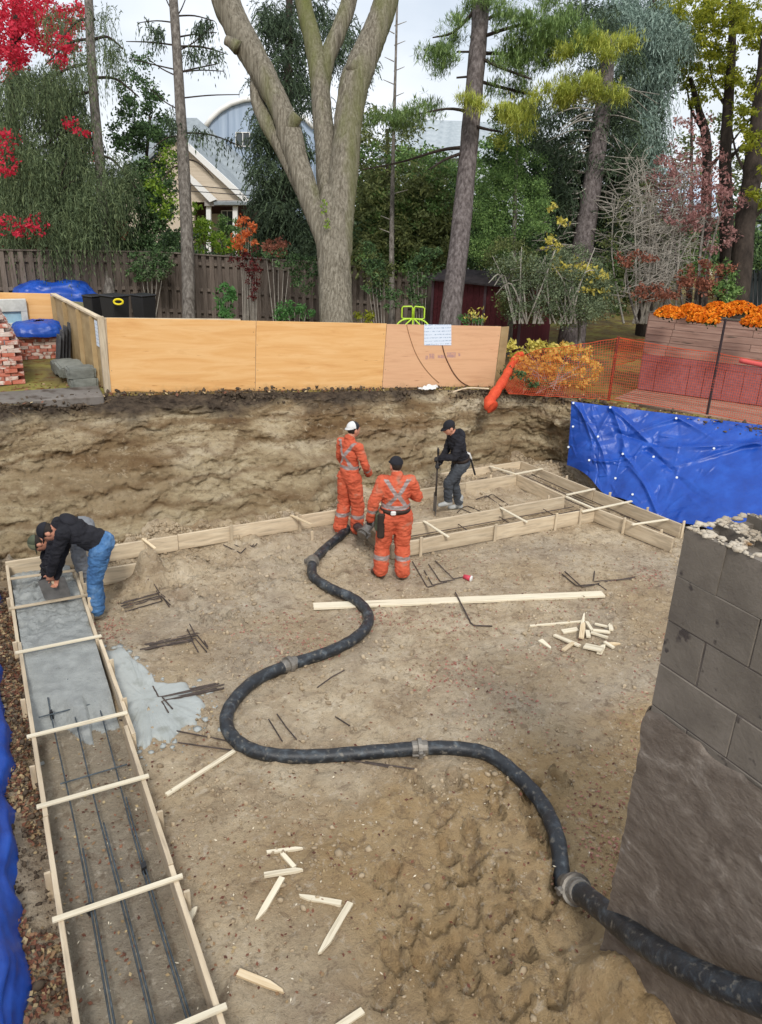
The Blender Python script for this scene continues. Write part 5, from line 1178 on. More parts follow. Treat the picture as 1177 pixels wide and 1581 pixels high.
def dir_leaves(P_, D, L_, W_, seed=0):
    g = np.random.default_rng(seed); n = len(P_); D = D / (np.linalg.norm(D, axis=1)[:, None] + 1e-9); r = g.standard_normal((n, 3)); s = np.cross(D, r); s /= np.linalg.norm(s, axis=1)[:, None] + 1e-9
    L_ = (L_ * g.uniform(.6, 1.3, n))[:, None]; W_ = W_ * .5
    V = np.stack([P_ - D * L_ * .5, P_ + s * W_, P_ + D * L_ * .5, P_ - s * W_], 1).reshape(-1, 3); return V, np.arange(4 * n).reshape(-1, 4), g.uniform(0, 1, n)
def strands(parent, name, blobs, d, dr, n, m, length=.6, droop=1.0, seg=7, L_=.13, W_=.035, seed=0, out=.6, clump=20):
    """hanging or feathery needle sprays: each a run of narrow leaves along a curve"""
    P_, w = blob_pts(blobs, d, dr, n, clump, seed, .5); g = np.random.default_rng(seed + 1)
    th = g.uniform(0, 2 * PI, n); D0 = np.stack([np.cos(th) * out, np.sin(th) * out, g.normal(0, .25, n)], 1); ln = length * g.uniform(.5, 1.3, n)
    Q = []; DD = []; A_ = []; sh = g.uniform(0, 1, n)
    for k in range(seg):
        t = (k + .5) / seg; pos = P_ + (D0 * t + np.array([0, 0, -1]) * droop * t * t) * ln[:, None]; dv = D0 + np.array([0, 0, -2]) * droop * t + g.normal(0, .45, (n, 3))
        Q.append(pos); DD.append(dv); A_.append(sh * .7 + .3 * g.uniform(0, 1, n))
    V, F, a = dir_leaves(np.concatenate(Q), np.concatenate(DD), L_, W_, seed + 2)
    return raw_mesh(name, V, F, LM[m], parent=parent, attr=np.concatenate(A_))
def tree(name, px, d, label, group='trees around the yard', cat='tree'):
    return empty(name, ground_at(px, d), label, cat, group)

# ------------------------------------------------------------------ the trees, left to right
T = tree('red_maple', 20, 25, 'scarlet maple behind the weeping spruce at the left edge')
trunk(T, [(30, -40, 14), (20, 150, 18), (18, 380, 24)], 25.5, BARKD)
foliage(T, 'crown', [(45, 55, 60, 40), (95, 70, 20, 40), (15, 100, 30, 25), (10, 240, 30, 44), (20, 345, 44, 26), (60, 30, 60, 30), (110, 40, 24, 36), (110, 190, 22, 12), (130, 245, 15, 10), (0, 20, 60, 40)], 25, 1.0, 12000, .11, 'red', 12, 1)
foliage(T, 'near_sprays', [(12, 235, 22, 36), (110, 190, 16, 10), (125, 205, 14, 8), (30, 350, 44, 18), (20, 60, 40, 30), (95, 75, 14, 34)], 18.9, .3, 1500, .10, 'red', 9, 2)
T = tree('weeping_spruce', 172, 20.5, 'weeping spruce with bare lower trunk at far left')
trunk(T, [(136, -30, 12), (143, 120, 14), (154, 250, 15), (164, 380, 17), (170, 470, 18)], 20.5, BARKG, 12)
b = MB()
for y_, x1, dy in ((60, 70, 40), (95, 40, 70), (140, 60, 60), (120, 215, 30), (190, 30, 80), (210, 90, 70), (240, 210, 50), (270, 70, 60), (60, 190, 15), (30, 95, 30)): limb(b, [(145 + y_ * .04, y_, 5), ((145 + x1) / 2, y_ + dy * .35 - 8, 4, .2), (x1, y_ + dy, 2, -.3)], 20.5)
b.build('branches', BARKD, T)
strands(T, 'crown', [(60, 190, 70, 90), (30, 300, 60, 70), (100, 290, 70, 80), (150, 330, 40, 60), (60, 130, 60, 40), (175, 60, 14, 40), (110, 110, 30, 30), (20, 230, 40, 60), (180, 270, 30, 40), (120, 20, 50, 20), (90, 360, 50, 30)], 20.3, 1.3, 6000, 'weep', .85, 1.3, 11, .13, .022, 5, .35, 22)
strands(T, 'inner_crown', [(60, 220, 80, 110), (110, 320, 90, 70), (20, 330, 40, 60)], 21.6, .5, 3400, 'spruce', .7, 1.2, 8, .16, .045, 6, .4, 22)
T = tree('dark_leafed_tree', 216, 23, 'dark green leafy tree between the two bare left trunks')
trunk(T, [(232, 180, 4), (222, 300, 6), (218, 420, 8)], 22.5, BARKD)
foliage(T, 'crown', [(235, 250, 45, 70), (210, 330, 45, 60), (246, 350, 30, 50), (220, 160, 30, 45), (200, 200, 30, 40), (215, 390, 40, 28), (245, 200, 30, 30)], 22.5, 1.0, 17000, .095, 'dark', 13, 8)
foliage(T, 'bright_leaves', [(255, 260, 22, 40), (245, 300, 22, 30), (265, 330, 15, 30)], 21.8, .5, 1300, .09, 'lime', 12, 9)
foliage(T, 'twig_leaves', [(215, 110, 30, 30), (195, 130, 18, 30)], 22.5, .8, 900, .09, 'dark', 12, 10)
T = tree('bare_spruce', 293, 19.5, 'almost bare spruce trunk with thin drooping branches in front of the house')
trunk(T, [(266, -30, 13), (276, 120, 15), (284, 260, 18), (290, 400, 19), (292, 490, 20)], 19.5, BARKG, 12)
b = MB(); tw = []
for y_, x1, dy, w_ in ((25, 332, 8, 3), (35, 215, 0, 2.5), (58, 335, -8, 3), (70, 195, -6, 3), (72, 352, 12, 4), (80, 330, -42, 2.5), (108, 200, -18, 2.5), (112, 338, -14, 3), (118, 225, -30, 2.5), (112, 345, -2, 2.5), (152, 370, -6, 2.5), (170, 230, -35, 2.5), (205, 375, 22, 3), (210, 235, 20, 3), (245, 330, 30, 3), (255, 250, 25, 3), (20, 250, -40, 2.5), (30, 290, -40, 2.5)):
    x0 = 268 + y_ * .055; limb(b, [(x0, y_, w_), ((x0 + x1) / 2, y_ + dy * .3 - 3, w_ * .8, .15), (x1, y_ + dy, 1.2, -.2)], 19.5); tw.append((x0, x1, y_, dy))
b.build('branches', BARKD, T)
strands(T, 'needles', [(325, 82, 22, 5), (300, 80, 12, 4), (235, 40, 22, 6), (240, 55, 14, 6), (300, 45, 16, 6), (315, 208, 22, 5), (355, 218, 20, 5), (270, 185, 14, 14), (315, 36, 14, 5)], 19.5, .3, 420, 'spruce', .32, 1.3, 6, .12, .03, 12, .5, 12)

T = tree('old_maple', 520, 16.4, 'massive old tree with mossy grey bark and four rising stems behind the plywood', 'trees around the yard')
b = MB(); dm = 16.4
trunk(None, [(509, 290, 30), (511, 335, 52), (515, 380, 58), (518, 440, 55), (520, 500, 56), (520, 545, 60)], dm, BARKB, 44, .06, merge=b)
trunk(None, [(338, -40, 50), (352, 10, 49), (376, 60, 47), (405, 112, 44), (432, 165, 38), (447, 205, 44, .05), (460, 250, 38), (476, 300, 38), (492, 345, 34), (506, 400, 24), (514, 460, 8)], dm - .05, BARKB, 24, .05, base=False, seed=3, merge=b)
trunk(None, [(462, -40, 27), (470, 10, 28), (482, 60, 31), (492, 110, 33), (497, 165, 35), (502, 220, 36), (506, 280, 38), (510, 340, 34), (514, 400, 12)], dm + .18, BARKB, 22, .05, base=False, seed=7, merge=b)
trunk(None, [(548, -40, 26), (537, 10, 27), (520, 55, 29), (503, 100, 28), (497, 150, 28)], dm + .25, BARKB, 20, .05, base=False, seed=9, merge=b)
trunk(None, [(606, -40, 42), (594, 10, 42), (576, 60, 45), (556, 105, 52), (543, 150, 50), (536, 210, 47), (531, 270, 50), (525, 330, 50), (523, 390, 46), (521, 460, 20)], dm - .02, BARKB, 26, .05, base=False, seed=11, merge=b)
trunk(None, [(394, 110, 14), (396, 150, 22), (412, 190, 26), (436, 232, 26), (458, 280, 22), (478, 330, 10)], dm + .1, BARKB, 16, .05, base=False, seed=13, merge=b)
b.build('trunk', BARKB, T, True)
for kn in ([(349, 62, 14, -.3), (357, 66, 16, -.3), (368, 74, 22, -.3)], [(460, 178, 18, -.25), (454, 186, 22, -.2), (446, 196, 26, -.1)], [(540, 98, 18, -.3), (548, 108, 24, -.2), (552, 122, 30, 0)]):
    b = MB(); limb(b, kn, dm, 10); b.build('knot', BARKB, T, True)
foliage(T, 'ivy_leaves', [(500, 322, 5, 12), (504, 345, 4, 8)], dm - .5, .1, 120, .05, 'lime', 6, 15)

T = tree('dark_spruce', 440, 23.5, 'tall dark spruce directly behind the massive old tree')
trunk(T, [(448, -60, 8), (445, 150, 14), (442, 380, 20)], 23.5, BARKD)
strands(T, 'crown', [(430, 60, 40, 45), (440, 140, 50, 50), (430, 230, 50, 50), (438, 310, 40, 60), (468, 340, 62, 60), (550, 190, 10, 60), (405, 175, 18, 16), (408, 220, 18, 18), (402, 300, 10, 30), (455, 20, 45, 25), (520, 60, 30, 50), (560, 110, 14, 30), (440, 390, 60, 25)], 23.3, 1.2, 6500, 'spruce', .5, .8, 9, .14, .03, 21, .7, 20)
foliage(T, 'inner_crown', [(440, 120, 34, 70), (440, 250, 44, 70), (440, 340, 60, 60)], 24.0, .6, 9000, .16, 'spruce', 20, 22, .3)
T = tree('thin_dead_pine', 605, 19, 'thin dead sapling with a tuft of green between old tree and pine')
trunk(T, [(614, -20, 3), (611, 100, 4), (607, 250, 6), (605, 380, 8), (605, 480, 10)], 19, BARKG, 8, base=True)
b = MB()
for y_, dx in ((40, 18), (52, -14), (70, 16), (95, -16), (110, 15), (130, -18), (150, 14), (340, -22), (360, -24), (300, 20)): limb(b, [(610 - y_ * .015, y_, 1.8), (610 + dx, y_ - 7, .8)], 19, 4)
b.build('twigs', TWIG, T)
T = tree('hemlock_group', 610, 21.5, 'olive green evergreen spreading between the old tree and the pine')
trunk(T, [(598, 200, 5), (600, 300, 8), (600, 400, 10)], 22, BARKD)
strands(T, 'crown', [(600, 185, 45, 16), (575, 220, 30, 24), (620, 280, 60, 30), (580, 330, 36, 50), (640, 330, 50, 50), (600, 390, 60, 36), (660, 390, 30, 40), (565, 280, 20, 40), (690, 330, 40, 40)], 21.8, 1.2, 3200, 'olive', .5, .35, 6, .14, .05, 31, .9, 18)
foliage(T, 'dark_leaves', [(620, 350, 70, 60), (680, 320, 44, 60), (570, 370, 26, 50), (730, 350, 40, 60), (650, 410, 70, 30)], 23, .8, 16000, .12, 'dark', 14, 32)
foliage(T, 'light_leaves', [(655, 250, 30, 22), (690, 260, 30, 30), (650, 320, 40, 34), (600, 255, 36, 16), (580, 400, 24, 30), (690, 300, 30, 40), (570, 240, 24, 24), (600, 330, 40, 40), (620, 400, 40, 24)], 21.2, .8, 7500, .085, 'mid', 12, 33)
foliage(T, 'olive_leaves', [(600, 215, 44, 18), (640, 280, 60, 24), (580, 300, 30, 40), (660, 360, 50, 40)], 20.8, .8, 3600, .08, 'olive', 11, 34)
T = tree('tall_pine', 695, 17, 'straight grey pine trunk with side branches right of the old tree')
trunk(T, [(745, -40, 25), (740, 50, 26), (733, 130, 27), (722, 250, 28), (710, 370, 30), (698, 470, 32)], 17, BARKP, 16, .03)
b = MB()
for pl in ([(738, 40, 6), (770, 22, 5, .3), (810, 30, 3, .6)], [(737, 60, 6), (790, 42, 5, -.3), (850, 30, 3, -.5)], [(735, 82, 7), (780, 83, 5, .2), (870, 86, 3, .3)], [(732, 85, 6), (775, 105, 5, -.3), (820, 122, 3, -.6)], [(728, 122, 6), (775, 135, 5, .2), (830, 148, 3, .3)],
           [(730, 20, 6), (700, 50, 4, .2), (668, 58, 2, .3)], [(734, 80, 4), (705, 80, 3)], [(727, 118, 4), (705, 120, 3)], [(722, 172, 6), (690, 168, 4, -.2), (640, 178, 2, -.4)], [(716, 228, 7), (680, 232, 5, .2), (620, 250, 3, .4), (560, 262, 2, .5)], [(716, 236, 6), (690, 245, 4, -.3), (662, 262, 2, -.5)], [(719, 190, 6), (745, 198, 5, -.2), (775, 204, 3, -.4)], [(715, 232, 4), (733, 222, 3)]): limb(b, pl, 17, 6)
b.build('branches', BARKD, T)
def tufts(parent, name, blobs, d, dr, n, m, seed, L_=.16, W_=.018, clump=16):
    P_, w = blob_pts(blobs, d, dr, n, clump, seed, .5); g = np.random.default_rng(seed); k = 9; D = g.standard_normal((n * k, 3)) + np.array([0, 0, .5]); D /= np.linalg.norm(D, axis=1)[:, None]
    C_ = np.repeat(P_, k, 0); V, F, a = dir_leaves(C_ + D * L_ * .5, D, L_, W_, seed); return raw_mesh(name, V, F, LM[m], parent=parent, attr=np.clip(a * .5 + .5 * np.repeat(g.uniform(0, 1, n), k), 0, 1))
tufts(T, 'needles', [(655, 92, 26, 14), (690, 95, 20, 16), (700, 40, 20, 20), (690, 70, 20, 12), (650, 170, 34, 14), (600, 190, 40, 12), (625, 185, 30, 14), (795, 45, 44, 18), (830, 80, 60, 20), (800, 100, 50, 24), (870, 60, 60, 26), (760, 15, 30, 20), (850, 20, 50, 20), (790, 140, 34, 16), (720, 10, 24, 14)], 17, .9, 3200, 'pine', 41)
tufts(T, 'golden_needles', [(905, 75, 50, 18), (890, 138, 60, 16), (960, 65, 20, 10), (850, 145, 40, 16), (930, 145, 40, 10), (728, 160, 18, 16), (800, 185, 26, 30)], 16.6, .6, 1700, 'pineg', 42)
T = tree('feathery_green_tree', 790, 18.5, 'feathery mid green tree right of the pine trunk')
trunk(T, [(800, 170, 3), (796, 300, 6), (792, 430, 8)], 18.5, BARKG)
foliage(T, 'crown', [(790, 200, 34, 36), (770, 260, 34, 40), (810, 270, 40, 40), (790, 330, 50, 44), (760, 310, 26, 40), (830, 330, 24, 30), (770, 380, 40, 36), (745, 360, 24, 40)], 18.5, .8, 24000, .062, 'mid', 11, 51, .38, 2, .55)
foliage(T, 'golden_leaves', [(775, 175, 20, 16), (800, 180, 26, 22), (770, 215, 20, 14)], 18.2, .5, 1400, .08, 'pineg', 10, 52)
foliage(T, 'shaded_leaves', [(790, 280, 50, 60), (770, 370, 50, 50)], 19.6, .4, 6000, .11, 'dark', 14, 53)
T = tree('arching_shrub', 830, 16.8, 'grey green shrub with arching twigs behind the right end of the plywood', 'shrubs at the right', 'shrub')
b = MB(); r_ = random.Random(4)
for i in range(26):
    x0 = 830 + r_.uniform(-40, 60); x1 = x0 + r_.uniform(-60, 60); limb(b, [(x0, 500, 3), ((x0 + x1) / 2, 450 - r_.uniform(0, 30), 2.4, r_.uniform(-.4, .4)), (x1, 410 - r_.uniform(-50, 30), 1.2, r_.uniform(-.6, .6))], 16.8, 4)
b.build('stems', TWIG, T)
foliage(T, 'leaves', [(800, 420, 40, 26), (830, 450, 50, 36), (880, 470, 50, 30), (860, 420, 40, 30), (800, 470, 24, 28), (910, 450, 30, 40)], 16.8, .7, 15000, .05, 'sage', 9, 61, .45, 2, .6)
foliage(T, 'olive_leaves', [(830, 460, 60, 40), (890, 460, 40, 40), (790, 400, 40, 30)], 17.4, .6, 12000, .06, 'olive', 11, 62, .45, 2, .6)
T = tree('yellow_leafed_shrub', 895, 17.5, 'shrub with pale yellow autumn leaves below the right spruce', 'shrubs at the right', 'shrub')
trunk(T, [(890, 400, 3), (893, 450, 4), (895, 490, 5)], 17.5, BARKG)
foliage(T, 'leaves', [(885, 412, 30, 18), (905, 430, 30, 20), (850, 375, 12, 14), (862, 395, 10, 24), (850, 325, 10, 8), (925, 440, 20, 24), (870, 345, 6, 6)], 17.2, .5, 900, .10, 'yellow', 9, 64)
foliage(T, 'green_leaves', [(900, 430, 40, 30), (935, 460, 26, 30), (880, 400, 30, 20)], 17.5, .6, 6000, .06, 'sage', 10, 65, .45, 2, .6)

T = tree('ragged_spruce', 897, 20, 'ragged spruce with a leaning bare trunk in the right background')
trunk(T, [(940, 60, 18), (932, 160, 24), (915, 280, 28), (900, 380, 32), (893, 440, 34)], 20, BARKP, 14)
b = MB(); r_ = random.Random(9)
for i in range(90):
    y_ = r_.uniform(120, 420); x0 = 940 - (y_ - 60) * .125; s = r_.choice((-1, 1)); l = r_.uniform(35, 95); limb(b, [(x0, y_, 2), (x0 + s * l * .5, y_ + r_.uniform(-8, 14), 2, r_.uniform(-.5, .5)), (x0 + s * l, y_ + r_.uniform(0, 40), .9, r_.uniform(-.9, .9))], 20, 4)
b.build('branches', TWIG, T)
strands(T, 'crown', [(860, 200, 50, 50), (850, 270, 44, 60), (870, 330, 40, 50), (900, 40, 50, 40), (940, 110, 50, 40), (960, 210, 40, 60), (960, 300, 40, 50), (830, 180, 30, 30)], 20.4, 1.1, 5200, 'spruce', .45, .8, 8, .13, .028, 71, .7, 20)
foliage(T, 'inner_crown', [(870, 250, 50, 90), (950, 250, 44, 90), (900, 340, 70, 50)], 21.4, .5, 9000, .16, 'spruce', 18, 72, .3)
T = tree('blue_spruce', 1000, 22, 'blue grey spruce with hanging boughs in the upper right')
trunk(T, [(1010, -80, 8), (1008, 150, 14), (1003, 380, 20)], 22.4, BARKD)
strands(T, 'crown', [(1000, 60, 56, 50), (1010, 130, 46, 50), (990, 200, 40, 40), (1030, 60, 30, 50), (960, 30, 40, 30), (1000, 240, 26, 30), (985, 15, 60, 26)], 22, 1.1, 5600, 'blue', .55, 1.0, 9, .13, .026, 75, .6, 20)
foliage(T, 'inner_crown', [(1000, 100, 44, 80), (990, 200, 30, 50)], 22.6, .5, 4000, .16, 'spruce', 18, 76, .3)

T = tree('dead_twiggy_shrub', 1000, 18.8, 'leafless grey tangle of twigs beside the planter', 'shrubs at the right', 'shrub')
b = MB(); r_ = random.Random(12)
for i in range(22):
    x0 = 985 + r_.uniform(-30, 60); x1 = x0 + r_.uniform(-70, 90); y1 = r_.uniform(230, 330); mid = ((x0 + x1) / 2 + r_.uniform(-14, 14), (490 + y1) / 2, 2.4, r_.uniform(-.4, .4)); limb(b, [(x0, 500, 4), mid, (x1, y1, 1.0, r_.uniform(-.8, .8))], 18.8, 5)
    for k in range(64):
        t = r_.uniform(.2, 1); bx = x0 + (x1 - x0) * t; by = 500 + (y1 - 500) * t; a_ = r_.uniform(0, 2 * PI); l = r_.uniform(12, 50); dz = r_.uniform(-.7, .7); bx += r_.uniform(-8, 8)
        limb(b, [(bx, by, 1.1, dz), (bx + l * .5 * math.cos(a_) + r_.uniform(-6, 6), by - l * .4 * math.sin(a_) + r_.uniform(-6, 6), .8, dz), (bx + l * math.cos(a_), by - l * math.sin(a_) * .7, .45, dz * 1.3)], 18.8, 3)
b.build('branches', TWIG, T)
foliage(T, 'dry_leaves', [(1000, 330, 50, 50), (960, 380, 40, 50), (1040, 380, 40, 40)], 19.2, .6, 2600, .07, 'olive', 12, 80)
foliage(T, 'underleaves', [(1000, 420, 50, 30), (1060, 390, 40, 40), (960, 440, 40, 40)], 19.6, .6, 5200, .10, 'mid', 12, 81)
T = tree('red_sumac', 1075, 18.4, 'dusty red leafed shrub rising behind the flowers', 'shrubs at the right', 'shrub')
b = MB()
for x0, x1, y1 in ((1075, 1100, 260), (1080, 1120, 300), (1060, 1040, 330), (1070, 1095, 370), (985, 965, 390)): limb(b, [(x0, 500, 5), ((x0 + x1) / 2 - 5, (500 + y1) / 2, 4, .2), (x1, y1, 1.5, .3)], 18.4, 5)
b.build('stems', BARKG, T)
foliage(T, 'faded_leaves', [(1070, 250, 50, 40), (1050, 300, 40, 40), (1100, 350, 40, 40), (1020, 290, 30, 50)], 19.4, .8, 2600, .08, 'pink', 11, 85)
foliage(T, 'leaves', [(1115, 280, 20, 14), (1120, 310, 30, 20), (1050, 345, 24, 9), (1085, 305, 20, 30), (1105, 385, 10, 8), (1060, 300, 40, 60), (1075, 190, 30, 14)], 18.4, .6, 2400, .085, 'pink', 10, 83)
foliage(T, 'rust_leaves', [(1090, 425, 50, 20), (1060, 445, 60, 16), (975, 400, 36, 10), (1000, 450, 30, 12)], 18.0, .5, 2400, .08, 'rust', 10, 84)
T = tree('green_shrub', 1120, 18.0, 'bright green shrub between flowers and dark trunk', 'shrubs at the right', 'shrub')
trunk(T, [(1122, 420, 3), (1122, 470, 4)], 18, BARKG)
foliage(T, 'leaves', [(1120, 430, 18, 30), (1128, 450, 16, 22)], 18.0, .4, 1500, .085, 'mid', 10, 86)
for i, (pl, lab) in enumerate((([(1066, 120, 6), (1078, 165, 9), (1090, 210, 14), (1092, 260, 14), (1090, 330, 16), (1086, 420, 18)], 'forked ash with yellow green leaves, leftmost of three'), ([(1132, -30, 9), (1130, 80, 12), (1124, 170, 16), (1120, 250, 18), (1122, 340, 20), (1122, 430, 22)], 'middle ash trunk with yellow green leaves'), ([(1185, 60, 18), (1172, 180, 24), (1160, 280, 28), (1150, 350, 30), (1142, 440, 32)], 'thick dark ash trunk at the right edge'))):
    T = tree('ash_tree', pl[-1][0], 23 - i * 1.5, lab, 'ash trees at the right')
    trunk(T, pl, 23 - i * 1.5, BARKD, 12, .04)
    b = MB(); limb(b, [(pl[2][0], pl[2][1], 7), (pl[2][0] - 22, pl[2][1] - 40, 4, .2), (pl[2][0] - 30, pl[2][1] - 80, 2, .4)], 23 - i * 1.5, 5); limb(b, [(pl[3][0], pl[3][1], 8), (pl[3][0] + 30, pl[3][1] - 30, 4, -.2), (pl[3][0] + 60, pl[3][1] - 70, 2, -.4)], 23 - i * 1.5, 5); b.build('branches', BARKD, T)
    bl = ([(1060, 60, 40, 50), (1080, 110, 36, 40), (1050, 20, 50, 30), (1070, 150, 20, 20)], [(1120, 40, 44, 44), (1110, 100, 34, 34), (1140, 140, 40, 24), (1100, 15, 60, 24)], [(1165, 40, 40, 40), (1170, 130, 30, 24), (1160, 185, 28, 22), (1175, 290, 20, 30), (1170, 220, 24, 20)])[i]
    foliage(T, 'crown', bl, 23 - i * 1.5, .9, 5200, .12, 'ash', 13, 90 + i, .42)
T = tree('background_maple', 650, 29, 'light green leafy tree far behind the pine')
trunk(T, [(650, 230, 4), (650, 330, 6), (650, 400, 8)], 29, BARKD)
foliage(T, 'crown', [(650, 250, 50, 30), (700, 285, 50, 34), (600, 285, 50, 30), (760, 250, 30, 40), (640, 320, 70, 30)], 29, 1.0, 5200, .16, 'mid', 12, 121)
T = tree('background_birch', 1070, 29, 'thin leafed tree far behind the red shrub')
trunk(T, [(1068, 150, 3), (1068, 330, 6), (1068, 400, 8)], 29, BARKD)
foliage(T, 'crown', [(1050, 250, 40, 40), (1100, 210, 34, 40), (1030, 330, 40, 40), (1140, 320, 36, 50), (1150, 250, 30, 30)], 29, 1.0, 3000, .14, 'olive', 11, 122)
# far mass of greenery beyond the houses
g_ = [(x, 330 + 14 * math.sin(x * .05), 60, 46, 0) for x in range(-60, 1260, 60)]
P_, w = blob_pts(g_, 70, 5, 26000, 22, 99); V, F, a = leaf_quads(P_, .5, 2, .6, 99); tag(tag(raw_mesh('distant_greenery', V, F, LM['dark'], attr=a), kind='stuff'), 'mass of distant trees beyond the houses', 'trees')
g_ = [(x, 400 + 10 * math.sin(x * .07), 40, 30, 0) for x in range(-40, 420, 50)] + [(x, 385, 40, 40, 0) for x in range(420, 1230, 50)]
P_, w = blob_pts(g_, 27, 1.2, 30000, 14, 98); V, F, a = leaf_quads(P_, .14, 2, .6, 98); tag(tag(raw_mesh('hedge_greenery', V, F, LM['dark'], attr=a), kind='stuff'), 'dense dark hedge growth just beyond the wooden fence', 'hedge')
P_, w = blob_pts([(x, 395 if x < 420 else 380, 42, 44, 0) for x in range(-40, 1230, 40) if not 300 < x < 400], 30, .6, 26000, 16, 97); V, F, a = leaf_quads(P_, .2, 2, .7, 97); tag(tag(raw_mesh('hedge_greenery', V, F, LM['spruce'], attr=a), kind='stuff'), 'darkest hedge growth behind the nearer hedge', 'hedge')

# ------------------------------------------------------------------ low plants along the fence and barrier
def plant(name, label, px, d, parts, cat='plant', group='low plants in the yard', stem=None):
    T = empty(name, ground_at(px, d), label, cat, group)
    b = MB(); g0 = ground_at(px, d)
    for k in range(5): q = parts[0][0][0]; e = at(q[0] + (k - 2) * q[2] * .3, q[1], d); b.tube([g0 + Vector((.03 * k - .06, 0, 0)), e], [.012, .004], 4)
    b.build('stems', TWIG, T)
    for i, (bl, m, n, sz) in enumerate(parts): foliage(T, 'leaves', bl, d, .25, n, sz, m, 8, int(px) + i, .4)
plant('tall_green_plant', 'tall bright green leafy plant before the fence', 347, 18.3, [([(347, 462, 14, 26), (345, 485, 16, 16)], 'frond', 700, .11)])
plant('dusty_green_plant', 'dusty green bushy plant left of the massive old tree', 455, 17.5, [([(455, 482, 30, 16), (438, 486, 14, 12)], 'frond', 900, .08)])
plant('yellow_plant', 'yellow leafed plant right of the massive old tree', 566, 16.5, [([(566, 490, 14, 8)], 'ash', 220, .08)])
plant('variegated_plant', 'plant with pale tipped leaves beside the pine trunk', 730, 16.2, [([(735, 487, 18, 10)], 'yellow', 90, .09), ([(725, 494, 18, 8)], 'frond', 120, .09)])
plant('orange_creeper', 'bright orange leaves climbing over the fence by the house', 380, 19.4, [([(380, 350, 13, 15), (375, 375, 18, 14)], 'orange', 520, .11), ([(425, 380, 16, 13)], 'rust', 260, .10)])
plant('wine_creeper', 'dark wine red creeper hanging on the fence', 392, 19.2, [([(392, 420, 9, 40), (372, 400, 14, 12)], 'wine', 700, .085)])
plant('rust_creeper', 'rust red creeper covering the fence at far left', 60, 20.5, [([(50, 370, 40, 22), (70, 400, 16, 26), (60, 360, 20, 18)], 'wine', 1100, .10), ([(40, 350, 40, 16), (185, 355, 10, 14), (130, 350, 14, 12)], 'rust', 420, .10)])
plant('lime_shrub', 'yellow green shrub in front of the house porch', 315, 25, [([(310, 365, 22, 24), (350, 375, 30, 16), (300, 340, 10, 30)], 'lime', 1700, .12)])
plant('light_shrub', 'pale green shrub below the porch columns', 345, 26, [([(350, 355, 26, 18)], 'mid', 700, .13)])
plant('shade_shrub', 'dark shade shrub growing against the fence right of the old tree', 590, 17.9, [([(580, 430, 22, 30), (575, 400, 18, 26), (600, 460, 20, 20)], 'dark', 1800, .08), ([(585, 420, 24, 26)], 'olive', 700, .08)])
plant('shade_shrub', 'dark shade shrub growing against the fence left of the pine', 650, 18.2, [([(645, 420, 24, 26), (665, 405, 22, 24), (640, 455, 14, 20)], 'dark', 1700, .08)])
plant('leafy_overhang', 'dark leafy growth hanging over the fence left of the bare spruce', 235, 20.2, [([(235, 400, 34, 26), (215, 425, 20, 20), (255, 412, 16, 16)], 'dark', 1900, .09), ([(240, 410, 30, 20)], 'sage', 500, .09)])
plant('brown_creeper', 'brownish creeper on the fence left of the old tree', 430, 18.6, [([(430, 400, 30, 16), (470, 420, 20, 30)], 'dark', 1300, .085), ([(425, 385, 16, 12)], 'rust', 260, .09)])
# autumn shrub tangled in the safety mesh
T = empty('amber_shrub', onz(850, 606, 1.47), 'amber and yellow leafed shrub caught behind the orange mesh', 'shrub', 'shrubs at the right')
b = MB(); r_ = random.Random(3); c0 = onz(850, 606, 1.47)
for i in range(16): e = at(800 + r_.uniform(0, 120), 535 + r_.uniform(0, 40), 15.6 + r_.uniform(-.3, .3)); b.tube([c0 + Vector((r_.uniform(-.5, .5), r_.uniform(-.1, .4), 0)), c0.lerp(e, .5) + Vector((0, 0, .1)), e], [.01, .007, .003], 4)
b.build('stems', TWIG, T)
foliage(T, 'leaves', [(830, 560, 40, 20), (880, 550, 40, 18), (900, 575, 30, 22), (850, 580, 40, 18), (800, 565, 18, 20)], 15.5, .3, 1500, .085, 'amber', 9, 111)
foliage(T, 'yellow_leaves', [(825, 536, 40, 9), (790, 540, 20, 10), (880, 540, 30, 8)], 15.8, .3, 700, .085, 'yellow', 8, 112)
T = empty('low_green_shrub', onz(805, 606, 1.47), 'low dark green clump beside the orange roll', 'shrub', 'shrubs at the right')
b = MB(); c1 = onz(808, 608, 1.46); b.tube([c1, c1 + Vector((0, 0, .3))], .01, 4); b.build('stems', TWIG, T)
foliage(T, 'leaves', [(805, 582, 22, 14), (830, 596, 24, 8), (785, 575, 10, 10)], 15.0, .2, 1100, .06, 'dark', 8, 113)

# ------------------------------------------------------------------ houses beyond the fence
CRT = Vector((RC @ np.array([1, 0, 0])).tolist()); CRT.z = 0; CRT.normalize(); CBK = Vector((-CRT.y, CRT.x, 0))
def vplane(px, py, d, off=0.0):
    """point seen at a pixel on the upright plane that faces the camera at distance d, moved back by off"""
    o = at(588, 330, d) + CBK * off; dr = rayd(px, py); n = np.array(CBK[:]); t = ((np.array(o[:]) - CPOS) @ n) / (dr @ n); return Vector((CPOS + dr * t).tolist())
def slab(parent, name, poly, d, off, th, m, back=None):
    """outline on an upright plane, given real thickness"""
    P_ = [vplane(x, y, d, off) for x, y in poly]; n = len(P_); q = CBK * th
    b = MB(); b.add(P_ + [p + q for p in P_], [tuple(range(n)), tuple(range(2 * n - 1, n - 1, -1))] + [(i, n + i, n + (i + 1) % n, (i + 1) % n) for i in range(n)])
    return b.build(name, m, parent)
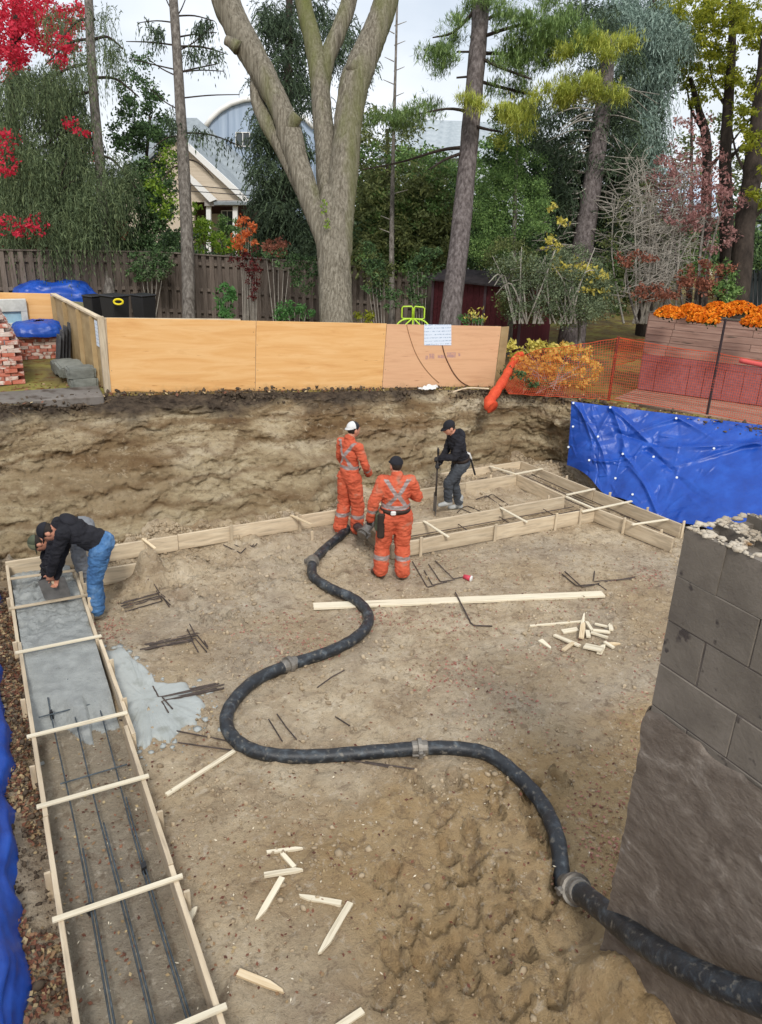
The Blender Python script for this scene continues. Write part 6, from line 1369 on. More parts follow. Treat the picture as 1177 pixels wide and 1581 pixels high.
def house_window(parent, x0, x1, y0, y1, d, off):
    w_ = slab(parent, 'window', [(x0, y1), (x0, y0), (x1, y0), (x1, y1)], d, off, .05, DARKG); t = 1.3
    for nm, q in (('sill', (x0 - t, x1 + t, y1, y1 + t)), ('lintel', (x0 - t, x1 + t, y0 - t, y0)), ('jamb', (x0 - t, x0, y0, y1)), ('jamb', (x1, x1 + t, y0, y1)), ('mullion', ((x0 + x1) / 2 - .5, (x0 + x1) / 2 + .5, y0, y1))):
        slab(w_, nm, [(q[0], q[3]), (q[0], q[2]), (q[1], q[2]), (q[1], q[3])], d, off - .05, .04, TRIMW)
def roofq(parent, name, pts, m, th=.12):
    P_ = [vplane(*p) for p in pts]; n = len(P_); nn = (P_[1] - P_[0]).cross(P_[2] - P_[0]).normalized() * th
    if nn.z > 0: nn = -nn
    b = MB(); b.add(P_ + [p + nn for p in P_], [tuple(range(n)), tuple(range(2 * n - 1, n - 1, -1))] + [(i, n + i, n + (i + 1) % n, (i + 1) % n) for i in range(n)]); return b.build(name, m, parent)
SIDING = mat('beige_siding', [(.3, rgb('b9ab97')), (.7, rgb('cfc2af'))], 1, (.3, .3, 9), .8, .3, 5, .03, rand=False)
SHING = mat('grey_green_shingle', [(.3, rgb('7c8488')), (.7, rgb('9aa2a6'))], 3, rough=.9, bump=.5, bscale=9, bdist=.04, rand=False)
TRIMW = mat('white_trim', [(.78, .77, .74)], rough=.6, bump=0)
BROWN = mat('porch_wall', [(.3, rgb('4a3430')), (.7, rgb('5f4540'))], 4, bump=.1)
DARKG = mat('window_pane', [(.06, .075, .085)], rough=.12, bump=0, spec=.6)
D_ = 36
HS = empty('gabled_house', vplane(330, 420, D_, 2), 'beige gabled house with grey roof and white porch columns', 'house', 'houses beyond the fence')
slab(HS, 'wall', [(165, 420), (165, 312), (270, 213), (378, 312), (300, 312), (300, 420)], D_, 0, .3, SIDING)
slab(HS, 'porch_wall', [(301, 420), (301, 312), (410, 312), (410, 420)], D_, 2.2, .2, BROWN)
house_window(HS, 343, 359, 326, 352, D_, 2.1)
slab(HS, 'door', [(327, 380), (327, 330), (340, 330), (340, 380)], D_, 2.1, .05, SIDING)
for x in (322, 363): slab(HS, 'porch_column', [(x - 3.5, 420), (x - 3.5, 317), (x + 3.5, 317), (x + 3.5, 420)], D_, -.1, .22, TRIMW)
slab(HS, 'porch_beam', [(316, 318), (316, 309), (398, 309), (398, 318)], D_, -.25, .5, mat('grey_fascia', [(.3, rgb('8d8883')), (.7, rgb('a5a09a'))], 3))
slab(HS, 'rake_trim', [(268, 211), (274, 206), (386, 309), (378, 313)], D_, -.35, .3, TRIMW)
slab(HS, 'rake_trim', [(284, 271), (290, 267), (334, 308), (324, 312)], D_, -.45, .3, TRIMW)
roofq(HS, 'roof', [(270, 205, D_, -.3), (388, 310, D_, -.3), (400, 300, D_, 5), (290, 200, D_, 5)], SHING)
roofq(HS, 'roof', [(270, 205, D_, -.3), (150, 310, D_, -.3), (150, 300, D_, 5), (255, 200, D_, 5)], SHING)
roofq(HS, 'roof', [(180, 300, D_, 2), (420, 306, D_, 2), (304, 182, D_, 7), (230, 182, D_, 7)], SHING)
roofq(HS, 'roof', [(420, 306, D_, 2), (440, 300, D_, 12), (304, 182, D_, 7)], SHING)
for x, y in ((300, 330),): pass
roofq(HS, 'porch_roof', [(330, 312, D_, -.4), (392, 312, D_, -.4), (385, 296, D_, 2), (336, 296, D_, 2)], SHING)
BLUEW = mat('blue_grey_cladding', [(.3, rgb('8fa0b5')), (.7, rgb('a9b8ca'))], 1, (3, 3, .2), .6, .1, rand=False)
H2 = empty('arched_roof_house', vplane(390, 420, 52, 3), 'tall blue grey house with an arched roof behind the gabled house', 'house', 'houses beyond the fence')
arc = [(316, 197), (326, 183), (340, 170), (357, 160), (376, 154), (398, 151), (420, 154), (445, 164), (470, 182), (485, 197)]
slab(H2, 'wall', [(318, 420)] + arc + [(483, 420)], 52, 0, 7, BLUEW)
b = MB(); b.tube([vplane(x, y, 52, -.15) for x, y in arc], .16, 8); b.build('roof_edge', TRIMW, H2, True)
for x in (352, 392, 430): slab(H2, 'seam', [(x - .6, 320), (x - .6, 172), (x + .6, 172), (x + .6, 320)], 52, -.06, .05, mat('seam_blue_grey', [(.3, rgb('7b8ca2')), (.7, rgb('8798ac'))], 2))  # vertical seams, a deeper blue grey than the cladding
house_window(H2, 365, 385, 205, 225, 52, -.05)
H3 = empty('pale_blue_house', vplane(700, 420, 44, 3), 'pale blue house with a stepped grey roof behind the pine', 'house', 'houses beyond the fence')
slab(H3, 'wall', [(585, 420), (585, 236), (810, 244), (810, 420)], 44, 0, 6, mat('pale_blue_siding', [(.3, rgb('b3bdc2')), (.7, rgb('cbd3d6'))], 1, (.3, .3, 8), rand=False))
for k in range(7):
    y0 = 240 - k * 8; roofq(H3, 'roof_course', [(578 + k * 6, y0, 44, -.4 + k * .5), (818 - k * 4, y0 + 7, 44, -.4 + k * .5), (818 - k * 4, y0 - 2, 44, .1 + k * .5), (578 + k * 6, y0 - 9, 44, .1 + k * .5)], mat('grey_roof%d' % k, [(.3, rgb('8f999f')), (.7, rgb('aeb6ba'))], 3, rand=False), .06)
for x in (640, 700, 770): house_window(H3, x, x + 18, 262, 290, 44, -.05)
H4 = empty('light_roofed_house', vplane(1050, 420, 46, 3), 'house with a light blue roof glimpsed behind the red shrub', 'house', 'houses beyond the fence')
slab(H4, 'wall', [(1000, 430), (1000, 330), (1100, 333), (1100, 430)], 46, 0, 5, SIDING); roofq(H4, 'roof', [(990, 332, 46, -.4), (1110, 336, 46, -.4), (1100, 262, 46, 4), (1010, 258, 46, 4)], mat('light_roof', [(.3, rgb('9fb0c0')), (.7, rgb('b9c6d2'))], 3, rand=False))
house_window(H4, 1040, 1060, 348, 370, 46, -.05)
H5 = empty('grey_outbuilding', vplane(1180, 440, 30, 2), 'grey outbuilding with white eave at the right edge', 'house', 'houses beyond the fence')
slab(H5, 'wall', [(1150, 480), (1150, 390), (1260, 396), (1260, 480)], 30, 0, 3, mat('grey_wall', [(.3, rgb('6d6a6c')), (.7, rgb('858284'))], 2)); slab(H5, 'eave', [(1146, 392), (1146, 385), (1262, 391), (1262, 398)], 30, -.2, .3, TRIMW)
roofq(H5, 'roof', [(1144, 386, 30, -.3), (1264, 392, 30, -.3), (1255, 350, 30, 2.5), (1160, 346, 30, 2.5)], SHING)
DF = empty('dark_fence', ground_at(1170, 27), 'dark board fence at the right edge behind the flowers', 'fence'); DFM = mat('dark_fence_board', [(.3, rgb('23292c')), (.7, rgb('3a4245'))], 3, (5, 5, .5))
for k in range(16): x = 1136 + k * 7; slab(DF, 'fence_board', [(x, 500), (x, 414 + k * .3), (x + 5.6, 414 + k * .3), (x + 5.6, 500)], 27, .02 * (k % 2), .025, DFM)
slab(DF, 'rail', [(1136, 432), (1136, 428), (1246, 434), (1246, 438)], 27, .06, .04, DFM)
WIRE = mat('cable', [(.03, .03, .033)], rough=.6, bump=0)
for lab, pts, dd in (('upper overhead cable crossing behind the trees', ((-60, 251), (180, 275), (400, 296), (620, 315), (800, 322), (1250, 330)), 27), ('lower overhead cable crossing behind the trees', ((-60, 262), (180, 286), (400, 303), (620, 321), (800, 330), (1250, 342)), 27.5)):
    b = MB(); b.tube(smooth_path([at(x, y, dd) for x, y in pts], 6), .014, 5); tag(b.build('overhead_cable', WIRE), lab, 'cable', 'overhead cables')

# ------------------------------------------------------------------ people
ORG = mat('orange_coverall', [(.25, rgb('9c4630')), (.5, rgb('c25a3e')), (.75, rgb('d27052'))], 5, (1, 1, 1), .85, .5, 14, .02, spots=rgb('9a7260'), sscale=5, sth=(.60, .72))
TAPE = mat('reflective_tape', [(.3, rgb('837673')), (.7, rgb('9e908c'))], 8, rough=.45, bump=.2, bscale=20, spec=.6)
BLK = mat('black_fleece', [(.3, (.010, .010, .013)), (.7, (.022, .022, .028))], 6, rough=.9, bump=.5, bscale=16, bdist=.015)
JEAN = mat('blue_denim', [(.25, rgb('2f4d74')), (.5, rgb('466e9a')), (.75, rgb('6d90b6'))], 6, rough=.9, bump=.6, bscale=14, bdist=.02, spots=rgb('7d8790'), sscale=5, sth=(.6, .72))
GREYP = mat('grey_trousers', [(.25, rgb('33363b')), (.6, rgb('474b50')), (.8, rgb('5c6065'))], 5, rough=.9, bump=.5, bscale=14, bdist=.02)
GREYL = mat('light_grey_cloth', [(.25, rgb('6d7074')), (.7, rgb('8d9094'))], 5, rough=.9, bump=.5, bscale=14, bdist=.02)
SKIN = mat('skin', [(.3, rgb('b07a62')), (.7, rgb('c98f76'))], 8, rough=.6, bump=.1, bscale=60)
HAIR = mat('dark_hair', [(.3, (.012, .009, .008)), (.7, (.035, .026, .02))], 30, rough=.7, bump=.4, bscale=90)
BOOT = mat('muddy_boot', [(.25, rgb('4a4339')), (.6, rgb('7a7264')), (.8, rgb('99917f'))], 7, rough=.85, bump=.4, bscale=30)
BOOTG = mat('grey_rubber_boot', [(.25, rgb('8f918f')), (.7, rgb('b9bbb8'))], 6, rough=.6, bump=.2, spots=rgb('5d5f5e'), sscale=6, sth=(.58, .66))
BOOTB = mat('brown_boot', [(.25, rgb('3d2e26')), (.7, rgb('5f4a3d'))], 6, rough=.7, bump=.3)
GLOVE = mat('dark_glove', [(.3, (.02, .02, .022)), (.7, (.05, .05, .052))], 9, rough=.8, bump=.4)
EYE = mat('eye', [(.02, .015, .012)], rough=.2, bump=0)
SPH = {}
def capsule(a, b_, ra, rb, n=14, h=5):
    a, b_ = Vector(a), Vector(b_); d = b_ - a; L_ = d.length
    if L_ < 1e-5: d = Vector((0, 0, 1)); L_ = 1e-4
    d.normalize(); u = d.cross(Vector((0, 0, 1)) if abs(d.z) < .9 else Vector((1, 0, 0))).normalized(); w = d.cross(u)
    rings = []
    for i in range(1, h + 1): t = PI / 2 * i / h; rings.append((a - d * ra * math.cos(t), ra * math.sin(t)))
    for i in range(h): t = PI / 2 * i / h; rings.append((b_ + d * rb * math.sin(t), rb * math.cos(t)))
    vs = [a - d * ra]; fs = []
    for c, r in rings:
        for j in range(n): an = 2 * PI * j / n; vs.append(c + (u * math.cos(an) + w * math.sin(an)) * r)
    vs.append(b_ + d * rb); m = len(rings)
    for j in range(n): fs.append((0, 1 + (j + 1) % n, 1 + j)); fs.append((len(vs) - 1, 1 + (m - 1) * n + j, 1 + (m - 1) * n + (j + 1) % n))
    for i in range(m - 1):
        for j in range(n): fs.append((1 + i * n + j, 1 + i * n + (j + 1) % n, 1 + (i + 1) * n + (j + 1) % n, 1 + (i + 1) * n + j))
    return vs, fs
def ellipsoid(c, r, R=None):
    vs, fs = capsule((0, 0, -1e-3), (0, 0, 1e-3), 1, 1, 18, 7); c = Vector(c); R = R or Matrix.Identity(3)
    return [c + R @ Vector((v.x * r[0], v.y * r[1], v.z * r[2])) for v in vs], fs
class Body:
    def __init__(s): s.mb = MB(); s.pr = []
    def cap(s, a, b_, ra, rb, tg): s.mb.add(*capsule(a, b_, ra, rb)); s.pr.append(('c', np.array(Vector(a)[:]), np.array(Vector(b_)[:]), ra, rb, tg))
    def ell(s, c, r, R, tg):
        s.mb.add(*ellipsoid(c, r, R)); s.pr.append(('e', np.array(Vector(c)[:]), np.array(r, float), np.array((R or Matrix.Identity(3)).transposed()), 0, tg))
    def nearest(s, P_):
        best = np.full(len(P_), 1e9); tg = np.zeros(len(P_), int)
        for k, p in enumerate(s.pr):
            if p[0] == 'c':
                ab = p[2] - p[1]; t = np.clip(((P_ - p[1]) @ ab) / (ab @ ab + 1e-9), 0, 1); d = np.linalg.norm(P_ - p[1] - t[:, None] * ab, axis=1) - (p[3] + (p[4] - p[3]) * t)
            else:
                q = (P_ - p[1]) @ p[3].T; d = (np.linalg.norm(q / p[2], axis=1) - 1) * p[2].min()
            m = d < best; best[m] = d[m]; tg[m] = p[5]
        return tg
    def hand(s, wrist, d, curl, tg, side, grip=.55):
        """palm, four unequal fingers bent twice, thumb leaving the side of the palm"""
        d = Vector(d).normalized(); c = Vector(curl); c = (c - d * c.dot(d)).normalized(); w = d.cross(c) * side; wrist = Vector(wrist)
        pc = wrist + d * .05; R = Matrix((w, c, d)).transposed(); s.ell(pc, (.043, .019, .055), R, tg); s.cap(wrist - d * .02, pc, .026, .028, tg)
        for k, (o, l) in enumerate(((-.031, .062), (-.0105, .076), (.0105, .080), (.031, .072))):
            k0 = wrist + d * .092 + w * o; d1 = (d * (1 - grip * .55) + c * grip).normalized(); k1 = k0 + d1 * l * .5; d2 = (d * (.55 - grip) + c * (.5 + grip * .7)).normalized(); k2 = k1 + d2 * l * .45
            s.cap(pc + w * o * .8, k0, .011, .0105, tg); s.cap(k0, k1, .0105, .0098, tg); s.cap(k1, k2, .0098, .0085, tg)
        t0 = wrist + d * .03 + w * .036; t1 = t0 + (d * .7 + w * .6 + c * .5).normalized() * .042; t2 = t1 + (d * .8 + w * .1 + c * .7).normalized() * .034; s.cap(t0, t1, .014, .012, tg); s.cap(t1, t2, .012, .010, tg)
def person(label, loc, yaw, J, mats, tags, paint=None, fat=1.0, voxel=.0095, hands=(), boots=True, leg=(.105, .078, .085), arm=(.066, .056, .050), fold=.009, belly=1.0, beard=False, collar=True):
    """J: joints in the person's own frame (x right, y forward, z up, feet at 0). tags: region -> material index"""
    V_ = {k: Vector(v) for k, v in J.items()}; B = Body()
    hipc, neck, head = V_['pelvis'], V_['neck'], V_['head']; sp = (neck - hipc).normalized(); rt = (V_['shR'] - V_['shL']).normalized(); rt = (rt - sp * rt.dot(sp)).normalized(); fw = sp.cross(rt) * -1; fw = fw if True else fw
    fw = rt.cross(sp) * -1
    R = Matrix((rt, fw, sp)).transposed(); L_ = (neck - hipc).length
    tT, tL = tags['top'], tags['legs']
    B.ell(hipc + sp * .0, (.178 * fat, .132 * fat, .135), R, tL); B.ell(hipc + sp * L_ * .30 + fw * .01 * belly, (.170 * fat, .128 * fat * belly, .17), R, tT); B.ell(hipc + sp * L_ * .15, (.174 * fat, .130 * fat, .15), R, tT); B.ell(hipc + sp * L_ * .62, (.182 * fat, .128 * fat, .175), R, tT)
    B.ell(hipc + sp * L_ * .80, (.175 * fat, .105 * fat, .12), R, tT)
    for s in 'LR': B.cap(hipc + sp * L_ * .86, V_['sh' + s], .085, .078 * fat, tT)
    B.cap(neck - sp * .06, neck + (head - neck) * .45, .068, .055, tags['skin'])
    if collar: B.cap(neck - sp * .05, neck + sp * .015, .088, .078, tT)
    # head
    hu = V_.get('hup', Vector((0, 0, 1))).normalized(); hf = V_['look'].normalized(); hf = (hf - hu * hf.dot(hu)).normalized(); hr = hf.cross(hu); HR = Matrix((hr, hf, hu)).transposed(); h = lambda x, y, z: head + HR @ Vector((x, y, z))
    B.ell(h(0, -.008, .022), (.077, .095, .100), HR, tags['hair']); B.ell(h(0, .022, -.02), (.068, .082, .100), HR, tags['skin']); B.ell(h(0, .045, -.075), (.046, .046, .042), HR, tags['hair'] if beard else tags['skin'])
    B.ell(h(0, .106, -.018), (.014, .020, .024), HR, tags['skin']); B.ell(h(0, .088, .022), (.05, .02, .014), HR, tags['skin']); B.ell(h(0, .094, -.062), (.026, .012, .008), HR, tags.get('lip', tags['skin']))
    for s in (-1, 1): B.ell(h(s * .076, .0, -.018), (.012, .024, .034), HR, tags['skin']); B.ell(h(s * .031, .092, .002), (.012, .008, .007), HR, tags['eye'])
    for s in 'LR':
        k = 1 if s == 'R' else -1
        sh, el, wr = V_['sh' + s], V_['el' + s], V_['wr' + s]; B.cap(sh, el, arm[0] * fat * 1.1, arm[1] * fat, tT); B.cap(el, wr, arm[1] * fat, arm[2], tT)
        hd = V_.get('hd' + s, (wr - el).normalized()); cu = V_.get('cu' + s, Vector((-k * .4, 1, 0))); B.hand(wr + hd.normalized() * .01, hd, cu, tags['hand'], k, .6)
        hp_, kn, an, to = V_['hip' + s], V_['kn' + s], V_['an' + s], V_['to' + s]
        B.cap(hp_, kn, leg[0] * fat * 1.12, leg[1], tL); B.cap(kn, an + Vector((0, 0, .05)), leg[1] * 1.0, leg[2], tL)
        td = (to - an); td.z = 0; td.normalize()
        B.cap(an + td * -.035 + Vector((0, 0, -.035)), an + td * .05 + Vector((0, 0, -.038)), .044, .046, tags['boot']); B.cap(an + td * .05 + Vector((0, 0, -.038)), an + td * .165 + Vector((0, 0, -.048)), .045, .034, tags['boot']); B.cap(an + Vector((0, 0, .12)), an + Vector((0, 0, -.03)), tags.get('shaft', .05), .05, tags['boot'])
    me = B.mb.mesh('tmp', BLK); o = bpy.data.objects.new('tmp', me); COL.objects.link(o)
    md = o.modifiers.new('r', 'REMESH'); md.mode = 'VOXEL'; md.voxel_size = voxel
    m2 = o.modifiers.new('s', 'SMOOTH'); m2.factor = .5; m2.iterations = 4
    bpy.context.view_layer.update(); dg = bpy.context.evaluated_depsgraph_get(); ne = bpy.data.meshes.new_from_object(o.evaluated_get(dg)); bpy.data.objects.remove(o); bpy.data.meshes.remove(me)
    n = len(ne.vertices); co = np.empty(n * 3); ne.vertices.foreach_get('co', co); co = co.reshape(-1, 3); no = np.empty(n * 3); ne.vertices.foreach_get('normal', no); no = no.reshape(-1, 3)
    tg = B.nearest(co); cloth = np.isin(tg, [tT, tL]).astype(float)
    w = fbm(co[:, 0] * 7, co[:, 1] * 7, co[:, 2] * 11, 3, int(abs(loc[0] * 10)), .55); ridg = 1 - np.abs(w) * 2.2
    co = co + no * (cloth * fold * (ridg * .8 + .7 * (1 - 2.2 * np.abs(fbm(co[:, 0] * 12, co[:, 1] * 12, co[:, 2] * 26, 2, 5)))))[:, None]
    ne.vertices.foreach_set('co', co.ravel())
    nf = len(ne.polygons); fc = np.empty(nf * 3); ne.polygons.foreach_get('center', fc); fc = fc.reshape(-1, 3); ft = B.nearest(fc)
    if paint: ft = paint(fc, ft, V_, R, hipc, L_)
    ne.materials.clear()
    for m in mats: ne.materials.append(m)
    ne.polygons.foreach_set('material_index', ft.astype(np.int32)); ne.polygons.foreach_set('use_smooth', np.ones(nf, bool)); ne.update()
    E = empty('person', loc, label, 'person', 'workers in the pit', yaw)
    bo = bpy.data.objects.new('body', ne); place(bo, PM[E.name], E); bo.matrix_parent_inverse = PM[E.name].inverted()
    return E, (head, HR), (R, hipc, sp, fw, rt, L_)
def pchild(E, name, b, m, smooth=True, parent=None):
    """b is in the person's own frame"""
    M_ = PM[E.name]; c = MB(); c.v = [tuple(M_ @ Vector(v)) for v in b.v]; c.f = b.f; c.m = b.m; return c.build(name, m, parent or E, smooth)
def cap_hat(E, hd, m, brim_dir=1, m2=None, back=False):
    head, HR = hd; h = lambda x, y, z: head + HR @ Vector((x, y, z)); b = MB(); rows = 7; n = 24; vs = []; fs = []; mi = []
    for i in range(rows + 1):
        t = PI / 2 * i / rows
        for j in range(n): a = 2 * PI * j / n; r = math.cos(t); vs.append(h(.086 * r * math.cos(a), -.006 + .104 * r * math.sin(a), .035 + .092 * math.sin(t)))
    for i in range(rows):
        for j in range(n): fs.append((i * n + j, i * n + (j + 1) % n, (i + 1) * n + (j + 1) % n, (i + 1) * n + j)); mi.append(1 if (m2 and math.sin(2 * PI * (j + .5) / n) > .1) else 0)
    b.v = [tuple(v) for v in vs]; b.f = fs; b.m = mi
    # sweatband thickness
    o = pchild(E, 'cap', b, [m, m2] if m2 else m)
    c = MB(); s = brim_dir; pts = []
    for i in range(11):
        a = -1.15 + 2.3 * i / 10; pts.append((.084 * math.sin(a), s * (.092 * math.cos(a)) - .006, .040))
    out = [(x * 1.02, y + s * (.075 if s > 0 else .045) * (1 - (abs(i - 5) / 5) ** 2.2), z - .010 - .012 * (1 - ((i - 5) / 5) ** 2)) for i, (x, y, z) in enumerate(pts)]
    vs = [h(*p) for p in pts] + [h(*p) for p in out] + [h(p[0], p[1], p[2] - .006) for p in pts] + [h(p[0], p[1], p[2] - .006) for p in out]
    fs = [(i, i + 1, 12 + i, 11 + i) for i in range(10)] + [(22 + i, 33 + i, 34 + i, 23 + i) for i in range(10)] + [(11 + i, 12 + i, 34 + i, 33 + i) for i in range(10)]
    c.add(vs, fs); pchild(E, 'brim', c, m, True, o)
    return o
def std(h=1.78, **k):
    s = h / 1.78; J = dict(pelvis=(0, 0, .96), neck=(0, -.01, 1.50), head=(0, .025, 1.655), look=(0, 1, -.1), shL=(-.185, -.005, 1.43), shR=(.185, -.005, 1.43), elL=(-.25, -.02, 1.15), elR=(.25, -.02, 1.15), wrL=(-.27, .05, .90), wrR=(.27, .05, .90),
        hipL=(-.10, 0, .93), hipR=(.10, 0, .93), knL=(-.12, .02, .49), knR=(.12, .02, .49), anL=(-.13, -.02, .085), anR=(.13, -.02, .085), toL=(-.16, .15, .03), toR=(.16, .15, .03))
    J.update(k); return {a: (Vector(v) * s if a not in ('look', 'hup', 'hdL', 'hdR', 'cuL', 'cuR') else Vector(v)) for a, v in J.items()}
def yaw_of(fx, fy): return math.atan2(-fx, fy)
def hivis(fc, ft, V_, R, hipc, L_):
    """silver tape: a band round the trunk, braces crossing on the back, bands below the knees and on the sleeves"""
    q = (fc - np.array(hipc[:])) @ np.array(R); u, v, w = q[:, 0], q[:, 1], q[:, 2]; top = ft == 0
    arm_ = np.zeros(len(fc), bool)
    for s in 'LR':
        a, b_ = np.array(V_['el' + s][:]), np.array(V_['wr' + s][:]); ab = b_ - a; t = ((fc - a) @ ab) / (ab @ ab); near = (np.linalg.norm(fc - a - t[:, None] * ab, axis=1) < .10) & (t > .1) & (np.abs(u) > .16); arm_ |= near
        ft = np.where(top & near & (t > .38) & (t < .56), 2, ft)
        k, an = np.array(V_['kn' + s][:]), np.array(V_['an' + s][:]); kz = an[2] + (k[2] - an[2]) * .62; side = (np.abs(fc[:, 0] - k[0]) < .13) & (np.abs(fc[:, 1] - k[1]) < .25)
        ft = np.where((ft == 1) & side & (np.abs(fc[:, 2] - kz) < .03), 2, ft); ft = np.where((ft == 0) & side & (np.abs(fc[:, 2] - kz) < .03), 2, ft)
    tor = (np.abs(u) < .2) & ~arm_ & (fc[:, 2] > hipc.z)
    band = tor & (np.abs(w - L_ * .28) < .026); xs = tor & (w > L_ * .30) & (w < L_ * .98) & (np.abs(np.abs(u) - (.012 + .135 * np.abs(w - L_ * .60) / (L_ * .36))) < .032)
    return np.where(np.isin(ft, [0, 1]) & (band | xs), 2, ft)
WHT = mat('white_cap_cloth', [(.3, (.55, .55, .54)), (.7, (.68, .68, .67))], 8, rough=.8, bump=.2)
OM_ = [ORG, ORG, TAPE, SKIN, HAIR, BOOT, GLOVE, EYE]; OT = dict(top=0, legs=1, skin=3, hair=4, boot=5, hand=6, eye=7)
# the taller orange worker, seen from behind and turned to the right
p1 = onz(538, 825); J = std(1.84, elR=(.27, .06, 1.16), wrR=(.16, .24, .98), hdR=(-.6, .6, -.3), cuR=(-.5, .2, -.6), elL=(-.25, .03, 1.16), wrL=(-.20, .23, .97), hdL=(.5, .6, -.3), look=(.15, 1, -.35), head=(.01, .05, 1.65), anR=(.10, .09, .085), knR=(.11, .08, .49), toR=(.14, .28, .03), anL=(-.10, -.08, .085), toL=(-.13, .1, .03))
E, hd, fr = person('tall worker in orange coveralls and white cap looking down at the hose end', (p1.x, p1.y, fz(p1.x, p1.y)), yaw_of(.97, .30), J, OM_, OT, hivis, .94, leg=(.112, .098, .104), beard=True)
cap_hat(E, hd, WHT, -1, BLACKM)
# the nearer orange worker with the tool belt
p2 = onz(606, 892); J = std(1.76, elR=(.30, .03, 1.20), wrR=(.20, .27, 1.18), hdR=(-.7, .6, .1), cuR=(-.5, .3, -.4), elL=(-.30, -.03, 1.15), wrL=(-.33, .04, .89), knL=(-.15, .03, .49), anL=(-.17, .01, .085), toL=(-.26, .15, .03), anR=(.13, -.06, .085), toR=(.15, .1, .03), look=(-.35, 1, -.25), head=(-.01, .03, 1.65), pelvis=(0, 0, .95))
E, hd, fr = person('worker in orange coveralls and black cap with tool belt, nearest the camera', (p2.x, p2.y, fz(p2.x, p2.y)), yaw_of(.34, .94), J, [ORG, ORG, TAPE, SKIN, HAIR, BOOTB, GLOVE, EYE], OT, hivis, 1.12, leg=(.115, .100, .104), arm=(.072, .064, .055))
cap_hat(E, hd, BLK, 1)
def belt(E, fr, rx, ry, wz, m, off=.10):
    R, hipc, sp, fw, rt, L_ = fr; n = 36; b = MB(); c = hipc + sp * off
    vs = []
    for z in (-wz, wz):
        for r in (1.0, .93):
            for j in range(n): a = 2 * PI * j / n; vs.append(c + sp * z + rt * rx * r * math.cos(a) + fw * ry * r * math.sin(a))
    fs = []
    for j in range(n): k = (j + 1) % n; fs += [(j, k, 2 * n + k, 2 * n + j), (2 * n + j, 2 * n + k, 3 * n + k, 3 * n + j), (n + k, n + j, 3 * n + j, 3 * n + k), (k, j, n + j, n + k)]
    b.add(vs, fs); return pchild(E, 'belt', b, m), c
LEATH = mat('dark_leather', [(.3, rgb('241c18')), (.7, rgb('3d322b'))], 8, rough=.7, bump=.3)
OLIV = mat('olive_pouch', [(.3, rgb('3f4434')), (.7, rgb('5d6350'))], 8, rough=.8, bump=.3)
bo, bc = belt(E, fr, .205, .155, .028, LEATH, .09); R, hipc, sp, fw, rt, L_ = fr
b = MB(); b.bbox(bc - fw * .16 - rt * .05, (.07, .03, .06), .012, R); pchild(E, 'belt_clip', b, WHITE, False, bo)
b = MB(); b.bbox(bc - rt * .225 + fw * .0 - sp * .17, (.09, .17, .28), .03, R); pchild(E, 'tool_pouch', b, OLIV, False, bo)
b = MB(); b.bbox(bc - rt * .20 - fw * .11 - sp * .20, (.10, .05, .36), .02, R); pchild(E, 'hammer_holster', b, LEATH, False, bo)
# the worker in black with a shovel inside the form
p3 = onz(704, 789); J = std(1.68, pelvis=(0, -.04, .93), neck=(0, .13, 1.44), head=(.0, .24, 1.575), look=(0, 1, -.75), hup=(0, .45, 1), shL=(-.175, .10, 1.37), shR=(.175, .10, 1.37), elL=(-.21, .20, 1.10), wrL=(-.05, .38, 1.05), elR=(.22, .16, 1.10), wrR=(.06, .37, .93), hdL=(.5, .5, -.2), hdR=(-.5, .5, -.1), cuL=(.6, .2, -.4), cuR=(-.6, .2, -.4),
        hipL=(-.09, -.02, .90), hipR=(.09, -.02, .90), knL=(-.10, .24, .60), anL=(-.07, .20, .24), toL=(-.08, .36, .18), knR=(.10, .02, .48), anR=(.10, -.10, .085), toR=(.12, .1, .03))
gz3 = fz(p3.x, p3.y); yw3 = yaw_of(-.95, .12)
E, hd, fr = person('worker in black hoodie and grey trousers digging with a shovel inside the form', (p3.x, p3.y, gz3), yw3, J, [BLK, GREYP, TAPE, SKIN, HAIR, BOOTG, GLOVE, EYE], dict(top=0, legs=1, skin=3, hair=4, boot=5, hand=6, eye=7, shaft=.075), None, 1.0, leg=(.10, .075, .072))
cap_hat(E, hd, BLK, 1); R, hipc, sp, fw, rt, L_ = fr
b = MB(); b.ell = None; vs, fs = ellipsoid(fr[1] + sp * L_ * .93 - fw * .10, (.12, .07, .10), R); b.add(vs, fs); pchild(E, 'hood', b, BLK)
bo, bc = belt(E, fr, .19, .145, .025, LEATH, .07); b = MB(); b.bbox(bc - fw * .16 + rt * .06, (.12, .05, .05), .012, R); b.tube([bc - fw * .19 + rt * .05, bc - fw * .2 + rt * .05 - sp * .12], .016, 6); pchild(E, 'tool_holder', b, WHITE, False, bo)
b = MB(); b.tube([bc - fw * .19 + rt * .05 - sp * .10, bc - fw * .20 + rt * .05 - sp * .42], .017, 6); pchild(E, 'hammer_handle', b, BLACKM, False, bo)
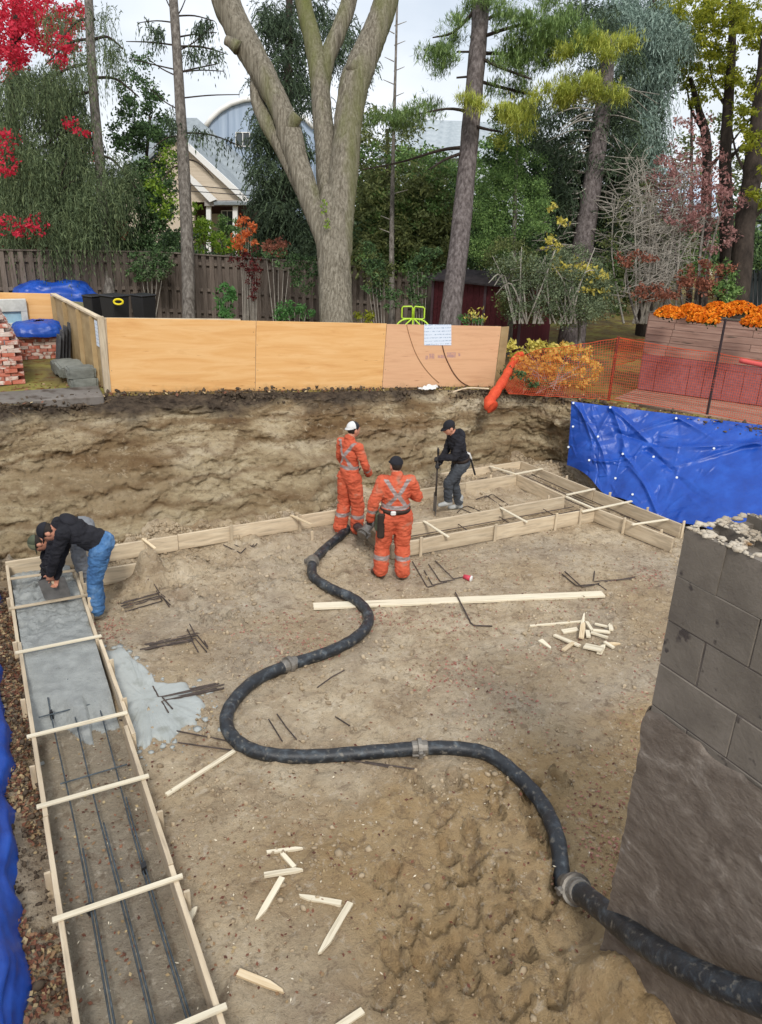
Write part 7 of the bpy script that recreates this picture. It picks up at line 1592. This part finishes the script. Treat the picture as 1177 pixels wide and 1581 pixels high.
def shovel(name, grip, tip, label, bladeM, handM, face, dh=True):
    """round-point shovel: D-grip, shaft, dished blade"""
    g0, t0 = Vector(grip), Vector(tip); d = (t0 - g0).normalized(); ln = (t0 - g0).length; n_ = Vector(face); n_ = (n_ - d * n_.dot(d)).normalized(); s = d.cross(n_); S_ = empty(name, t0, label, 'shovel', 'shovels')
    K = 1.3; e = t0 - d * .29 * K; b = MB(); b.tube([g0 + d * .1, g0 + d * .5 * ln, e + d * .02], [.016, .0165, .019], 8); b.build('shaft', handM, S_, True)
    b = MB(); b.tube([g0 + d * .11, g0 + d * .06 + s * .05, g0 + s * .055, g0 - s * .055, g0 + d * .06 - s * .05, g0 + d * .11], .012, 7); b.build('grip', BLACKM, S_, True)
    A = np.linspace(0, 1, 13); Bv = np.linspace(-1, 1, 11); P_ = []
    for a in A:
        hw = .118 * (1 if a < .62 else math.sqrt(max(0, 1 - ((a - .62) / .40) ** 2)) * .98 + .02); P_.append([tuple(e + d * (.30 * K * a) + s * hw * K * q - n_ * (.028 * (1 - q * q) - .012) + n_ * .02 * (a - .5) ** 2) for q in Bv])
    top = np.array(P_); bot = top - np.array(n_[:]) * .004; r, c = top.shape[:2]; b = MB(); I = lambda i, j: i * c + j
    b.add([tuple(p) for p in top.reshape(-1, 3)] + [tuple(p) for p in bot.reshape(-1, 3)], [(I(i, j), I(i, j + 1), I(i + 1, j + 1), I(i + 1, j)) for i in range(r - 1) for j in range(c - 1)] + [(r * c + I(i, j), r * c + I(i + 1, j), r * c + I(i + 1, j + 1), r * c + I(i, j + 1)) for i in range(r - 1) for j in range(c - 1)])
    b.build('blade', bladeM, S_, True); return S_
M3 = Matrix.Translation((p3.x, p3.y, gz3)) @ Matrix.Rotation(yw3, 4, 'Z'); BLADE = mat('worn_blade', [(.3, rgb('62615f')), (.7, rgb('8a8886'))], 6, rough=.5, metal=.2, bump=.2); SHAFT = mat('dark_shaft', [(.3, rgb('2f2a26')), (.7, rgb('4a423b'))], 8, rough=.6)
shovel('shovel', M3 @ Vector((.0, .40, 1.14)), M3 @ Vector((-.02, .40, -.03)), 'long shovel with dark shaft held upright by the worker in black', BLADE, SHAFT, M3.to_3x3() @ Vector((.3, 1, 0)))
# the two workers bending over the far end of the left form
p4 = onz(151, 948); yw4 = yaw_of(-.97, .26)
J = dict(pelvis=(0, -.15, .95), neck=(.02, .30, 1.22), head=(.0, .44, 1.14), look=(.0, .35, -1), hup=(0, 1, .3), shL=(-.175, .24, 1.17), shR=(.19, .22, 1.15), elL=(-.17, .37, .88), wrL=(-.07, .46, .64), elR=(.18, .31, .86), wrR=(.03, .42, .55), hdL=(.2, .2, -1), hdR=(-.1, .2, -1), cuL=(.8, .2, .0), cuR=(-.8, .2, 0),
         hipL=(-.10, -.13, .91), hipR=(.10, -.13, .91), knL=(-.11, -.02, .49), knR=(.12, .0, .49), anL=(-.12, -.02, .085), anR=(.13, .0, .085), toL=(-.14, .15, .03), toR=(.15, .17, .03)); J = {k: Vector(v) for k, v in J.items()}
g4 = fz(p4.x, p4.y)
E, hd, fr = person('worker in black jacket and blue jeans bending over the form with a shovel', (p4.x, p4.y, g4), yw4, J, [BLK, JEAN, TAPE, SKIN, HAIR, BOOT, SKIN, EYE], OT, None, 1.08, leg=(.105, .082, .085), fold=.009)
cap_hat(E, hd, BLK, 1); R, hipc, sp, fw, rt, L_ = fr
b = MB(); vs, fs = ellipsoid(fr[1] + sp * L_ * .86 - fw * .09, (.13, .06, .12), R); b.add(vs, fs); pchild(E, 'hood', b, BLK)
M4 = Matrix.Translation((p4.x, p4.y, g4)) @ Matrix.Rotation(yw4, 4, 'Z')
tipp = onz(92, 925, .20)
shovel('shovel', M4 @ Vector((-.04, .49, .70)), Vector((tipp.x, tipp.y, .16)), 'square grey shovel pressed into the wet concrete by the worker in jeans', BLADE, WOOD, (-.3, -1, .35))
p5 = onz(128, 908); yw5 = yaw_of(-.99, .1)
J = dict(pelvis=(0, -.05, .84), neck=(0, .37, .80), head=(.0, .50, .69), look=(.0, .35, -1), hup=(0, 1, .1), shL=(-.17, .31, .77), shR=(.17, .31, .77), elL=(-.2, .40, .50), wrL=(-.12, .46, .28), elR=(.19, .44, .48), wrR=(.12, .48, .26), hdL=(.1, .1, -1), hdR=(-.1, .1, -1), cuL=(.8, .3, 0), cuR=(-.8, .3, 0),
         hipL=(-.10, -.04, .82), hipR=(.10, -.04, .82), knL=(-.12, .06, .47), knR=(.12, .06, .47), anL=(-.14, -.03, .085), anR=(.14, -.03, .085), toL=(-.16, .14, .03), toR=(.16, .14, .03)); J = {k: Vector(v) for k, v in J.items()}
E, hd, fr = person('worker in olive cap and grey trousers bent low behind the worker in jeans', (p5.x + .05, p5.y + .05, 0), yw5, J, [BLK, GREYL, TAPE, SKIN, HAIR, BOOT, GLOVE, EYE], OT, None, 1.0, leg=(.10, .08, .082))
cap_hat(E, hd, OLIV, 1, mat('olive_cap', [(.3, rgb('6f7258')), (.7, rgb('8b8d70'))], 8, rough=.8))

# ------------------------------------------------------------------ planks, offcuts, cup
pk0, pk1 = fpt(484, 940, .035), fpt(931, 921, .035)
tag(board('white_plank', pk0, pk1, .135, .035, WOODW), 'long pale plank lying flat across the sand under the hose', 'plank')
def lath(a, b_, w, t, label, name='wood_offcut', point=0.0, m=WOODW, z=.012, group='pointed stakes and offcuts on the sand'):
    p, q = fpt(*a, z), fpt(*b_, z); M_, ln = frame(p, q); h = w / 2
    poly = [(-ln / 2, -h), (ln / 2 - point * ln, -h), (ln / 2, -h + (w if point == 0 else h * .35)), (ln / 2 - point * ln * .15 if point else ln / 2 - .001, h if point == 0 else h * .1), (ln / 2 - point * ln if point else ln / 2 - .002, h), (-ln / 2, h)]
    if point == 0: poly = [(-ln / 2, -h), (ln / 2, -h), (ln / 2, h), (-ln / 2, h)]
    b = MB(); b.prism(poly, -t / 2, t / 2, lambda u, v, ww: Vector((u, v, ww))); o = bpy.data.objects.new(name, b.mesh(name, m)); return tag(place(o, M_ @ Matrix.Rotation(rnd.uniform(-.08, .08), 4, 'X')), label, 'wood', group)
lath((362, 1161), (257, 1229), .038, .02, 'narrow pale lath between the left form and the hose bend')
lath((436, 1357), (397, 1424), .045, .022, 'pointed stake at the left of the group, aimed toward the camera', point=.28)
lath((408, 1353), (468, 1344), .04, .022, 'pointed stake lying crosswise above the left one', point=.2)
lath((527, 1397), (461, 1386), .045, .022, 'pointed stake lying nearly level in the middle', point=.25)
lath((541, 1396), (494, 1476), .048, .022, 'longest pointed stake right of the others', point=.25)
lath((436, 1320), (455, 1341), .035, .02, 'short broken offcut above the crosswise stake')
lath((412, 1318), (468, 1311), .03, .02, 'splintered strip at the top of the stake group', point=.2)
lath((368, 1503), (440, 1532), .05, .02, 'splintered flat offcut with torn end near the bottom of the picture', point=.35, m=WOOD)
lath((289, 1434), (303, 1408), .045, .02, 'small pointed offcut against the right side of the left form', point=.3, z=.05)
lath((520, 1590), (560, 1563), .045, .025, 'pale batten end at the bottom edge of the picture')
lath((818, 968), (898, 961), .028, .022, 'long thin batten at the top of the scrap heap', group='wood scraps in the heap', point=0)
HEAP = [((897, 985), (901, 948), .045, .4, 0, 'upright looking wedge'), ((834, 990), (853, 1003), .07, .9, 0, 'triangular scrap on the left'), ((868, 977), (892, 973), .075, 0, 0, 'squarish scrap at the top left'), ((856, 983), (895, 1000), .055, 0, .01, 'long diagonal scrap'), ((897, 990), (900, 966), .06, .2, .03, 'tapered scrap at the centre'), ((869, 1008), (885, 996), .045, 0, .02, 'small scrap at the lower left'),
        ((902, 1002), (930, 1008), .12, 0, .03, 'broad pale square scrap at the front'), ((925, 1012), (932, 998), .06, .3, .01, 'wedge beside the broad square one'), ((915, 977), (942, 980), .05, 0, .02, 'flat scrap at the upper right'), ((912, 982), (938, 990), .04, 0, .035, 'thin scrap crossing the upper right'), ((933, 995), (947, 1004), .04, 0, .02, 'short stub at the right'), ((938, 996), (957, 995), .045, .4, 0, 'pointed scrap at the far right'), ((905, 966), (914, 980), .04, .2, .04, 'steep narrow scrap at the top'), ((918, 968), (940, 973), .03, 0, .03, 'narrow top right scrap'), ((906, 980), (908, 990), .05, 0, .045, 'stubby scrap on top of the heap'), ((941, 972), (943, 980), .05, 0, .05, 'small end block at the upper right')]
for a, b_, w, pt, z, lab in HEAP: lath(a, b_, w, .02, lab + ' of the wood scrap heap', point=pt, z=.014 + z, group='wood scraps in the heap', m=WOODW if rnd.random() < .7 else WOOD)
# red paper cup with a white lid, lying on its side
cp = fpt(722, 896, .042); cd = (fpt(731, 899, .042) - fpt(713, 893, .042)).normalized(); CU = empty('paper_cup', cp, 'red paper cup with white lid lying on the sand', 'cup')
b = MB(); b.tube([cp - cd * .06, cp + cd * .05], [.030, .041], 18); b.build('cup_body', mat('red_paper', [(.55, .06, .09)], rough=.5, bump=0), CU, True)
b = MB(); b.tube([cp + cd * .046, cp + cd * .052, cp + cd * .062, cp + cd * .066], [.044, .045, .040, .034], 18); b.build('lid', WHITE, CU, True)
# wood chips trodden into the sand
g = np.random.default_rng(6); n = 420; P_ = []
for k in range(n):
    x, y = (g.normal(900, 60), g.normal(990, 30)) if k < 120 else (g.uniform(100, 1000), g.uniform(880, 1570)); p = onz(x, y); P_.append((p.x, p.y, fz(p.x, p.y) + .008))
V, F, a = leaf_quads(np.array(P_), .026, .3, .35, 6); tag(tag(raw_mesh('wood_chips', V, F, WOODW), kind='stuff'), 'pale wood chips scattered over the pit floor', 'wood chips')
